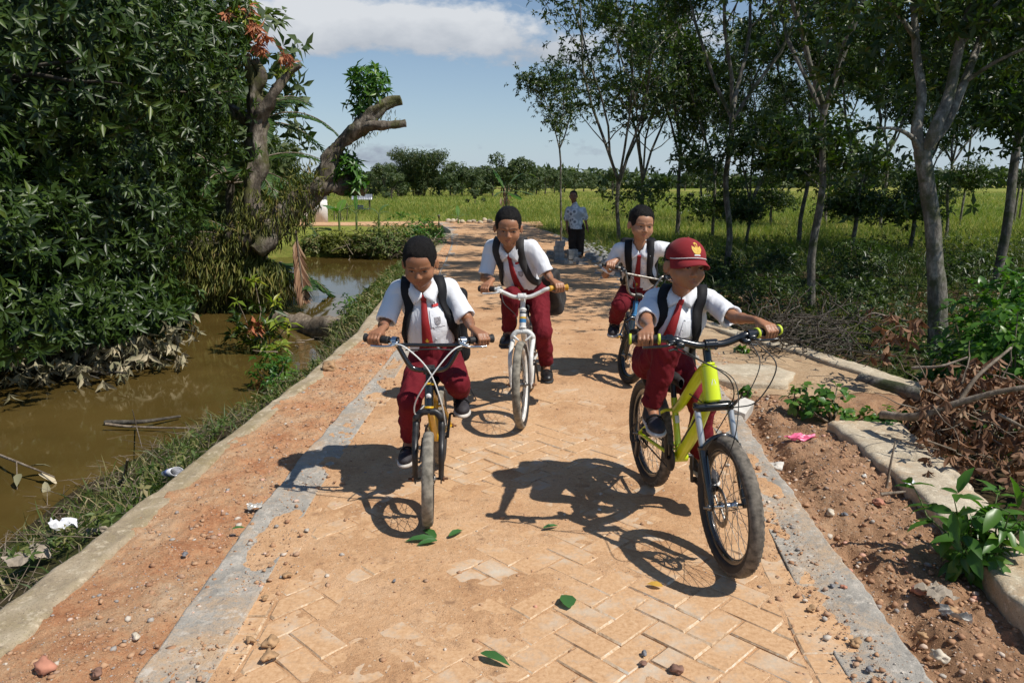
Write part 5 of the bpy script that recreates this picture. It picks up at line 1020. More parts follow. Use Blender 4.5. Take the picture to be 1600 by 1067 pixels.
    for q in (-1, 1):
        xo = S.get('strx', (.072, .072))[0 if q < 0 else 1]*s; ks = []
        for (x_, y_, z_) in ((.9, .16, -.06), (.95, .10, .03), (1.0, .03, .06), (1.0, -.06, .04), (1.0, -.16, -.03), (1.08, -.2, -.10), (1.25, -.2, -.17), (1.5, -.12, -.235), (1.45, .10, -.27)): ks.append(c0+across*q*xo*x_+TM[:, 1]*y_*.5+tu*z_*s)
        ks = spline(np.array(ks), 5); pr_ = sh.snap(ks, .007, 8)
        for _ in range(2): pr_ = np.vstack([pr_[:1], (pr_[:-2]+pr_[1:-1]*2+pr_[2:])/4, pr_[-1:]])
        g = sh.grad(pr_, .006); g /= np.linalg.norm(g, axis=1, keepdims=True)+1e-9; tg = np.gradient(pr_, axis=0); d_ = sh.ev(pr_)[:, None]; pr_ = pr_+g*np.clip(.006-d_, 0, .02)
        st_ = MB(); strip(st_, pr_-org, g, tg, np.interp(np.linspace(0, 1, len(pr_)), [0, .5, .8, 1], [.05, .05, .042, .030])*s, .009); st_.build('strap', pm, bpo)
        if S.get('hang') == q:
            hs_ = MB(); hp_ = spline(np.array([at(*v) for v in ((716, 500, 3.62), (722, 540, 3.6), (726, 575, 3.58), (732, 600, 3.57), (744, 624, 3.56))]), 6); tube(hs_, hp_-org, .010, 6, flat=.25); hs_.build('dangling_strap', pm, bpo)
    return dict(J=J, hd=hd, HM=HM, sh=sh, root=root)

def head_parts(root, org, hd, HM, s, S):
    w = lambda x, y, z: hd+HM@(np.array([x, y, z])*s); hs = SDF(head_ops(hd, HM, s))
    if S.get('hair', 1):
        fl = S.get('hairline', .060); th = S.get('hairth', .009); hv = S.get('hairtop', .012)
        def hf(P):
            q = (P-hd)@HM/s; x, y, z = q.T; zl = np.interp(y, [-.08, -.06, -.050, -.043, -.036, -.022, -.012, -.004, .014, .03, .06], [fl, fl-.001, fl-.005, fl-.018, .018, -.008, -.006, .016, .018, -.018, -.044])+.004*noise3(x*130, y*60, 0, S['bike'])*np.where(y < -.04, 1, .3)+.005*np.exp(-(x/.02)**2)*(y < -.04)*S.get('peak', 0)
            zl = zl-np.clip((np.abs(x)-.044)/.013, 0, 1)*.046*np.clip((-y-.012)/.02, 0, 1)+.004*noise3(x*230, y*40, 0, 3)*(y < -.03)
            m_ = np.clip((z-zl)/.040, .04, 1)**.65; e = np.stack([.0738+th*.5*m_, .0875+th*.8*m_, .0765+hv*m_], 1); qq = q-[0, .016, .031]; k0 = (np.abs(qq/e)**2.2).sum(1)**(1/2.2); d = (k0-1)*.080
            d = np.maximum(d, (zl-z)*.75); return d*s+(.0009*fbm(x*150, y*150, z*40, 5, 2)+.0012*fbm(x*40, y*40, z*30, 6, 2))*s
        hr = SDF([('u', ('f', hf, hd, .14), 0)]); V, Q = hr.mesh(hd-.15*s, hd+.15*s, .0035*max(1, s)); mb = MB(); mb.add(V-org, Q); g_ = np.random.default_rng(S['bike']); ii = g_.integers(0, len(Q), 5200); c_ = V[Q[ii]].mean(1)+g_.normal(size=(5200, 3))*.0012*s; q_ = (c_-hd)@HM/s; nrm = (q_-np.array([0, .016, .02]))@HM.T; nrm /= np.linalg.norm(nrm, axis=1, keepdims=True)
        D_ = nrm*.22+g_.normal(size=(5200, 3))*.13+(HM@np.array([0, -.55, .05]))*np.clip((q_[:, 2:3]-.04)*14, 0, 1)+(HM@np.array([0, -.1, -.9]))*np.clip((.05-q_[:, 2:3])*12, 0, 1); leaves(mb, c_-org-nrm*.002, D_, g_.normal(size=(5200, 3)), (.004+.0035*g_.random(5200))*s, .0011*s); mb.build('hair', M_hair, root)
    f = norm(HM@np.array([0, -1, 0]))
    sm = S.get('smile', 0); mp_ = hs.march(np.array([w(x, -.13, -.0512+sm*.004*(abs(x)/.02)) for x in np.linspace(-.0185, .0185, 9)]), -f, -.0002); mo = MB(); tube(mo, mp_-org, np.array([.0005, .0009, .0012, .0013, .0013, .0013, .0012, .0009, .0005])*s, 5); mo.build('mouth', M_mouth, root)
    for q in (-1, 1):
        eb = MB(); pts = np.array([w(q*x, -.12, z) for x, z in ((.013, .0240), (.022, .0252), (.034, .0248), (.046, .0205))]); pts = hs.march(pts, -f, .0002); tube(eb, spline(pts, 4)-org, list(np.interp(np.linspace(0, 1, 13), [0, .3, 1], [.0020, .0027, .0010])*s), 6, flat=.6); eb.build('eyebrow', M_lash, root)
        ey = MB(); n = 9; up_, lo_ = [], []
        for t in np.linspace(-1, 1, n):
            x_ = q*.030+t*.0125; up_.append(w(x_, -.12, .0035+.0042*(1-t*t)-.0004*t*q)); lo_.append(w(x_, -.12, .0030-.0022*(1-t*t)))
        U_ = hs.march(np.array(up_), -f, .0006*s); L_ = hs.march(np.array(lo_), -f, .0006*s)
        for k in range(n-1): ey.add(np.array([L_[k], L_[k+1], U_[k+1], U_[k]])-org, np.array([[0, 1, 2, 3]]), 1 if 2 <= k <= 5 else 0)
        eo = ey.build('eye', [M_eye, M_lash], root); la = MB(); tube(la, U_+f*-.0002-org, .0015*s, 5); la.build('eyelash', M_lash, eo)

R1 = rider(1, dict(bike=1, s=1.0, neck=(661, 452), head=(656, 413), hd=.95, pkoff=(.05, 0, -.04), look=(0, 23, 0), shR=(622, 452), shL=(702, 449), tie=-.015, badge=1, redtag=1, hang=1, strx=(.070, .078), hairline=.052, hairth=.011, hairtop=.021, peak=0, sock=0,
    label='boy on the small yellow and black bicycle looking down, white shirt and red tie', packlabel='black backpack with a strap hanging to the ground worn by the leftmost boy'))
R2 = rider(2, dict(bike=2, s=1.04, neck=(797, 388), head=(794, 357), hd=1.0, look=(2, 14, 2), shR=(769, 386), shL=(833, 386), tie=.02, redtag=1, badge=1, packmat=M_packg, pksize=[.10, .06, .16], pkoff=(.13, .02, -.22), hairline=.050, hairth=.010, hairtop=.020, peak=1, shoe='leather', smile=.6, sock=0,
    label='middle boy on the white bicycle, smiling, in white shirt and maroon trousers', packlabel='grey and black backpack hanging low behind the middle boy'))
R3 = rider(3, dict(bike=3, s=1.10, pel=(.02, -.14, 0), neck=(999, 386), head=(1002, 352), hd=1.0, look=(10, 8, 4), shR=(962, 390), shL=(1034, 389), tie=-.02, redtag=0, hairline=.050, hairth=.012, hairtop=.022, smile=.7,
    label='rear boy with short hair in white shirt, half hidden behind the boy in a cap', packlabel='black backpack worn by the rear boy beside the trees'))
R4 = rider(4, dict(bike=4, s=1.0, neck=(1064, 460), head=(1070, 416), look=(16, 3, 4), hd=1.02, pel=(-.02, .09, -.03), torso=.315,  shR=(1019, 471), shL=(1108, 468), tie=-.02, hair=1, hairth=.004, hairtop=.004, hairline=.05,
    pkoff=(0, .0, -.12), label='boy in a maroon cap on the neon yellow bicycle, reaching for the handlebar', packlabel='black backpack worn by the boy in the maroon cap'))
# the cap
def cap(Rr):
    hd, HM, root = Rr['hd'], Rr['HM'], Rr['root']; org = np.array(root.location); cs = .97; w = lambda x, y, z: hd+HM@(np.array([x, y, z])*cs)
    dome = SDF([('u', ell(w(0, .006, .040), np.array((.083, .104, .084))*cs, HM), 0), ('i', half(w(0, 0, .024), -HM[:, 2]), .004), ('s', ell(w(0, .006, .026), np.array((.075, .091, .074))*cs, HM), .003)]); V, Q = dome.mesh(hd-.16, hd+.16, .004); mb = MB(); mb.add(V-org, Q); o = mb.build('cap', M_capm, root)
    br = MB(); n, m = 17, 8; V = []
    for zo in (0, -.004):
        for i in range(n):
            a = R(-82+164*i/(n-1)); 
            for j in range(m):
                t = j/(m-1); x = math.sin(a)*.0825; y = .006-math.cos(a)*.1015-t*.058*max(0, math.cos(a))**.7; z = .041-t*.010-.022*(x/.080)**2*(.5+1.1*t); V.append(w(x, y, z+zo))
    q_ = lambda k, i, j: k*n*m+i*m+j; Q = [[q_(0, i, j), q_(0, i, j+1), q_(0, i+1, j+1), q_(0, i+1, j)] for i in range(n-1) for j in range(m-1)]+[[q_(1, i, j), q_(1, i+1, j), q_(1, i+1, j+1), q_(1, i, j+1)] for i in range(n-1) for j in range(m-1)]
    Q += [[q_(0, i, m-1), q_(1, i, m-1), q_(1, i+1, m-1), q_(0, i+1, m-1)] for i in range(n-1)]; br.add(np.array(V)-org, np.array(Q)); br.build('brim', M_capm, o)
    pp = MB(); tube(pp, np.array([w(math.sin(a)*.0838, .006-math.cos(a)*.1040, .050-.030*(math.sin(a))**2*.55) for a in np.linspace(R(-80), R(80), 25)])-org, .0022, 6); pp.build('piping', M_decal, o)
    bt = MB(); blob(bt, w(0, .006, .1235)-org, (.007, .007, .004), amp=0); bt.build('cap_button', M_capm, o)
    for name, mat, polys in (('crest', M_gold, [[(-.020, .020), (-.022, .006), (-.016, -.006), (-.010, -.012), (.010, -.012), (.016, -.006), (.022, .006), (.020, .020), (.014, .006), (.008, .000), (.006, .018), (.009, .028), (.002, .034), (-.008, .030), (-.004, .026), (-.006, .018), (-.008, .000), (-.014, .006)]]), ('crest_ribbon', M_decal, [[(-.014, -.0145), (.014, -.0145), (.014, -.020), (-.014, -.020)]])):
        c = MB()
        for poly in polys:
            pts = np.array([w(x_, -.16, .078+z_) for x_, z_ in poly]); pts = dome.march(pts, HM@np.array([0, 1., 0]), .0012); cc = dome.march(w(0, -.16, .078+np.mean([z for x, z in poly]))[None], HM@np.array([0, 1., 0]), .0014); k = len(pts); c.add(np.vstack([pts, cc])-org, np.array([[i, (i+1) % k, k] for i in range(k)]))
        c.build(name, mat, o, smooth=False)
cap(R4)
# ---------------------------------------------------------------- vegetation
M_bark = barkmat('pale_rubber_tree_bark', (0.055, 0.048, 0.038), (0.17, 0.15, 0.125), (0.34, 0.32, 0.28), 7, .5, moss=(0.05, 0.06, 0.022))
M_barkp = barkmat('pale_grey_bark', (0.07, 0.062, 0.048), (0.20, 0.18, 0.15), (0.36, 0.34, 0.29), 8, .6, moss=(0.07, 0.075, 0.035))
M_barkd = barkmat('dark_bark', (0.03, 0.025, 0.018), (0.075, 0.062, 0.045), (0.15, 0.13, 0.10), 7, .6)
M_barkm = barkmat('mossy_mango_bark', (0.045, 0.035, 0.024), (0.15, 0.12, 0.09), (0.34, 0.30, 0.24), 5, .9, moss=(0.085, 0.085, 0.022))
M_twig = barkmat('dry_twig', (0.10, 0.075, 0.05), (0.22, 0.17, 0.12), (0.36, 0.30, 0.23), 9, .4)
L_rub = leafmat('rubber_tree_leaf', [(0, (0.022, 0.046, 0.009)), (.55, (0.046, 0.084, 0.015)), (.88, (0.090, 0.130, 0.024)), (1, (0.16, 0.14, 0.03))], .38, .32)
L_mango = leafmat('mango_leaf', [(0, (0.016, 0.034, 0.006)), (.5, (0.034, 0.066, 0.010)), (.85, (0.065, 0.11, 0.018)), (1, (0.13, 0.17, 0.03))], .40, .22, spec=.4)
L_mud = leafmat('mud_coated_leaf', [(0, (0.07, 0.085, 0.035)), (.35, (0.25, 0.23, 0.13)), (1, (0.58, 0.49, 0.33))], .8, .08, (1, 1, .8))
L_bright = leafmat('bright_green_leaf', [(0, (0.045, 0.12, 0.018)), (.6, (0.085, 0.20, 0.030)), (1, (0.20, 0.32, 0.05))], .36, .38)
L_yel = leafmat('yellow_green_leaf', [(0, (0.12, 0.20, 0.02)), (.6, (0.26, 0.32, 0.035)), (1, (0.42, 0.38, 0.05))], .4, .35)
L_red = leafmat('young_copper_leaf', [(0, (0.42, 0.12, 0.05)), (.6, (0.58, 0.24, 0.12)), (1, (0.68, 0.38, 0.20))], .45, .3, (1, .7, .5))
L_grass = leafmat('grass_blade', [(0, (0.05, 0.095, 0.018)), (.45, (0.10, 0.15, 0.030)), (.65, (0.19, 0.19, 0.06)), (1, (0.38, 0.30, 0.16))], .55, .3)
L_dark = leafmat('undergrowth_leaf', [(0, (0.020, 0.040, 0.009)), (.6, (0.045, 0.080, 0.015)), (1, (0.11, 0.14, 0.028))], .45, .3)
L_rice = leafmat('rice_blade', [(0, (0.10, 0.17, 0.022)), (.45, (0.18, 0.25, 0.035)), (.75, (0.30, 0.31, 0.06)), (1, (0.42, 0.34, 0.11))], .6, .35)
L_dead = leafmat('dead_brown_leaf', [(0, (0.10, 0.045, 0.022)), (.5, (0.22, 0.11, 0.055)), (.85, (0.34, 0.20, 0.11)), (1, (0.46, 0.32, 0.20))], .75, .15, (1, .8, .6))
L_palm = leafmat('palm_leaflet', [(0, (0.020, 0.050, 0.010)), (.6, (0.045, 0.10, 0.020)), (1, (0.10, 0.16, 0.035))], .35, .28)
L_moss = leafmat('hanging_fern', [(0, (0.055, 0.075, 0.014)), (.5, (0.13, 0.15, 0.024)), (.85, (0.24, 0.24, 0.045)), (1, (0.30, 0.22, 0.08))], .6, .3)
L_ban = leafmat('banana_leaf', [(0, (0.05, 0.14, 0.02)), (.6, (0.09, 0.22, 0.035)), (1, (0.18, 0.30, 0.05))], .35, .4)
L_far = leafmat('far_tree_leaf', [(0, (0.035, 0.062, 0.024)), (.5, (0.070, 0.108, 0.034)), (.85, (0.12, 0.15, 0.05)), (1, (0.17, 0.15, 0.05))], .6, .25)

def wob(p0, p1, n, a, seed):
    p0, p1 = np.asarray(p0, float), np.asarray(p1, float); t = np.linspace(0, 1, n)[:, None]; L = np.linalg.norm(p1-p0); e = np.sin(np.pi*t)**.7
    off = np.stack([noise3(t[:, 0]*3+seed, 0, 0, seed), noise3(t[:, 0]*3+seed, 5, 0, seed+1), noise3(t[:, 0]*3, 9, 0, seed+2)*.4], -1); return p0+(p1-p0)*t+off*a*L*e
def rubber_crown(seed, H, hf, rad, nlimb, nleaf, lowtwig=0, spreadk=1.0, lsz=.145):
    """trunk (forking at hf) and leaves as two mesh datas, base at the origin"""
    rs = random.Random(seed); g = np.random.default_rng(seed); br = MB(); lf = MB(); tips = []; lean = np.array([rs.uniform(-.05, .05), rs.uniform(-.05, .05), 1.0]); f = lean*hf; f[2] = hf
    tr = wob([0, 0, -.35], f, 10, .02, seed); tube(br, tr, list(np.interp(np.linspace(0, 1, 10), [0, .08, .2, 1], [rad*1.6, rad*1.18, rad, rad*.78])), 10, bumpy=.12)
    def limb(p, d, L, r, dep):
        e = p+norm(d)*L; e[2] += L*.12; P = wob(p, e, 8, .05, rs.randint(0, 999)); tube(br, P, np.linspace(r, r*.42, 8), 7 if dep < 2 else 5, caps=False, bumpy=.08)
        if dep >= 2:
            for t in (3, 5, 7): tips.append((P[t], norm(P[t]-P[t-1])))
            return
        for k in range(rs.randint(4, 6) if dep == 0 else rs.randint(3, 5)):
            t = rs.uniform(.25, 1.0); i = int(t*7); a = rs.uniform(0, 6.28); o = np.array([math.cos(a), math.sin(a), rs.uniform(-.15, .75)]); limb(P[i], norm(norm(e-p)*.5+o*.9), L*rs.uniform(.30, .5)*(1.1-t*.4), r*(1-.55*t)*.5, dep+1)
    for k in range(nlimb):
        a = 6.28*k/nlimb+rs.uniform(-.5, .5); o = np.array([math.cos(a)*spreadk, math.sin(a)*spreadk, rs.uniform(1.7, 2.9)]); limb(tr[-1]-lean*.04*k, o, (H-hf)*rs.uniform(.7, 1.0), rad*(.62 if k else .72), 0)
    for k in range(lowtwig):
        z = rs.uniform(.35, .95)*hf; a = rs.uniform(0, 6.28); limb(np.array([0, 0, z])+lean*0, np.array([math.cos(a), math.sin(a), rs.uniform(-.1, .5)]), rs.uniform(.5, 1.2), rad*.18, 1)
    C = np.array([t[0] for t in tips]); A = np.array([t[1] for t in tips]); n = max(1, int(nleaf/6)); idx = g.integers(0, len(C), n)
    C2 = C[idx]+g.normal(size=(n, 3))*np.array([.20, .20, .17]); A2 = A[idx]*.6+g.normal(size=(n, 3))*.5; A2[:, 2] += .25
    rosettes(lf, C2, A2, 6, lsz, lsz*.4, 1.0, .42); return br.mesh('trunk', M_bark), lf.mesh('crown', L_rub), tr
def make_tree(name, meshes, loc, rz, sc, label, cat='tree', group=None, tilt=(0, 0)):
    root = empty(name, loc, rz); root.scale = (sc, sc, sc); root.rotation_euler = (tilt[0], tilt[1], rz)
    for nm, me in (('trunk', meshes[0]), ('crown', meshes[1])):
        if me is None: continue
        o = bpy.data.objects.new(nm, me); COL.objects.link(o); o.parent = root
    return tag(root, label, cat, group)
V0 = rubber_crown(11, 7.6, 2.6, .066, 4, 13000, 1, 1.15, .14)
V1 = rubber_crown(12, 8.2, 3.0, .060, 4, 17000, 4)
V2 = rubber_crown(15, 7.2, 2.2, .056, 4, 15000, 8)
V3 = rubber_crown(18, 6.0, 3.2, .034, 3, 5200, 0, .9, .13)
V4 = rubber_crown(21, 7.5, 1.9, .070, 4, 17000, 10)
V5 = rubber_crown(25, 7.8, 1.6, .052, 5, 11000, 1, .9, .14)
VT = [V0, V1, V2, V3, V4, V5]
GR = 'rubber trees of the plantation on the right'
def tz(x, y): return float(terrain(np.array([x]), np.array([y]))[0])
def place(px, py, v, sc, label, rz=0, z=-.34, tilt=(0, 0)):
    p = gp(px, py, z); return make_tree('rubber_tree', VT[v], (p[0], p[1], tz(p[0], p[1])), rz, sc, label, 'tree', GR, tilt)
place(877, 392, 3, .84, 'slender young tree left of the standing man, crown clear against the sky', 1.0)
place(966, 385, 5, 1.15, 'spotted slim trunk rising just behind the rear boy, second tree from the standing man', 2.1)
place(1004, 368, 5, 1.15, 'multi-stemmed tree forking low behind the rear boy', .4)
place(1057, 372, 0, 1.0, 'tree with a chest-high fork standing behind the maroon cap', 3.9)
place(1113, 375, 2, .95, 'short dark tree with twiggy foliage low on its trunk, right of the forked tree', 5.1)
place(1133, 432, 1, 1.0, 'dark upright trunk directly right of the boy in the cap', .9)
place(1166, 388, 4, .62, 'bushy sapling with leaves down to the grass between two dark trunks', 2.7)
place(1249, 388, 1, .98, 'thin brown trunk beside the scarred mossy trunk', 4.4, tilt=(0, .03))
place(1268, 482, 1, .92, 'scarred brown trunk with peeling bark rising from the mossy mound', 3.2, tilt=(0, .03))
place(1330, 400, 4, .80, 'low leafy tree hiding its own trunk in the middle of the grove', 1.9)
place(1419, 395, 2, .95, 'thin black trunk left behind the big forked tree', 0.2)
place(1476, 380, 1, .80, 'leaning black trunk close behind the big forked tree', 1.2, tilt=(0, .05))
place(1497, 352, 3, 1.3, 'pale thin trunk standing in sunlit grass at the far side of the grove', 2.2)
place(1553, 455, 1, 1.25, 'thick dark trunk at the right edge behind the bright bush', 5.6, tilt=(0, .03))
place(1567, 402, 0, 1.1, 'second dark trunk beside the thick one at the right edge', 4.1)
place(1582, 352, 3, 1.3, 'thin far trunk left of a twin at the right edge of the field', 3.3)
place(1592, 350, 3, 1.2, 'thin far trunk right of its twin at the right edge of the field', 0.5)
place(1205, 352, 2, .9, 'distant tree of the grove between the cap and the scarred trunk', 2.9)
place(1095, 345, 1, .9, 'distant tree of the grove just left of the dark upright trunk', 1.5)
place(1375, 360, 1, .95, 'distant tree of the grove seen left of the thin black trunk', 4.9)
place(1655, 415, 0, 1.1, 'tree just outside the right edge whose boughs reach into the grove', 2.0)
place(1640, 372, 4, 1.0, 'bushy tree whose crown closes the grove at the far right', .7)
place(1290, 352, 1, 1.0, 'distant trunk of the grove right behind the scarred trunk', 3.7)
place(1450, 345, 2, 1.05, 'far tree of the grove framed by the big fork', 2.5)
# the big forked tree in front
def path_px(pts, Y=None): return np.array([at(a, b, y) for a, b, y in pts])
b0 = gp(1466, 560, -.34); root = empty('rubber_tree', tuple(b0)); tag(root, 'big pale tree leaning left and forking into a Y on the right side', 'tree', GR); br = MB(); y0 = b0[1]
def lpx(mbx, pts, r, n=10, loc=b0, bumpy=.1, caps=False):
    P = spline(path_px(pts)-loc, 7); tube(mbx, P, np.interp(np.linspace(0, 1, len(P)), np.linspace(0, 1, len(r)), r), n, caps=caps, bumpy=bumpy); return P
lpx(br, [(1470, 575, y0), (1466, 520, y0), (1463, 430, y0), (1455, 330, y0), (1440, 235, y0)], [.14, .10, .082, .075, .075])
tp = []
for pts, r in (([(1440, 245, y0), (1432, 200, y0), (1440, 150, y0+.1), (1432, 80, y0+.3), (1425, -40, y0+.4), (1415, -160, y0+.5)], [.06, .052, .045, .04, .03, .015]), ([(1443, 240, y0), (1462, 200, y0-.1), (1482, 150, y0), (1500, 70, y0+.1), (1528, -30, y0+.2), (1560, -170, y0+.4)], [.055, .058, .05, .045, .035, .015]),
               ([(1448, 228, y0), (1478, 195, y0+.1), (1510, 120, y0+.3), (1545, 20, y0+.6), (1580, -120, y0+.9)], [.045, .045, .04, .03, .012]), ([(1440, 238, y0), (1425, 215, y0-.1), (1400, 202, y0-.2), (1370, 200, y0-.3)], [.03, .022, .017, .008]), ([(1505, 130, y0+.3), (1560, 95, y0), (1640, 60, y0-.3)], [.025, .018, .008]), ([(1500, 70, y0+.1), (1560, 5, y0), (1640, -60, y0)], [.03, .02, .01]), ([(1430, 60, y0+.3), (1380, -10, y0+.2), (1330, -70, y0+.2)], [.025, .018, .008])):
    P = lpx(br, pts, r, 8); tp.append(P)
br.build('trunk', M_barkp, root); lf = MB(); C = np.concatenate([p[len(p)//2:] for p in tp]); k = 2300; i_ = rng.integers(0, len(C), k); off = rng.normal(size=(k, 3))*np.array([.72, .70, .42]); off[:, 2] += .2; off[:, 0] += .25
cc_ = C[i_]+off; hz_ = at(1450, 60, y0)[2]-b0[2]; kp_ = (cc_[:, 2] > hz_) | (cc_[:, 1] > .55) | (cc_[:, 0] > 1.35); cc_ = cc_[kp_]; rosettes(lf, cc_, rdir(len(cc_))*.6+[0, 0, .3], 6, .14, .052, 1.0, .45); lf.build('crown', L_rub, root)

# ---- the great mango tree overhanging the pond
MT = np.array([-8.2, 10.6, -.3]); root = empty('mango_tree', tuple(MT)); tag(root, 'huge dense dark green mango tree overhanging the pond on the left', 'tree'); tr_ = MB()
tube(tr_, spline(np.array([[0, 0, -.4], [.1, -.1, 1.2], [.3, -.2, 2.6], [.1, .1, 5.0], [0, 0, 7.5]]), 5), np.linspace(.38, .10, 21), 12, bumpy=.15)
shell = [(at(90, 120, 10.0), (2.5, 2.4, 2.2), 1.0), (at(235, 40, 11.8), (1.15, 1.5, 1.5), .7), (at(225, 150, 12.0), (.9, 1.2, 1.1), .6), (at(50, 330, 8.6), (1.75, 1.5, 1.3), .9), (at(120, 250, 10.2), (1.1, 1.3, 1.2), .6), (at(-60, 120, 8.5), (2.2, 2.2, 2.6), .8), (at(95, 430, 8.8), (1.35, 1.2, .9), .7), (at(140, 500, 8.0), (1.05, .9, .50), .6), (at(225, 510, 7.9), (.62, .5, .33), .45), (at(235, 560, 7.7), (.40, .35, .18), .3), (at(135, 590, 7.2), (.60, .4, .20), .4), (at(50, 520, 7.6), (1.2, 1.0, .7), .6), (at(-120, 420, 6.6), (1.5, 1.3, 1.5), .4), (at(20, 60, 7.6), (1.6, 1.2, 1.3), .55)]
C, A = [], []
for (c, r, wgt) in shell:
    n = int(980*wgt*(r[0]*r[1]*r[2])**.42); d = rdir(n); rad = (1-.38*rng.random(n)**1.6)[:, None]*(1+.22*fbm(d[:, 0:1]*2+c[0], d[:, 1:2]*2, d[:, 2:3]*2, 7, 3)); C.append(c+d*np.array(r)*rad); A.append(d*.8+np.array([.15, -.25, .25])+rng.normal(size=(n, 3))*.3)
    tube(tr_, wob([.1, 0, 2.2], (c-MT)*.9, 9, .06, int(n)), np.linspace(.11, .03, 9), 7, caps=False, bumpy=.1)
    for _ in range(int(10*wgt)):
        e = (c-MT)+rdir(1)[0]*np.array(r)*.85; tube(tr_, wob((c-MT)*.9, e, 7, .08, _), np.linspace(.03, .008, 7), 5, caps=False)
C = np.concatenate(C); A = np.concatenate(A); tr_.build('trunk', M_barkd, root); keep = C[:, 2] > -.42; C, A = C[keep], A[keep]
mud = (C[:, 2] < -.10+.16*fbm(C[:, 0]*1.5, C[:, 1]*1.5, 0, 3, 2)) & (C[:, 0] > -5.6) ; lf = MB(); rosettes(lf, C[~mud]-MT, A[~mud], 10, .150, .046, 1.0, .38, tmpl=T_SIMPLE); lf.build('crown', L_mango, root)
A[mud, 2] -= .5; A[mud, 2] -= .3; mi_ = np.nonzero(mud)[0]; mi_ = mi_[rng.random(len(mi_)) < .62]; lf = MB(); rosettes(lf, C[mi_]-MT, A[mi_], 6, .150, .048, .8, 1.0); lf.build('muddy_foliage', L_mud, root)

# ---- pollarded mossy tree leaning over the water
y1 = 11.6; pb = at(395, 400, y1); root = empty('pollarded_tree', (pb[0], pb[1], -.6)); LOC = np.array([pb[0], pb[1], -.6]); tag(root, 'old mossy pollarded tree with sawn stubs and hanging ferns leaning over the pond', 'tree'); t = MB()
Q = lambda pts, r, n=22, caps=True, bumpy=.50, m=t: lpx(m, pts, [q*.86 for q in r], n, LOC, bumpy, caps)
Q([(120, 470, y1+1.6), (200, 440, y1+1.0), (300, 405, y1+.3), (370, 385, y1), (430, 350, y1-.1), (470, 315, y1-.1), (520, 285, y1), (572, 296, y1+.1)], [.34, .30, .30, .30, .24, .20, .17, .13])
Q([(385, 400, y1), (397, 350, y1), (395, 300, y1), (403, 240, y1), (400, 180, y1), (396, 130, y1), (385, 85, y1)], [.24, .20, .17, .15, .15, .11, .07])
Q([(400, 195, y1), (418, 165, y1-.1), (435, 135, y1-.1), (452, 115, y1), (470, 103, y1)], [.13, .11, .07, .045, .03], 10)
Q([(405, 165, y1), (395, 150, y1-.1), (410, 120, y1-.1), (398, 95, y1)], [.11, .09, .07, .05], 10)
Q([(402, 190, y1), (372, 178, y1+.2), (330, 170, y1+.5), (280, 168, y1+.8)], [.14, .12, .11, .10], 10)
Q([(500, 300, y1-.05), (512, 270, y1), (520, 240, y1), (545, 212, y1-.05), (570, 190, y1-.1), (600, 165, y1-.1), (627, 157, y1-.1)], [.19, .17, .15, .135, .14, .10, .075])
Q([(565, 200, y1-.1), (585, 197, y1-.2), (610, 196, y1-.2), (634, 192, y1-.2)], [.09, .075, .065, .06], 10)
Q([(430, 350, y1-.2), (415, 375, y1-.4), (400, 392, y1-.5)], [.20, .17, .12], 12)
tk = t.build('trunk', M_barkm, root)
def tuft(mb, c, rad, n, L, Wd, tm=T_SIMPLE, droop=.3, up=.5, k=8):
    d = rdir(n); rosettes(mb, c-LOC+d*np.array(rad)*(.3+.7*rng.random((n, 1))**.5), d*.6+[0, 0, up], k, L, Wd, 1, droop, tmpl=tm)
lf = MB(); tuft(lf, at(577, 128, y1), (.30, .28, .30), 70, .17, .05); tuft(lf, at(560, 165, y1), (.20, .2, .2), 26, .16, .05); tuft(lf, at(545, 272, y1), (.26, .25, .34), 55, .19, .055); tuft(lf, at(385, 60, y1), (.18, .2, .3), 16, .16, .05)
lf.build('regrowth', L_bright, root)
lf = MB(); tuft(lf, at(378, 28, y1), (.28, .24, .34), 64, .17, .045); lf.build('yellow_regrowth', L_yel, root); lf = MB(); tuft(lf, at(445, 112, y1), (.2, .15, .08), 10, .10, .03); lf.build('yellow_regrowth', L_yel, root)
lf = MB()
for px, py, n in ((400, 45, 9), (352, 25, 7), (404, 72, 9), (365, 95, 5), (447, 88, 8), (385, 15, 6), (415, 55, 5)): tuft(lf, at(px, py, y1-.15), (.09, .09, .10), n, .19, .045, droop=.9, up=-.1, k=6)
lf.build('young_leaves', L_red, root)
# hanging ferns and moss over the big limb
def hanging(mb, pts, n, L, spread, w=.020, loc=LOC):
    P = spline(path_px(pts), 8); i = rng.integers(0, len(P), n); c = P[i]+rdir(n)*spread; d = rng.normal(size=(n, 3))*.28+[0, -.15, -1]; leaves(mb, c-loc, d, rdir(n), L*(.4+.8*rng.random(n)), w*(.6+.8*rng.random(n)))
lf = MB(); hanging(lf, [(250, 425, y1+.4), (310, 395, y1), (370, 380, y1-.1), (430, 345, y1-.2), (470, 312, y1-.1)], 2600, .17, .30, .020)
hanging(lf, [(265, 440, y1+.1), (320, 430, y1-.2), (390, 425, y1-.2), (430, 440, y1-.2)], 2600, .22, .30, .022); hanging(lf, [(300, 460, y1), (350, 468, y1-.1), (405, 470, y1-.1)], 900, .22, .20, .02)
hanging(lf, [(385, 300, y1-.1), (375, 360, y1-.2), (355, 420, y1-.2)], 900, .16, .16, .018); hanging(lf, [(520, 245, y1), (560, 205, y1), (610, 180, y1-.1)], 260, .10, .14, .012); hanging(lf, [(300, 175, y1+.6), (360, 180, y1+.2)], 320, .14, .14, .016); lf.build('hanging_ferns', L_moss, root)
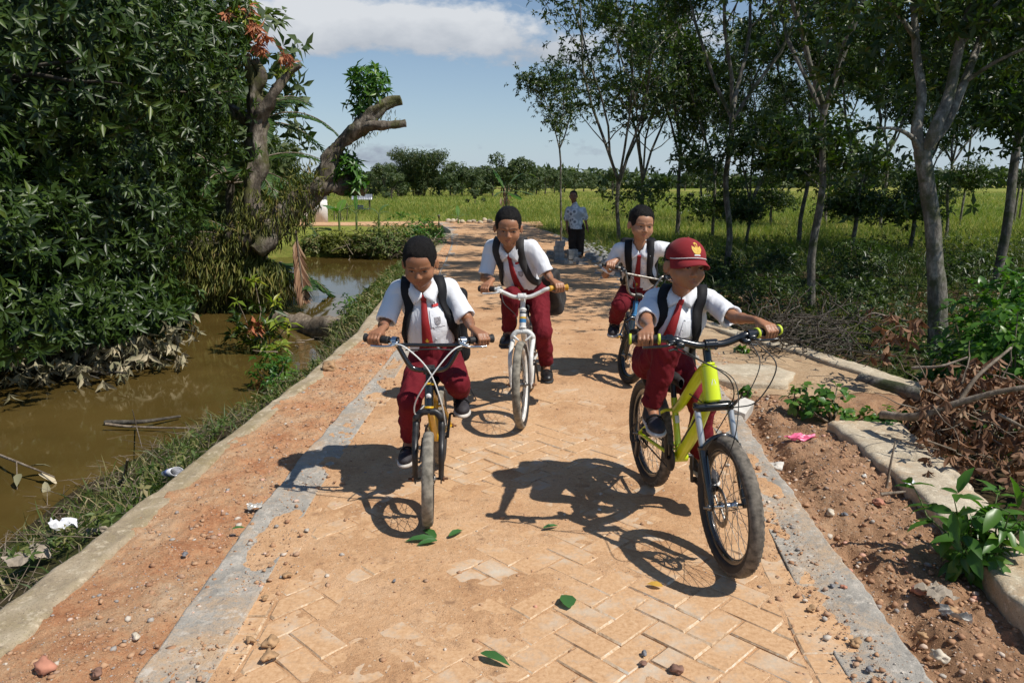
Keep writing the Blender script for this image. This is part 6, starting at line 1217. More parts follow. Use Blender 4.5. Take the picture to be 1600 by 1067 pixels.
lf = MB(); d_ = rdir(700); P = spline(path_px([(250, 420, y1+.4), (310, 388, y1), (370, 365, y1-.1), (430, 330, y1-.2), (470, 295, y1-.1), (505, 285, y1)]), 8); i_ = rng.integers(0, len(P), 700); leaves(lf, P[i_]-LOC+d_*.27, np.array([0, 0, 1])+rng.normal(size=(700, 3))*.5, rdir(700), .16, .02); lf.build('moss_tufts', L_moss, root)

# ---- palms behind
def frond(mb, mr, base, d, L, droop, n=34, lw=.022, ll=.34, side_droop=.5, hang=None):
    d = norm(d); P = [np.asarray(base, float)]; v = d.copy()
    for i in range(14): P.append(P[-1]+v*L/14); v = norm(v+np.array([0, 0, -droop/14]))
    P = np.array(P); tube(mr, P, np.linspace(.022, .005, 15), 5, caps=False); T = np.gradient(P, axis=0); T /= np.linalg.norm(T, axis=1, keepdims=True); t = np.linspace(.12, 1, n); i = (t*14).astype(int); c = np.array([np.interp(t*14, range(15), P[:, q]) for q in range(3)]).T
    for s in (-1, 1):
        sd = np.cross(T[i], [0, 0, 1.]); sd /= np.linalg.norm(sd, axis=1, keepdims=True)+1e-9; D = sd*s+T[i]*.75+np.array([0, 0, -side_droop])+rng.normal(size=(n, 3))*.08; leaves(mb, c, D, np.cross(T[i], sd)*1.0+rdir(n)*.2, ll*np.sin(np.pi*np.clip(t*.9+.08, 0, 1))**.6*(.85+.3*rng.random(n)), lw*2)
def palm(name, loc, h, nf, L, label, seed, tz_=None):
    root = empty(name, tuple(loc)); tag(root, label, 'palm'); tk = MB(); tube(tk, wob([0, 0, -.2], [.1, 0, h], 8, .03, seed), np.linspace(.13, .08, 8), 9, bumpy=.2); tk.build('trunk', M_barkd, root)
    lf, mr = MB(), MB()
    for k in range(nf): a = 6.28*k/nf+random.uniform(-.2, .2); frond(lf, mr, [.1, 0, h], [math.cos(a), math.sin(a), random.uniform(.15, 1.3)], L*random.uniform(.8, 1.1), random.uniform(1.2, 2.0))
    mr.build('frond_stems', M_twig, root); lf.build('crown', L_palm, root)
g_ = at(350, 260, 15.0); palm('palm_tree', (g_[0], 15.0, -.3), 1.7, 14, 2.3, 'dark green palm with arching fronds behind the pollarded tree', 3)
g_ = at(425, 215, 17.5); palm('palm_tree', (g_[0]-.4, 17.5, -.3), 3.0, 12, 2.0, 'taller palm whose fronds show against the sky behind the bare trunk', 5)
g_ = at(250, 380, 14.0); palm('palm_tree', (g_[0], 14.0, -.3), .6, 12, 2.1, 'low palm in the deep shade over the far end of the pond', 8)
g_ = at(440, 400, 12.2); palm('palm_sapling', (g_[0]-.3, 12.3, -.5), .35, 8, 1.25, 'young palm rising from the water beside a withered hanging frond', 9)
# withered frond hanging to the water
root = empty('withered_frond', tuple(at(462, 360, 11.4))); lf, mr = MB(), MB(); frond(lf, mr, [0, 0, .0], [.08, -.05, -1], 1.05, .1, 30, .018, .40, 1.6); mr.build('frond_stem', M_twig, root); lf.build('leaflets', L_dead, root); tag(root, 'withered tan palm frond hanging straight down into the pond', 'palm frond')

# ---- background mass of trees on the left, and single far trees
def far_tree_meshes(seed, H, Wd, n, leaf=.35, trunk=True, kind=0):
    g = np.random.default_rng(seed); rs = random.Random(seed); lf = MB(); br = MB(); C, A = [], []; nb = 9
    for k in range(nb):
        c = np.array([g.normal()*Wd*.28, g.normal()*Wd*.28, H*(.20+.66*rs.random())]); r = np.array([Wd*.30, Wd*.30, H*.18])*(.6+.6*rs.random()); m = n//nb; d = g.normal(size=(m, 3)); d /= np.linalg.norm(d, axis=1, keepdims=True); C.append(c+d*r*(1-.4*g.random((m, 1))**1.5)); A.append(d+[0, 0, .3]); tube(br, wob([0, 0, H*.25], c, 6, .05, k), np.linspace(.06, .02, 6)*H/6, 5, caps=False)
    tube(br, wob([0, 0, -.5], [0, 0, H*.6], 7, .03, seed), np.linspace(.035, .016, 7)*H, 7); rosettes(lf, np.concatenate(C), np.concatenate(A), 5, leaf, leaf*.42, 1, .3); return br.mesh('trunk', M_barkd), lf.mesh('crown', L_far)
FT = [far_tree_meshes(31+k, 7+k*.6, 5.5, 900, .42) for k in range(3)]; FT2 = [far_tree_meshes(51+k, 9, 6.5, 520, .75) for k in range(4)]
def bamboo_meshes(seed):
    g = np.random.default_rng(seed); lf = MB(); br = MB(); P_, D_ = [], []
    for k in range(70):
        a = g.random()*6.28; o = np.array([math.cos(a), math.sin(a), 0])*g.random()*1.4; v = norm(np.array([math.cos(a)*.18, math.sin(a)*.18, 1])); p = o.copy(); P = [p.copy()]
        for q in range(12): p = p+v*1.05*(.8+.3*g.random()); v = norm(v+np.array([math.cos(a), math.sin(a), -.4])*(.035+.012*q)*.7); P.append(p.copy())
        P = np.array(P); tube(br, P, np.linspace(.06, .015, 13), 4, caps=False); i = g.integers(3, 13, 110); P_.append(P[i]+g.normal(size=(110, 3))*.5); D_.append(g.normal(size=(110, 3))*.5+[0, 0, -.5])
    P_, D_ = np.concatenate(P_), np.concatenate(D_); leaves(lf, P_, D_, g.normal(size=P_.shape), .85, .20); return br.mesh('culms', M_barkd), lf.mesh('foliage', L_far)
BM = bamboo_meshes(5)
LB = ['tree of the dark left wood, %s' % q for q in ('at the far left edge of the photo', 'second from the left edge', 'filling the gap above the pond', 'behind the palms', 'just left of the bare pale trunk', 'right of the bare pale trunk against the sky', 'low behind the fern-covered limb', 'deep in the shade at the left')]
for k, (px, Y, sc, v) in enumerate([(-60, 17, 1.25, 0), (60, 20, 1.3, 1), (190, 18, 1.0, 2), (285, 20, .9, 0), (335, 24, .70, 1), (422, 26, .42, 2), (300, 15.5, .36, 1), (120, 14.5, .75, 2)]):
    g_ = at(px, 330, Y); make_tree('shade_tree', FT[v], (g_[0], Y, -.4), k*1.7, sc, LB[k], 'tree', 'trees of the dark wood on the left')
# far line of trees across the rice field
G3 = 'far trees along the edge of the rice field'; rs = random.Random(4)
line = [(585, 82, 5.4), (603, 80, 7.2), (622, 84, 6.5), (686, 88, 6.6), (704, 86, 7.6), (722, 90, 7.0), (738, 88, 6.6), (752, 92, 7.4), (770, 92, 6.8), (787, 95, 7.4), (806, 94, 10.4), (822, 98, 6.4), (838, 105, 7.0), (852, 110, 7.4), (866, 118, 6.8), (882, 125, 7.2), (898, 135, 6.6), (912, 140, 7.0), (924, 150, 6.8)]
for k, (px, Y, h) in enumerate(line):
    g_ = at(px, 300, Y); sc = h/9*.52
    make_tree('field_edge_tree', FT2[k % 4], (g_[0], Y, -.4), rs.uniform(0, 6), sc, '%s, %s' % (('dark rounded tree', 'pale feathery tree', 'broad olive tree', 'narrow green tree')[k % 4], ('%s from left above the field hut' % ('first', 'second', 'third')[k] if k < 3 else '%s of four right of the bamboo' % ('first', 'second', 'third', 'last')[k-3] if k < 7 else '%s from left above the middle boy' % ('first', 'second', 'third', 'fourth', 'fifth', 'sixth')[k-7] if k < 13 else '%s from left between banana plant and man' % ('first', 'second', 'third', 'fourth', 'fifth', 'sixth')[k-13])), 'tree', G3)
for px, sc_, la in ((655, .47, 'tall feathery bamboo clump rising above the far trees'), (628, .33, 'lower bamboo clump leaning against the left of the tall one')):
    g_ = at(px, 300, 86); root = empty('bamboo_clump', (g_[0], 86, -.4)); root.scale = (sc_,)*3; tag(root, la, 'bamboo', G3)
    for nm, me in (('culms', BM[0]), ('foliage', BM[1])): o = bpy.data.objects.new(nm, me); COL.objects.link(o); o.parent = root
for px, Y, h, la in ((957, 95, 3.6, 'round lone tree in the field above the rear boy'), (1004, 60, 2.0, 'small round shrub in the field behind the multi-stemmed tree'), (1070, 150, 3.8, 'far tree right of the forked trunk'), (1105, 110, 3.0, 'lone far tree right of the chest-high fork'), (612, 74, 2.6, 'small round bush in front of the far trees by the hut'), (742, 62, 1.3, 'tiny stump-like shrub in the open field left of the banana plant')):
    g_ = at(px, 300, Y); make_tree('field_tree', FT2[1], (g_[0], Y, -.4), px, h/9, la, 'tree', 'single trees standing in the rice field')
mbx = MB(); n = 5200; a = rng.random(n); xs_ = -120+(rng.random(n)**1.0)*420; Y_ = 190+60*noise3(xs_*.02, 0, 0, 3)+rng.random(n)*15; C = np.stack([xs_, Y_, rng.random(n)**.8*(4.0+1.8*noise3(xs_*.06, 1, 0, 4))-.3], -1); rosettes(mbx, C, rdir(n)+[0, 0, .5], 4, 2.2, 1.1, 1, .2); tag(mbx.build('distant_woodland', L_far), 'low band of distant woodland along the horizon', 'woodland', kind='stuff')

# ---- rice field
def blades(name, P, L, Wd, mat, lean=.35, kind='stuff', nodes=False):
    n = len(P); d = rng.normal(size=(n, 3))*lean; d[:, 2] = 1; d /= np.linalg.norm(d, axis=1, keepdims=True); sd = np.cross(d, rdir(n)); sd /= np.linalg.norm(sd, axis=1, keepdims=True); L = np.broadcast_to(L, (n,))[:, None]; Wd = np.broadcast_to(Wd, (n,))[:, None]; bend = rng.normal(size=(n, 3))*.22; bend[:, 2] = -abs(bend[:, 2])
    V = np.stack([P-sd*Wd/2, P+sd*Wd/2, P+d*L*.55+sd*Wd*.42, P+d*L*.55-sd*Wd*.42, P+d*L+bend*L], 1).reshape(-1, 3); b = (np.arange(n)*5)[:, None]; mb = MB(); r = rng.random(n); mb.v.append(V); mb.n = len(V)
    for F_ in ([0, 1, 2, 3], [3, 2, 4]): mb.f.append(b+np.array([F_])); mb.m.append(np.zeros(n, int)); mb.r.append(r)
    return tag(mb.build(name, mat), kind=kind)
def fieldpts(n, y0, y1, xw, pw=1.0):
    Y = y0*(y1/y0)**(rng.random(n)**pw); X = (-.42+rng.random(n)*1.25)*Y*xw; k = (X > wr_out(np.minimum(Y, 31))+.25) | (Y > 33.6); k &= ~((X < -2) & (Y < 33.6)); X, Y = X[k], Y[k]; return X, Y
X, Y = fieldpts(75000, 16.5, 45, 1.0); dr = np.clip((Y-16-1.5*noise3(X*.6, Y*.6, 0, 2))/4, .15, 1); P = np.stack([X, Y, terrain(X, Y)-.03], -1); keep = rng.random(len(X)) < dr; blades('rice_field', P[keep], (.34+.22*rng.random(len(X)))[keep]*(.6+.4*dr[keep]), .014, L_rice)
X, Y = fieldpts(95000, 40, 130, 1.0); P = np.stack([X, Y, terrain(X, Y)-.03], -1); blades('rice_field', P, .30+.14*rng.random(len(X)), .028, L_rice)

# ---- ground cover under the trees and weeds along the pond wall
n = 26000; X = 2.0+rng.random(n)**.8*15; Y = 6+rng.random(n)*16; k = (X > wr_out(Y)+.15)&(fbm(X*.7, Y*.7, 0, 8, 3) > -.35); X, Y = X[k], Y[k]; P = np.stack([X, Y, terrain(X, Y)-.01], -1)
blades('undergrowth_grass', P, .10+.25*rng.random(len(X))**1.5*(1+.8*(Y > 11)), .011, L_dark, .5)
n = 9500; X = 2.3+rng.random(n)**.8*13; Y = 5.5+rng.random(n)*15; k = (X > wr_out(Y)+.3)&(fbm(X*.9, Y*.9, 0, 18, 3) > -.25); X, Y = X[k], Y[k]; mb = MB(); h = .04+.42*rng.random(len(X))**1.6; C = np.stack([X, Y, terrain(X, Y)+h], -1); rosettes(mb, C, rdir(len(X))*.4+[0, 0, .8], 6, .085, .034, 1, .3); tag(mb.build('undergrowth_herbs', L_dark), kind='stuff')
n = 2600; X = 2.0+rng.random(n)*7; Y = 4.5+rng.random(n)*8; k = X > wr_out(Y)+.1; X, Y = X[k], Y[k]; mb = MB(); P = np.stack([X, Y, terrain(X, Y)+.01], -1); D = rdir(len(X)); D[:, 2] *= .2; leaves(mb, P, D, np.array([[0, 0, 1.]])+rdir(len(X))*.4, .10, .045); tag(mb.build('leaf_litter', L_dead), kind='stuff')
def bankx(n, y0, y1, wmax, pw=1.3):
    Y = y0+(y1-y0)*rng.random(n)**pw; d = rng.random(n)*wmax*np.interp(Y, [1.5, 5.2, 6.2, 8], [1, 1, .75, .7]); return wl_out(Y)-.02-d, Y
X, Y = bankx(6000, 1.4, 11, 1.0); dn_ = fbm(X*2.2, Y*2.2, 0, 44, 3) > .0; X, Y = X[dn_], Y[dn_]; z = terrain(X, Y); P = np.stack([X, Y, z], -1); P = P[z > -.54]; blades('bank_grass', P, .05+.16*rng.random(len(P))**1.7, .007, L_grass, .65)
X, Y = bankx(900, 1.5, 12, .5); k = fbm(X*2.5, Y*2.5, 0, 45, 3) > .22; X, Y = X[k], Y[k]; z = terrain(X, Y)+.02+.12*rng.random(len(X)); mb = MB(); rosettes(mb, np.stack([X, Y, z], -1), rdir(len(X))*.5+[0, 0, .7], 6, .055, .020, 1, .2); tag(mb.build('bank_weeds', L_grass), kind='stuff')
X, Y = bankx(1500, 1.5, 9, 1.3); z = terrain(X, Y)+.02; k = z > -.55; D = rdir(len(X)); D[:, 2] = abs(D[:, 2])*.3; mb = MB(); X, Y, z, D = X[k], Y[k], z[k], D[k]
for i in range(min(900, len(X))): tube(mb, [[X[i], Y[i], z[i]], np.array([X[i], Y[i], z[i]])+D[i]*random.uniform(.06, .28)+[0, 0, .02]], [.0028, .0014], 3, caps=False)
tag(mb.build('dry_stalks', M_twig), kind='stuff')
# denser green along the wall beyond the leaning boy (10-20 m) and road shoulder grass on the right
X, Y = bankx(5200, 8, 23, .75, 1.0); z = terrain(X, Y); P = np.stack([X, Y, z], -1); blades('bank_grass', P, .10+.22*rng.random(len(P)), .011, L_grass, .6)
X, Y = bankx(2600, 8.5, 23, .7, 1.0); mb = MB(); rosettes(mb, np.stack([X, Y, terrain(X, Y)+.05+.22*rng.random(len(X))], -1), rdir(len(X))*.5+[0, 0, .6], 6, .075, .022, 1, .2); tag(mb.build('bank_weeds', L_grass), kind='stuff')
n = 5000; Y = 12+rng.random(n)*16; X = wr_out(Y)+.02+rng.random(n)**1.5*.8; P = np.stack([X, Y, terrain(X, Y)+.05], -1); blades('shoulder_grass', P, .12+.2*rng.random(n), .011, L_grass, .5)

# ---- shrubs
def shrub(name, loc, rad, n, L, Wd, mat, label, cat='shrub', twigs=10, tm=T_SIMPLE, droop=.3, k=6, up=.5, group=None, stemmat=None, zmin=0.0):
    root = empty(name, tuple(loc)); tag(root, label, cat, group); rad = np.array(rad); st = MB(); lf = MB(); d = rdir(n); d[:, 2] = np.abs(d[:, 2]); C = d*rad*(.35+.65*rng.random((n, 1))**.6)*(1+.25*fbm(d[:, 0:1]*3, d[:, 1:2]*3, d[:, 2:3]*3+loc[0], 3, 2)); C[:, 2] += .02
    for i in range(twigs): tube(st, wob([0, 0, -.05], C[i % n]*.95, 6, .1, i), np.linspace(.011, .003, 6)*max(1, rad[2]), 5, caps=False)
    st.build('stems', stemmat or M_twig, root); rosettes(lf, C, d*.5+[0, 0, up], k, L, Wd, 1, droop, tmpl=tm); lf.build('leaves', mat, root); return root
w = lambda px, py, z: gp(px, py, z)
shrub('weed_clump', w(432, 600, -.45), (.22, .25, .34), 110, .07, .028, L_bright, 'bright green weed clump between pond and wall at mid left', k=7)
shrub('weed_clump', w(560, 490, -.35), (.3, .5, .28), 90, .07, .03, L_bright, 'green weeds spilling over the wall behind the leftmost boy', k=6)
r_ = shrub('mango_sapling', w(418, 548, -.5), (.34, .32, .78), 26, .17, .05, L_yel, 'small mango sapling with copper young leaves at the water edge', 'sapling', k=7, twigs=14)
lf = MB(); C = np.array([[-.10, -.15, .42], [-.02, -.18, .36], [-.16, -.12, .34], [.0, -.2, .28], [-.08, -.2, .30]]); rosettes(lf, C, rdir(5)*.2+[0, -.3, -.6], 7, .15, .045, .8, .9); lf.build('young_leaves', L_red, r_)
lf = MB(); C = rdir(24)*np.array([.3, .25, .25])+[-.15, 0, .35]; rosettes(lf, C, rdir(24)*.4+[0, 0, .5], 7, .17, .05); lf.build('old_leaves', L_mango, r_)
for k, (px, py, rd, la) in enumerate([(650, 395, (.9, .8, .95), 'dense green bush where the pond wall meets the far bank'), (600, 400, (.9, .7, .75), 'tangled bush on the far bank left of the dense green one'), (545, 398, (.8, .6, .5), 'brownish scrub in the middle of the far bank'), (500, 396, (.7, .6, .45), 'low scrub at the left end of the far bank')]):
    g_ = gp(px, py, -.45); shrub('bank_shrub', (g_[0], min(g_[1], 21.5), -.35), rd, 420, .13, .05, (L_dark, L_grass, L_moss, L_grass)[k] if k else L_bright, la, k=6, twigs=30, group='shrubs on the far bank of the pond')
mb = MB()
for i in range(150): c = np.array([-4.2+random.random()*2.3, 19.2+random.random()*1.2, -.45+random.random()*.5]); tube(mb, wob(c, c+rdir(1)[0]*np.array([.6, .4, .4]), 5, .12, i), np.linspace(.012, .004, 5), 4, caps=False)
tag(mb.build('dry_brushwood', M_twig), 'tangle of bare dry twigs on the far bank', kind='stuff')
# bright bushes at the right edge
for k, (px, py, Y, rd, n, la) in enumerate([(1590, 470, 5.6, (.62, .5, .60), 420, 'bright leafy bush at the right edge in front of the dark trunks'), (1600, 520, 5.0, (.5, .4, .5), 260, 'lower bright bush at the right edge above the brush pile'), (1530, 560, 6.0, (.45, .4, .42), 200, 'small bush beside the foot of the big forked tree')]):
    g_ = at(px, py, Y); shrub('leafy_bush', (g_[0], Y, -.33+.0), (rd[0], rd[1], g_[2]+.33+rd[2]*.6), n, .105, .050, L_bright, la, k=6, twigs=24, group='bushes at the right edge', tm=T_RICH)
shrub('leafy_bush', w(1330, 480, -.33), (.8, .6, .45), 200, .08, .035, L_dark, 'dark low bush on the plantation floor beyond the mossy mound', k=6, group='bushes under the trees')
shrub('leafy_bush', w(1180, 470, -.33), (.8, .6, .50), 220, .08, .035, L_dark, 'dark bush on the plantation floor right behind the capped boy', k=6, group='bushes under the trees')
# vines over the wall beside the yellow bicycle
for k, (px, py, z, rd, n, la) in enumerate([(1300, 650, 0, (.16, .18, .20), 46, 'trailing vine with heart-shaped leaves on the wall corner'), (1250, 640, 0, (.14, .12, .16), 26, 'small leafy weed at the edge of the concrete slab'), (1375, 668, -.05, (.20, .16, .12), 40, 'vine spreading toward the log on the right'), (1163, 622, 0, (.05, .05, .07), 10, 'tiny sprout by the slab edge'), (1160, 550, 0, (.06, .05, .04), 10, 'tiny sprout growing through the slab dirt')]):
    shrub('ground_vine', w(px, py, z), rd, n, .062, .042, L_bright, la, 'vine', k=4, twigs=8, group='weeds beside the concrete slab', tm=T_RICH)

for px, py, rd, n, la in ((1340, 425, (.8, .7, .75), 260, 'tall dark bush in the middle of the grove left of the big tree'), (1215, 418, (.6, .5, .5), 170, 'dark bush between the capped boy and the scarred trunk'), (1505, 440, (.7, .6, .6), 200, 'dark bush filling the gap right of the big forked tree'), (1120, 432, (.6, .5, .45), 160, 'low dark bush at the grove edge behind the capped boy')):
    g_ = gp(px, py, -.33); shrub('leafy_bush', g_, rd, n, .12, .048, L_rub, la, k=6, twigs=20, group='bushes under the trees')

n = 2600; X = 3.7+.75*rng.normal(size=n); Y = 8.8+.7*rng.normal(size=n); k = X > wr_out(Y)+.15; X, Y = X[k], Y[k]; blades('mossy_mound_cover', np.stack([X, Y, terrain(X, Y)-.005], -1), .05+.06*rng.random(len(X)), .012, L_moss, .6)
# ---------------------------------------------------------------- standing man by the field
def standing_man():
    i = 5; skin, lip = SKIN[5]; s = 1.20; Y = 16.8; ft = at(900, 402, Y); z0 = ft[2]; Z = np.array([0, 0, 1.]); org = np.array([ft[0], Y, z0]); X = np.array([1., 0, 0]); Fd = np.array([-.12, -1, 0]); Fd /= np.linalg.norm(Fd)
    P = lambda px, py, dy=0: at(px, py, Y+dy); hd = P(896, 307); HM = basis(norm(Fd+[0, 0, -.08]), Z); nk = P(898, 321); pel = P(901, 352); TM = np.stack([X, -Fd, Z], 1); sR, sL = P(888, 328), P(911, 328)
    eR, eL = P(885.5, 343, .02), P(914.5, 342, .03); wR, wL = P(886, 354, -.02), P(916.5, 352, .02); o = head_ops(hd, HM, 1.12)
    o += [('u', cone(nk, hd-Z*.04, .058, .054), .02), ('u', cone(pel, nk-Z*.12, .09, .09), .04)]
    for sh, e, w_, q in ((sR, eR, wR, -1), (sL, eL, wL, 1)): o += [('u', cone(sh, e, .042, .034), .02), ('u', cone(e, w_, .034, .024), .01)]+relaxed_hand(w_, norm(w_-e), 1.2, q)
    for q in (-1, 1): o += [('u', cone(pel+X*q*.09, ft+X*q*.09+Z*.42, .08, .055), .02), ('u', cone(ft+X*q*.09+Z*.42, ft+X*q*.085+Z*.06, .055, .036), .02), ('u', ell(ft+X*q*.09+Fd*.06+Z*.03, (.045, .11, .032), TM), .02)]
    root = sdf_obj('person', SDF(o), .009, [skin, lip], None, org); root.location = org; tag(root, 'man in a patterned pale T-shirt and dark trousers standing by the rice field', 'person')
    head_parts(root, org, hd, HM, 1.12, dict(bike=9, hairline=.066, hairth=.004, hairtop=.006))
    m, t, p, o_ = newmat('patterned_tshirt'); k = N(t, 'ShaderNodeTexVoronoi'); k.inputs['Scale'].default_value = 8; tcn = N(t, 'ShaderNodeTexCoord'); t.links.new(tcn.outputs['Object'], k.inputs['Vector'])
    t.links.new(ramp(t, mth(t, 'MULTIPLY', k.outputs['Distance'], 1.0), [(.20, (.20, .23, .27)), (.30, (.72, .76, .80)), (.45, (.76, .80, .84)), (.6, (.45, .50, .55))]), p.inputs['Base Color']); p.inputs['Roughness'].default_value = .9
    T = [('u', cone(pel-Z*.12, nk-Z*.15, .165, .140), 0), ('u', ell((sL+sR)/2-Z*.07, (.20, .12, .13), TM), .05), ('u', cone(nk+Z*.02, (sL+sR)/2, .062, .09), .04)]
    for sh, e in ((sR, eR), (sL, eL)): T.append(('u', cone(sh, sh+(e-sh)*.85, .062, .07), .03))
    T += [('i', half(pel-Z*.07, -Z), .004)]; sdf_obj('tshirt', SDF(T, lambda q: -.012*np.abs(fbm(q[:, 0]*8, q[:, 1]*8, q[:, 2]*5, 4, 3)), .015), .010, [m], root, org)
    M_dt = cloth('dark_brown_trousers', (0.045, 0.032, 0.026), (0.03, 0.022, 0.018), bump=.3); L_ = [('u', ell(pel-Z*.02, (.15, .125, .12), TM), 0)]
    for q in (-1, 1): L_ += [('u', cone(pel+X*q*.075-Z*.05, ft+X*q*.09+Z*.40, .105, .085), .03), ('u', cone(ft+X*q*.09+Z*.40, ft+X*q*.085+Z*.08, .085, .075), .02)]
    sdf_obj('trousers', SDF(L_, lambda q: -.012*np.abs(fbm(q[:, 0]*9, q[:, 1]*9, q[:, 2]*7, 4, 3)), .015), .010, [M_dt], root, org)
standing_man()

# ---------------------------------------------------------------- cement blocks beside the man
def block(c, rz, label, tilt=0, s=(.20, .20, .10), group='grey cement blocks beside the road'):
    mb = MB(); box(mb, [0, 0, s[2]/2], s, bev=.006); mb.v[-1] = mb.v[-1]+.003*np.stack([noise3(mb.v[-1][:, 0]*30+c[0]*9, mb.v[-1][:, 1]*30, 0, 1)]*3, -1); o = mb.build('cement_block', M_block, None, smooth=False); o.location = c; o.rotation_euler = (tilt, tilt*.6, rz); return tag(o, label, 'block', group)
rs = random.Random(9); c0_ = at(874, 408, 15.6)
for k, nm in enumerate(('bottom', 'second', 'third', 'top')): block((c0_[0]+rs.uniform(-.015, .015), 15.6, c0_[2]+.102*k), rs.uniform(-.15, .15), 'grey cement block, %s of the small stack by the thin tree' % nm if k in (0, 3) else 'grey cement block, %s from the bottom of the small stack' % nm)
for k, nm in enumerate(('bottom', 'top')): block((c0_[0]+.30, 16.0, c0_[2]+.102*k), .1, 'grey cement block, %s one of the pair between stack and standing man' % nm)
for k in range(11):
    px, py = 862+k*7+rs.uniform(-3, 3), 398+(k % 4)*6+rs.uniform(-2, 2); q = gp(px, py, -.2); block((q[0], q[1], -.215+rs.uniform(0, .03)), rs.uniform(0, 3), 'grey cement block lying loose among rubble at the feet of the man', rs.uniform(-.3, .3))
mb = MB()
for k in range(420):
    yy = rs.uniform(9.5, 22); blob(mb, (float(kr_in(yy))+rs.gauss(.18, .22), yy, float(road_z(yy))+.01), np.array([1, .9, .6])*rs.uniform(.015, .07)*(1 if yy > 12 else .5), mat=0, sub=1)
tag(mb.build('road_edge_rubble', M_block), kind='stuff')

# ---------------------------------------------------------------- buildings and small things far off
M_wht = simple('white_wall_paint', (0.74, 0.74, 0.72), .8, var=.08, scale=3); M_tin = simple('corrugated_zinc', (0.42, 0.44, 0.46), .45, .7, var=.15, scale=4)
M_void = simple('dark_gap_shade', (0.02, 0.018, 0.016), .8)  # near-black colour painted as the shade in the gap between the shed walls
g_ = at(487, 349, 31.8); root = empty('white_shed', (g_[0], 31.8, g_[2]), .25); tag(root, 'small white walled shed half hidden behind the pollarded tree limb', 'shed'); M_ = MB(); box(M_, (-.38, 0, .55), (.62, .06, 1.1)); box(M_, (.38, 0, .58), (.55, .06, 1.16)); box(M_, (0, 1.0, .55), (1.35, .06, 1.1)); box(M_, (-.66, .5, .55), (.06, .94, 1.1)); box(M_, (.64, .5, .55), (.06, .94, 1.1)); M_.build('wall', M_wht, root)
M_ = MB(); box(M_, (.01, .03, .5), (.155, .03, 1.0)); M_.build('gap_shade_panel', M_void, root); M_ = MB(); n = 40; V = []  # thin dark panel added to fill the wall gap, standing in for its shade
for i in range(n):
    x = -.8+1.6*i/(n-1)
    for y in (-.15, 1.15): V.append((x, y, 1.22+.02*math.sin(i*1.9)-.10*y))
    for y in (1.15, -.15): V.append((x, y, 1.20+.02*math.sin(i*1.9)-.10*y))
M_.add(np.array(V), np.array([[i*4+j, i*4+(j+1) % 4, (i+1)*4+(j+1) % 4, (i+1)*4+j] for i in range(n-1) for j in range(4)])); M_.build('roof', M_tin, root)
g_ = at(567, 331, 40.0); root = empty('field_hut', (g_[0], 40, g_[2]), .1); tag(root, 'open field hut with a slanted zinc roof on posts beyond the road', 'hut')
for x in (-.36, .36):
    for y in (-.3, .3): M_ = MB(); tube(M_, [[x, y, 0], [x, y, .60+.10*(y < 0)]], .025, 6); M_.build('post', M_barkd, root)
M_ = MB(); V = []
for i in range(n):
    x = -.52+1.04*i/(n-1)
    for (y, z) in ((-.45, .64), (.0, .90), (.42, .66), (.42, .64), (0, .88), (-.45, .62)): V.append((x, y, z+.012*math.sin(i*1.9)))
M_.add(np.array(V), np.array([[i*6+j, i*6+(j+1) % 6, (i+1)*6+(j+1) % 6, (i+1)*6+j] for i in range(n-1) for j in range(6)])); M_.build('roof', M_tin, root); M_ = MB(); box(M_, (-.05, 0, .14), (.7, .5, .05)); box(M_, (-.12, -.1, .25), (.32, .2, .18)); M_.build('platform', M_tin, root)
for k, (px, la) in enumerate(((556, 'left'), (546, 'far left'), (536, 'outermost'))):
    g_ = at(px-14, 340, 33.3); mb = MB(); tube(mb, wob([0, 0, -.1], [.02, 0, .75-.1*k], 5, .04, k), .022, 6); o = mb.build('fence_post', M_barkd); o.location = (g_[0], 33.3, -.35+.1); tag(o, 'weathered wooden post by the side road, %s of three left of the hut' % ('first', 'second', 'third')[k], 'post', 'wooden posts beside the white shed')
g_ = gp(686, 356, -.2); root = empty('solar_lamp', (g_[0], g_[1], -.2)); tag(root, 'small lamp on a short thin stake at the bend of the road', 'garden lamp'); M_ = MB(); tube(M_, [[0, 0, -.1], [0, 0, .34]], .018, 8); M_.build('stake', M_blkd, root); M_ = MB(); lathe(M_, [(0, 0), (0, .03), (.09, .05), (.10, .06), (.12, .03), (.125, 0)], (0, 0, .34), (0, 0, 1), 12); M_.build('lamp_head', M_steel, root)
for k in range(9):
    q = gp(700+k*8+rs.uniform(-3, 3), 348+rs.uniform(-2, 3), -.2); mb = MB(); blob(mb, (0, 0, .05), (.12, .10, .09), .3, sub=2); o = mb.build('stone', M_slab); o.location = (q[0], q[1], -.2); tag(o, 'pale broken stone, %s from the left in the row at the far bend' % ('first', 'second', 'third', 'fourth', 'fifth', 'sixth', 'seventh', 'eighth', 'ninth')[k], 'stone', 'stones at the far bend')

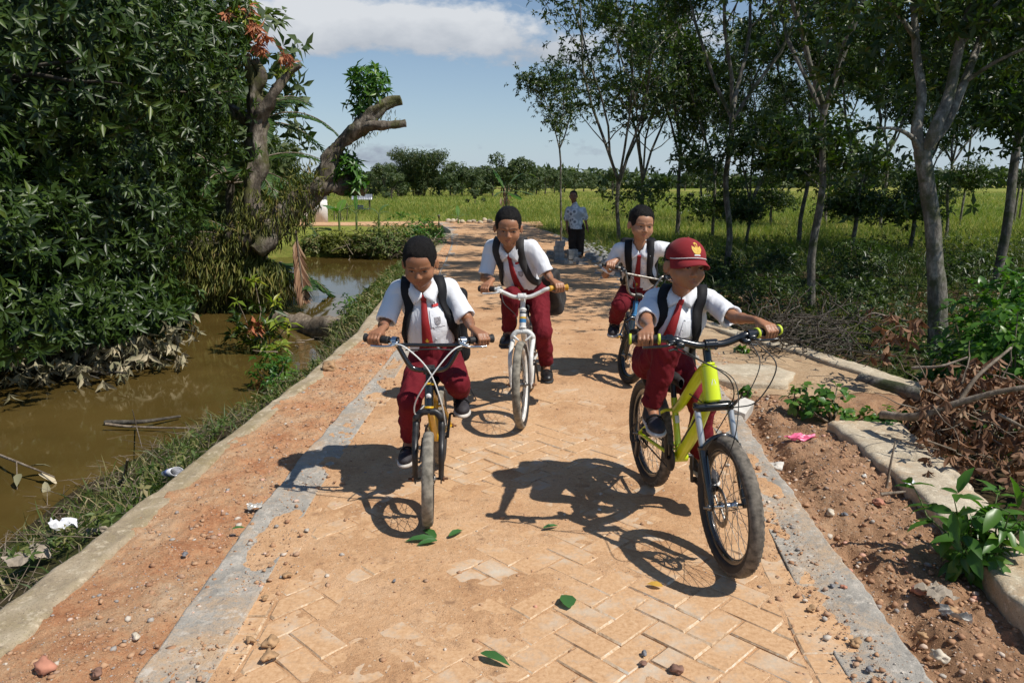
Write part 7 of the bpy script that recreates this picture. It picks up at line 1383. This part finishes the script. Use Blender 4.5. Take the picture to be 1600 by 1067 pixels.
# ---------------------------------------------------------------- banana plants
def bleaf(mb, ms, base, az, el, L, Wd, droop, tear=.0):
    n = 16; p = np.asarray(base, float).copy(); v = np.array([math.cos(az)*math.cos(el), math.sin(az)*math.cos(el), math.sin(el)]); P = [p.copy()]
    for i in range(n): p = p+v*L/n; v = norm(v+[0, 0, -droop/n]); P.append(p.copy())
    P = np.array(P); T = np.gradient(P, axis=0); sd = np.cross(T, [0, 0, 1.]); sd /= np.linalg.norm(sd, axis=1, keepdims=True); nn = np.cross(sd, T); t = np.linspace(0, 1, n+1); w_ = Wd*np.clip(np.sin(np.pi*np.clip((t-.16)/.84, 0, 1)), 0, 1)**.55; V = []
    for i in range(n+1):
        for q in (-1, -.5, 0, .5, 1): V.append(P[i]+sd[i]*w_[i]*.5*q*(1-tear*.5*abs(q)*(i % 3 == 0))+nn[i]*(.10*abs(q)*w_[i])*-1)
    mb.add(np.array(V), np.array([[i*5+j, i*5+j+1, (i+1)*5+j+1, (i+1)*5+j] for i in range(n) for j in range(4)]), 0, rng.random()); tube(ms, P, np.linspace(.018, .004, n+1), 5, caps=False)
def banana(px, py, Y, lv, h, label, dry=0, sc=1.0):
    g_ = at(px, py, Y); root = empty('banana_plant', tuple(g_)); tag(root, label, 'banana plant', 'banana plants along the road'); st, lf, ms = MB(), MB(), MB(); tube(st, [[0, 0, -.5], [0, 0, h*.5], [.02, 0, h]], [.045*sc, .035*sc, .02*sc], 10, bumpy=.1); st.build('stem', M_ban, root)
    for (az, el, L, W_, dr) in lv: bleaf(lf, ms, [0, 0, h-.05], R(az), R(el), L*1.25, W_*1.7, dr, .3)
    ms.build('leaf_stalks', M_ban, root); lf.build('leaves', L_ban, root)
    if dry: d = MB(); C = np.array([0, 0, h])+rng.normal(size=(dry, 3))*np.array([.07, .07, .12]); dd = rng.normal(size=(dry, 3))*.35+[0, 0, -1]; leaves(d, C, dd, rdir(dry), .26, .05); d.build('dry_leaves', L_deadpale, root)
M_ban = simple('banana_stem', (0.12, 0.17, 0.05), .6, var=.25, scale=8)
L_deadpale = leafmat('pale_dry_leaf', [(0, (0.20, 0.13, 0.08)), (.6, (0.42, 0.32, 0.22)), (1, (0.60, 0.50, 0.38))], .8, .15, (1, .9, .7))
banana(791, 345, 19.5, [(160, 65, .55, .17, .5), (10, 72, .85, .20, 2.6), (-10, 15, .62, .20, .8), (-40, -5, .42, .20, .6), (200, 20, .3, .12, 1.5)], .75, 'banana plant with dry hanging leaves rising behind the middle boy', 22)
banana(530, 348, 27.0, [(150, 40, .75, .22, .9), (20, 50, .6, .2, 1.2), (80, 60, .6, .2, 1.0), (250, 45, .6, .2, 1.2)], .35, 'broad-leaved banana plant beside the white shed', 4)
banana(557, 348, 27.0, [(170, 50, .55, .10, 1.8), (100, 80, .6, .09, .8), (10, 60, .5, .10, 1.8)], .35, 'spindly banana sucker just left of the arching one')
banana(592, 348, 26.0, [(170, 62, .62, .13, 2.6), (40, 70, .6, .12, 2.4), (20, 50, .4, .12, 2.0)], .3, 'arching banana sucker in front of the far side road')
banana(716, 346, 30.5, [(100, 70, .5, .10, 1.0), (160, 50, .4, .09, 1.6), (20, 50, .45, .09, 1.6)], .15, 'tiny banana sucker growing at the far bend of the road')

# ---------------------------------------------------------------- water side: driftwood, log, litter
def stick(name, pts, r, label, mat=M_twig, cat='branch', n=7, side=None, group=None):
    P = spline(np.array(pts, float), 6); o0 = P[0].copy(); mb = MB(); tube(mb, P-o0, np.linspace(r, r*.5, len(P)), n, bumpy=.2)
    for q in side or []: tube(mb, np.array(q, float)-o0, [r*.5, r*.2], 5)
    o = mb.build(name, mat); o.location = o0; return tag(o, label, cat, group)
G_ = lambda px, py, z: gp(px, py, z)
stick('branch', [G_(165, 660, -.48), G_(220, 659, -.45), G_(282, 650, -.47)], .022, 'thick waterlogged branch floating beneath the muddy leaves', M_barkd)
stick('branch', [G_(165, 662, -.44), G_(215, 667, -.47), G_(340, 669, -.44)], .012, 'long thin pale stick floating on the pond toward the bank', side=[(G_(213, 666, -.47), G_(222, 700, -.35)), (G_(213, 666, -.47), G_(207, 640, -.30))])
stick('branch', [G_(0, 711, -.42), G_(28, 722, -.40), G_(85, 745, -.44)], .010, 'bare twig with withered leaves sticking out of the pond at far left', side=[(G_(26, 722, -.40), G_(27, 765, -.5))])
mb = MB(); C = np.array([G_(40, 730, -.42), G_(60, 740, -.44), G_(70, 752, -.45), G_(30, 740, -.44)]); o0 = C[0].copy(); leaves(mb, C-o0, rdir(4)*.6+[.6, 0, -.2], rdir(4)*.3+[0, 0, 1], .15, .05, tmpl=T_RICH); o = mb.build('withered_leaves', L_mud); o.location = o0; tag(o, 'few withered brown leaves caught on the twig at far left', 'leaves')
stick('branch', [G_(195, 745, -.40), G_(199, 718, -.10)], .014, 'short broken stake standing on the bank above the white cup', M_slab if 0 else M_twig, n=6)
root = empty('fallen_log', tuple(G_(445, 508, -.5))); o0 = np.array(root.location); mb = MB(); tube(mb, spline(np.array([G_(430, 500, -.52), G_(480, 512, -.47), G_(530, 517, -.38), G_(600, 500, -.22), G_(640, 482, -.12)]), 7)-o0, np.interp(np.linspace(0, 1, 29), [0, .3, .6, 1], [.10, .17, .16, .05]), 14, bumpy=.35); mb.build('trunk', M_slabmud if 0 else M_twig, root); tag(root, 'mud-caked fallen log lying from the wall into the pond', 'log')
mb = MB()
for i in range(6): q = G_(420+i*14, 555-i*5, -.45); tube(mb, wob(q-o0, q-o0+rdir(1)[0]*np.array([.35, .3, .15]), 6, .1, i), [.010, .009, .008, .007, .005, .003], 5)
mb.build('dry_branches', M_twig, root)
M_plastic = simple('white_plastic', (0.78, 0.78, 0.80), .35, var=.06); M_pink = simple('pink_plastic', (0.85, 0.16, 0.30), .35, var=.1); M_card = simple('grey_cardboard', (0.36, 0.30, 0.23), .9, var=.2)
M_clear = simple('grey_film', (0.50, 0.47, 0.42), .25, var=.3, scale=30)
def crumple(name, c, sx, sy, amp, mat, label, cat, rz=0, tilt=0, seed=1, th=.0015, mat2=None):
    n, m = 14, 10; u, v = np.meshgrid(np.linspace(-.5, .5, m), np.linspace(-.5, .5, n)); ed = 1+.18*noise3(u*9, v*9, 0, seed); x = u*sx*ed; y = v*sy*ed; z = amp*(fbm(u*3.2, v*3.2, 0, seed, 3)*.8+.6*np.abs(noise3(u*6, v*6, 3, seed)))+amp*.3
    mb = MB(); grid_mesh(mb, x, y, z); grid_mesh(mb, x[:, ::-1], y[:, ::-1], z[:, ::-1]-th)
    if mat2 is not None: mb.m[-2] = (rng.random(len(mb.m[-2])) < .5).astype(int)*0+((np.arange(len(mb.m[-2])) // (m-1)) % 4 == 1).astype(int)
    o = mb.build(name, [mat]+([mat2] if mat2 else []), None, smooth=False); o.location = c; o.rotation_euler = (tilt, tilt*.5, rz); return tag(o, label, cat)
crumple('plastic_bag', G_(100, 832, -.16)+[0, 0, .03], .11, .06, .03, M_plastic, 'torn white plastic bag in the weeds at lower left', 'plastic bag', .5, .25, 3)
root = empty('paper_cup', tuple(G_(268, 738, -.02)), .4); root.rotation_euler = (R(70), R(20), .9); tag(root, 'crushed white and blue paper cup beside the pond wall', 'cup'); mb = MB(); lathe(mb, [(0, 0), (0, .028), (.10, .040), (.10, .037), (.01, .026)], (0, 0, -.05), (0, 0, 1), 16); mb.v[0] = mb.v[0]*[1, .6, 1]; mb.build('cup_wall', M_plastic, root); mb = MB(); lathe(mb, [(.03, .0325), (.03, .034), (.06, .0365), (.06, .035)], (0, 0, -.05), (0, 0, 1), 16); mb.v[0] = mb.v[0]*[1, .6, 1]; mb.build('printed_band', simple('blue_print', (.10, .14, .30), .5), root)
crumple('cardboard', G_(45, 880, -.22)+[0, 0, .02], .17, .11, .03, M_card, 'sodden grey cardboard scrap in the weeds at the left edge', 'cardboard', .9, .15, 6)
crumple('cardboard', G_(160, 838, -.18)+[0, 0, .02], .12, .07, .03, M_card, 'brown paper scrap under the torn white bag', 'paper scrap', .2, .2, 8)
crumple('candy_wrapper', G_(1251, 689, -.03)+[0, 0, .018], .17, .055, .018, M_pink, 'bright pink plastic wrapper on the brown soil', 'wrapper', .12, .1, 4)
crumple('plastic_film', G_(1462, 938, -.05)+[0, 0, .02], .11, .09, .03, M_card, 'dirty crumpled paper bag on the brown soil at lower right', 'paper bag', .3, .15, 9)
crumple('plastic_film', G_(1492, 968, -.05)+[0, 0, .015], .10, .035, .02, M_clear, 'shiny grey plastic film next to the crumpled paper bag', 'plastic film', -.6, .1, 12)
crumple('plastic_film', G_(1420, 757, .02)+[0, 0, .01], .05, .03, .012, M_plastic, 'small white paper scrap on the broken wall by the seedling', 'paper scrap', .3, .1, 14)
crumple('plastic_film', G_(398, 790, .02)+[0, 0, -.008], .065, .04, .014, M_clear, 'crumpled silvery film on the orange dirt near the kerb', 'plastic film', .4, .1, 15)

# ---------------------------------------------------------------- stones and clods worth naming
M_st = {'cream': simple('cream_stone', (0.62, 0.54, 0.42), .85, var=.15, bump=.3), 'tan': simple('tan_clod', (0.44, 0.27, 0.14), .95, var=.2, bump=.5), 'grey': simple('grey_stone', (0.20, 0.20, 0.21), .8, var=.2, bump=.3), 'red': simple('brick_red_stone', (0.50, 0.22, 0.14), .85, var=.2, bump=.3), 'brown': simple('brown_stone', (0.24, 0.13, 0.09), .85, var=.2, bump=.3), 'white': simple('pale_stone', (0.66, 0.62, 0.55), .85, var=.12, bump=.4)}
ST = [(1212, 733, .045, 'white', 'pale angular stone on brown soil right of the front wheel', -.05), (1298, 803, .026, 'cream', 'egg-shaped cream stone below the pale angular stone', -.05), (1332, 803, .020, 'red', 'small red stone beside the egg-shaped cream stone', -.05), (1320, 806, .019, 'grey', 'dark grey stone beside the egg-shaped cream stone', -.05),
      (1372, 788, .030, 'red', 'flat reddish stone in front of the broken wall', -.04), (1432, 925, .030, 'red', 'flat brick-coloured stone left of the crumpled paper bag', -.05), (1466, 1028, .030, 'cream', 'rounded cream stone at the bottom right corner', -.06), (1487, 955, .022, 'tan', 'tan pebble tucked against the crumpled paper bag', -.05), (1440, 995, .020, 'tan', 'tan stone in the rut at bottom right', -.07),
      (1318, 918, .013, 'red', 'orange pebble on the right kerb strip', .01), (1300, 916, .011, 'grey', 'grey pebble beside the orange pebble on the kerb strip', .01), (1268, 953, .018, 'tan', 'smooth tan pebble on the border pavers', .005), (1335, 1006, .022, 'tan', 'tan stone on the right kerb strip near the bottom edge', .01), (1358, 1046, .013, 'grey', 'dark pebble at the bottom edge on the right kerb strip', .01),
      (515, 577, .075, 'tan', 'large tan clod on the orange dirt behind the left boy', .02), (424, 1005, .028, 'tan', 'upper of two tan clods at the bottom left of the paving', .008), (420, 1028, .030, 'tan', 'lower of two tan clods at the bottom left of the paving', .008), (391, 1000, .018, 'tan', 'flat tan clod on the pale kerb left of the two clods', .01),
      (448, 901, .020, 'tan', 'tan clod on the left side of the paving below the leaf cluster', .006), (414, 935, .014, 'tan', 'small reddish clod left of the tan clod', .01), (152, 1053, .022, 'brown', 'dark brown stone at the bottom left corner', .02), (70, 1045, .040, 'red', 'flat pinkish brick piece at the bottom left corner', .02), (213, 995, .016, 'cream', 'cream pebble on the orange dirt at lower left', .02),
      (289, 867, .013, 'grey', 'slate-grey pebble on the orange dirt', .02), (616, 908, .009, 'grey', 'dark pebble in the sand left of center', .006), (1006, 1022, .013, 'grey', 'rounded grey pebble on the pavers at the bottom', .006), (1058, 1047, .022, 'brown', 'dark reddish clod on the pavers at the bottom', .006), (1004, 1037, .012, 'brown', 'dark pebble right below the rounded grey one', .006),
      (937, 797, .010, 'white', 'tiny white pebble in the sand between the shadows', .006), (1150, 752, .012, 'tan', 'tan pebble left of the front wheel of the yellow bicycle', .006), (1505, 870, .020, 'cream', 'white pebble at the foot of the seedling', -.04), (1350, 745, .016, 'white', 'white chip against the broken wall', -.03), (1425, 822, .018, 'tan', 'tan stone between wrapper and seedling', -.04)]
for px, py, r_, m_, la, z_ in ST:
    q = gp(px, py, z_); mb = MB(); blob(mb, (0, 0, 0), np.array([1, .85, .58])*r_*.85, .55, sub=3, rot=rotm(0, 0, rs.uniform(0, 3))); o = mb.build('stone', M_st[m_], None); o.location = (q[0], q[1], z_+r_*.35); tag(o, la, 'stone', 'loose stones on and beside the road')
mb = MB(); box(mb, (0, 0, .045), (.085, .16, .09), rotm(.3, .2, 0), bev=.008); mb.v[-1] = mb.v[-1]*(1+.06*noise3(mb.v[-1][:, 0:1]*20, mb.v[-1][:, 1:2]*20, 0, 2)); o = mb.build('broken_paver', M_st['white'], None, smooth=False); q = gp(1160, 650, -.02); o.location = (q[0], q[1], -.03); o.rotation_euler = (0, 0, -.6); tag(o, 'broken pale paving block tilted in the dirt below the concrete slab', 'paving block')

# ---------------------------------------------------------------- fallen leaves on the road
def fallen(px, py, L, W_, az, mat, label, z=.008, cup=.25):
    q = gp(px, py, z); mb = MB(); a = R(az); leaves(mb, [[0, 0, 0]], np.array([[math.cos(a), math.sin(a), .10]]), np.array([[.1, -.2, 1.]]), L, W_, tmpl=T_RICH, rnd=.45); o = mb.build('fallen_leaf', mat); o.location = (q[0], q[1], z+.006); return tag(o, label, 'leaf', 'fallen leaves on the road')
L_fall = leafmat('fallen_green_leaf', [(0, (0.045, 0.13, 0.035)), (1, (0.07, 0.19, 0.05))], .4, .2); L_fally = leafmat('fallen_yellow_leaf', [(0, (0.62, 0.36, 0.06)), (1, (0.7, 0.42, 0.08))], .5, .2)
fallen(682, 843, .115, .040, 128, L_fall, 'green leaf pointing up, part of the fallen sprig below the left bicycle'); fallen(682, 844, .13, .036, 186, L_fall, 'long green leaf pointing left in the fallen sprig below the left bicycle'); fallen(684, 846, .09, .030, 206, L_fall, 'lower green leaf in the fallen sprig below the left bicycle')
fallen(701, 840, .085, .030, 48, L_fall, 'lone green leaf just right of the fallen sprig'); fallen(848, 827, .075, .022, 22, L_fall, 'narrow green leaf between the sprig and the yellow bicycle shadow'); fallen(889, 952, .095, .060, 92, L_fall, 'broad heart-shaped green leaf lying on the pavers at lower center')
fallen(1036, 918, .06, .030, 160, L_fally, 'small yellow leaf on the pavers left of the front wheel'); fallen(750, 1022, .11, .034, -32, L_fall, 'narrow green leaf at the bottom center of the paving'); fallen(362, 828, .055, .016, 15, L_fall, 'thin green leaf on the orange dirt beside the kerb', .025)

# ---------------------------------------------------------------- right side: seedling, log, brush pile, branches
sp = G_(1525, 893, -.06); root = empty('seedling', tuple(sp)); tag(root, 'lush bright green seedling with drooping leaflets at the right edge', 'seedling'); st, lf = MB(), MB(); C, A = [], []
for k in range(15):
    a = rs.uniform(0, 6.28); el = rs.uniform(.75, 1.45); L = rs.uniform(.16, .42); d = np.array([math.cos(a)*math.cos(el), math.sin(a)*math.cos(el), math.sin(el)]); P = wob([0, 0, -.02], d*L, 6, .12, k); tube(st, P, np.linspace(.006, .002, 6), 5, caps=False)
    for q in (2, 3, 4, 5): e = P[q]+rdir(1)[0]*.035; tube(st, [P[q], e], [.002, .0012], 4, caps=False); C.append(e); A.append(norm(e-P[q]+d*.3))
st.build('stems', M_ban, root); C, A = np.array(C), np.array(A); rosettes(lf, C, A, 4, .125, .046, 1.0, .50, tmpl=T_RICH); lf.build('leaves', L_bright, root)
stick('dead_stalk', [G_(1378, 765, -.02), G_(1392, 725, -.02)+[0, 0, .12]] if 0 else [G_(1385, 762, -.03), G_(1385, 762, -.03)+np.array([.02, .02, .13]), G_(1385, 762, -.03)+np.array([.045, .05, .22])], .007, 'thin dead stalk standing against the broken wall', M_twig, 'stalk')
root = empty('fallen_log', tuple(at(1352, 600, 5.35))); o0 = np.array(root.location); mb = MB(); tube(mb, spline(np.array([at(1345, 594, 5.5), at(1400, 608, 5.2), at(1455, 622, 4.95)]), 8)-o0, .052, 14, bumpy=.12); mb.build('trunk', M_bark, root); tag(root, 'short grey log lying behind the broken wall beside the vine', 'log')
BR = 'dead branches of the brush pile'
stick('branch', [at(1378, 648, 4.2), at(1430, 650, 4.0), at(1500, 628, 3.9), at(1560, 612, 3.8), at(1640, 600, 3.7)], .024, 'long bare branch reaching from the vine to the right edge', M_twig, 'branch', 8, group=BR)
stick('branch', [at(1500, 625, 3.95), at(1525, 590, 4.0), at(1560, 560, 4.1), at(1580, 543, 4.2)], .013, 'thin branch rising from the long bare one into the bush', M_twig, 'branch', 7, group=BR)
stick('branch', [at(1425, 575, 4.5), at(1470, 572, 4.4), at(1512, 558, 4.4)], .011, 'short crooked branch above the brush pile left side', M_twig, 'branch', 7, group=BR)
stick('branch', [at(1560, 647, 3.8), at(1600, 668, 3.7), at(1640, 690, 3.6)], .010, 'thin branch poking out of the brush at the right edge', M_twig, 'branch', 7, group=BR)
stick('branch', [at(1205, 533, 6.6), at(1240, 530, 6.5), at(1275, 538, 6.4)], .014, 'dark dead branch right of the handlebar grip', M_barkd, 'branch', 7, group=BR)
stick('branch', [at(1355, 487, 8.6), at(1400, 498, 8.0), at(1450, 508, 7.7)], .018, 'pale stick on the mossy ground left of the big trunk', M_twig, 'branch', 7, group=BR)
stick('branch', [at(1395, 800, 2.9)*0+G_(1376, 772, .0), G_(1415, 768, .02)], .010, 'grey root stub lying across the gap in the broken wall', M_twig, 'branch', 7, group=BR)
root = empty('brush_pile', tuple(at(1530, 700, 4.0))); o0 = np.array(root.location); tag(root, 'heap of withered brown leaves and twigs at the right edge below the bush', 'brush pile'); lf, tw = MB(), MB()
def dead(px0, px1, py0, py1, Y0, Y1, n, L=.13, k=6):
    px = px0+(px1-px0)*rng.random(n); py = py0+(py1-py0)*rng.random(n); C = np.array([at(a, b, Y0+(Y1-Y0)*(.55*c+.45*(py1-b)/(py1-py0))) for a, b, c in zip(px, py, rng.random(n))])-o0; rosettes(lf, C, rdir(n)*.5+[0, -.1, -.5], k, L, L*.36, .8, .9, tmpl=T_RICH); return C
Ca = dead(1440, 1660, 590, 745, 3.5, 4.7, 470, .074); dead(1350, 1440, 485, 560, 4.9, 5.6, 22, .10); dead(1480, 1560, 560, 610, 4.2, 4.9, 30, .10); dead(1420, 1500, 620, 690, 4.1, 4.7, 70, .09)
for i in range(110): c = Ca[i]; tube(tw, wob(c, c+rdir(1)[0]*np.array([.35, .3, .25]), 6, .12, i), np.linspace(.006, .002, 6), 4, caps=False)
for (a, b, Y_) in ((1440, 440+80, 5.2), (1400, 500, 5.4)): tube(tw, spline(np.array([at(a, b, Y_)-o0, at(a-40, b-10, Y_)-o0, at(a-75, b+25, Y_)-o0]), 5), np.linspace(.006, .002, 11), 5)
tw.build('twigs', M_twig, root); lf.build('dead_leaves', L_dead, root)
mb = MB()
for i in range(230): c = at(1180+170*random.random(), 490+75*random.random(), 6.0+1.3*random.random()); c[2] = max(c[2], -.33); tube(mb, wob(c, c+rdir(1)[0]*np.array([.45, .4, .28])+[0, 0, .05], 6, .15, i), np.linspace(.007, .002, 6), 4, caps=False)
tag(mb.build('dry_brushwood', M_barkd), 'tangle of dark dry twigs behind the wall edge', kind='stuff')
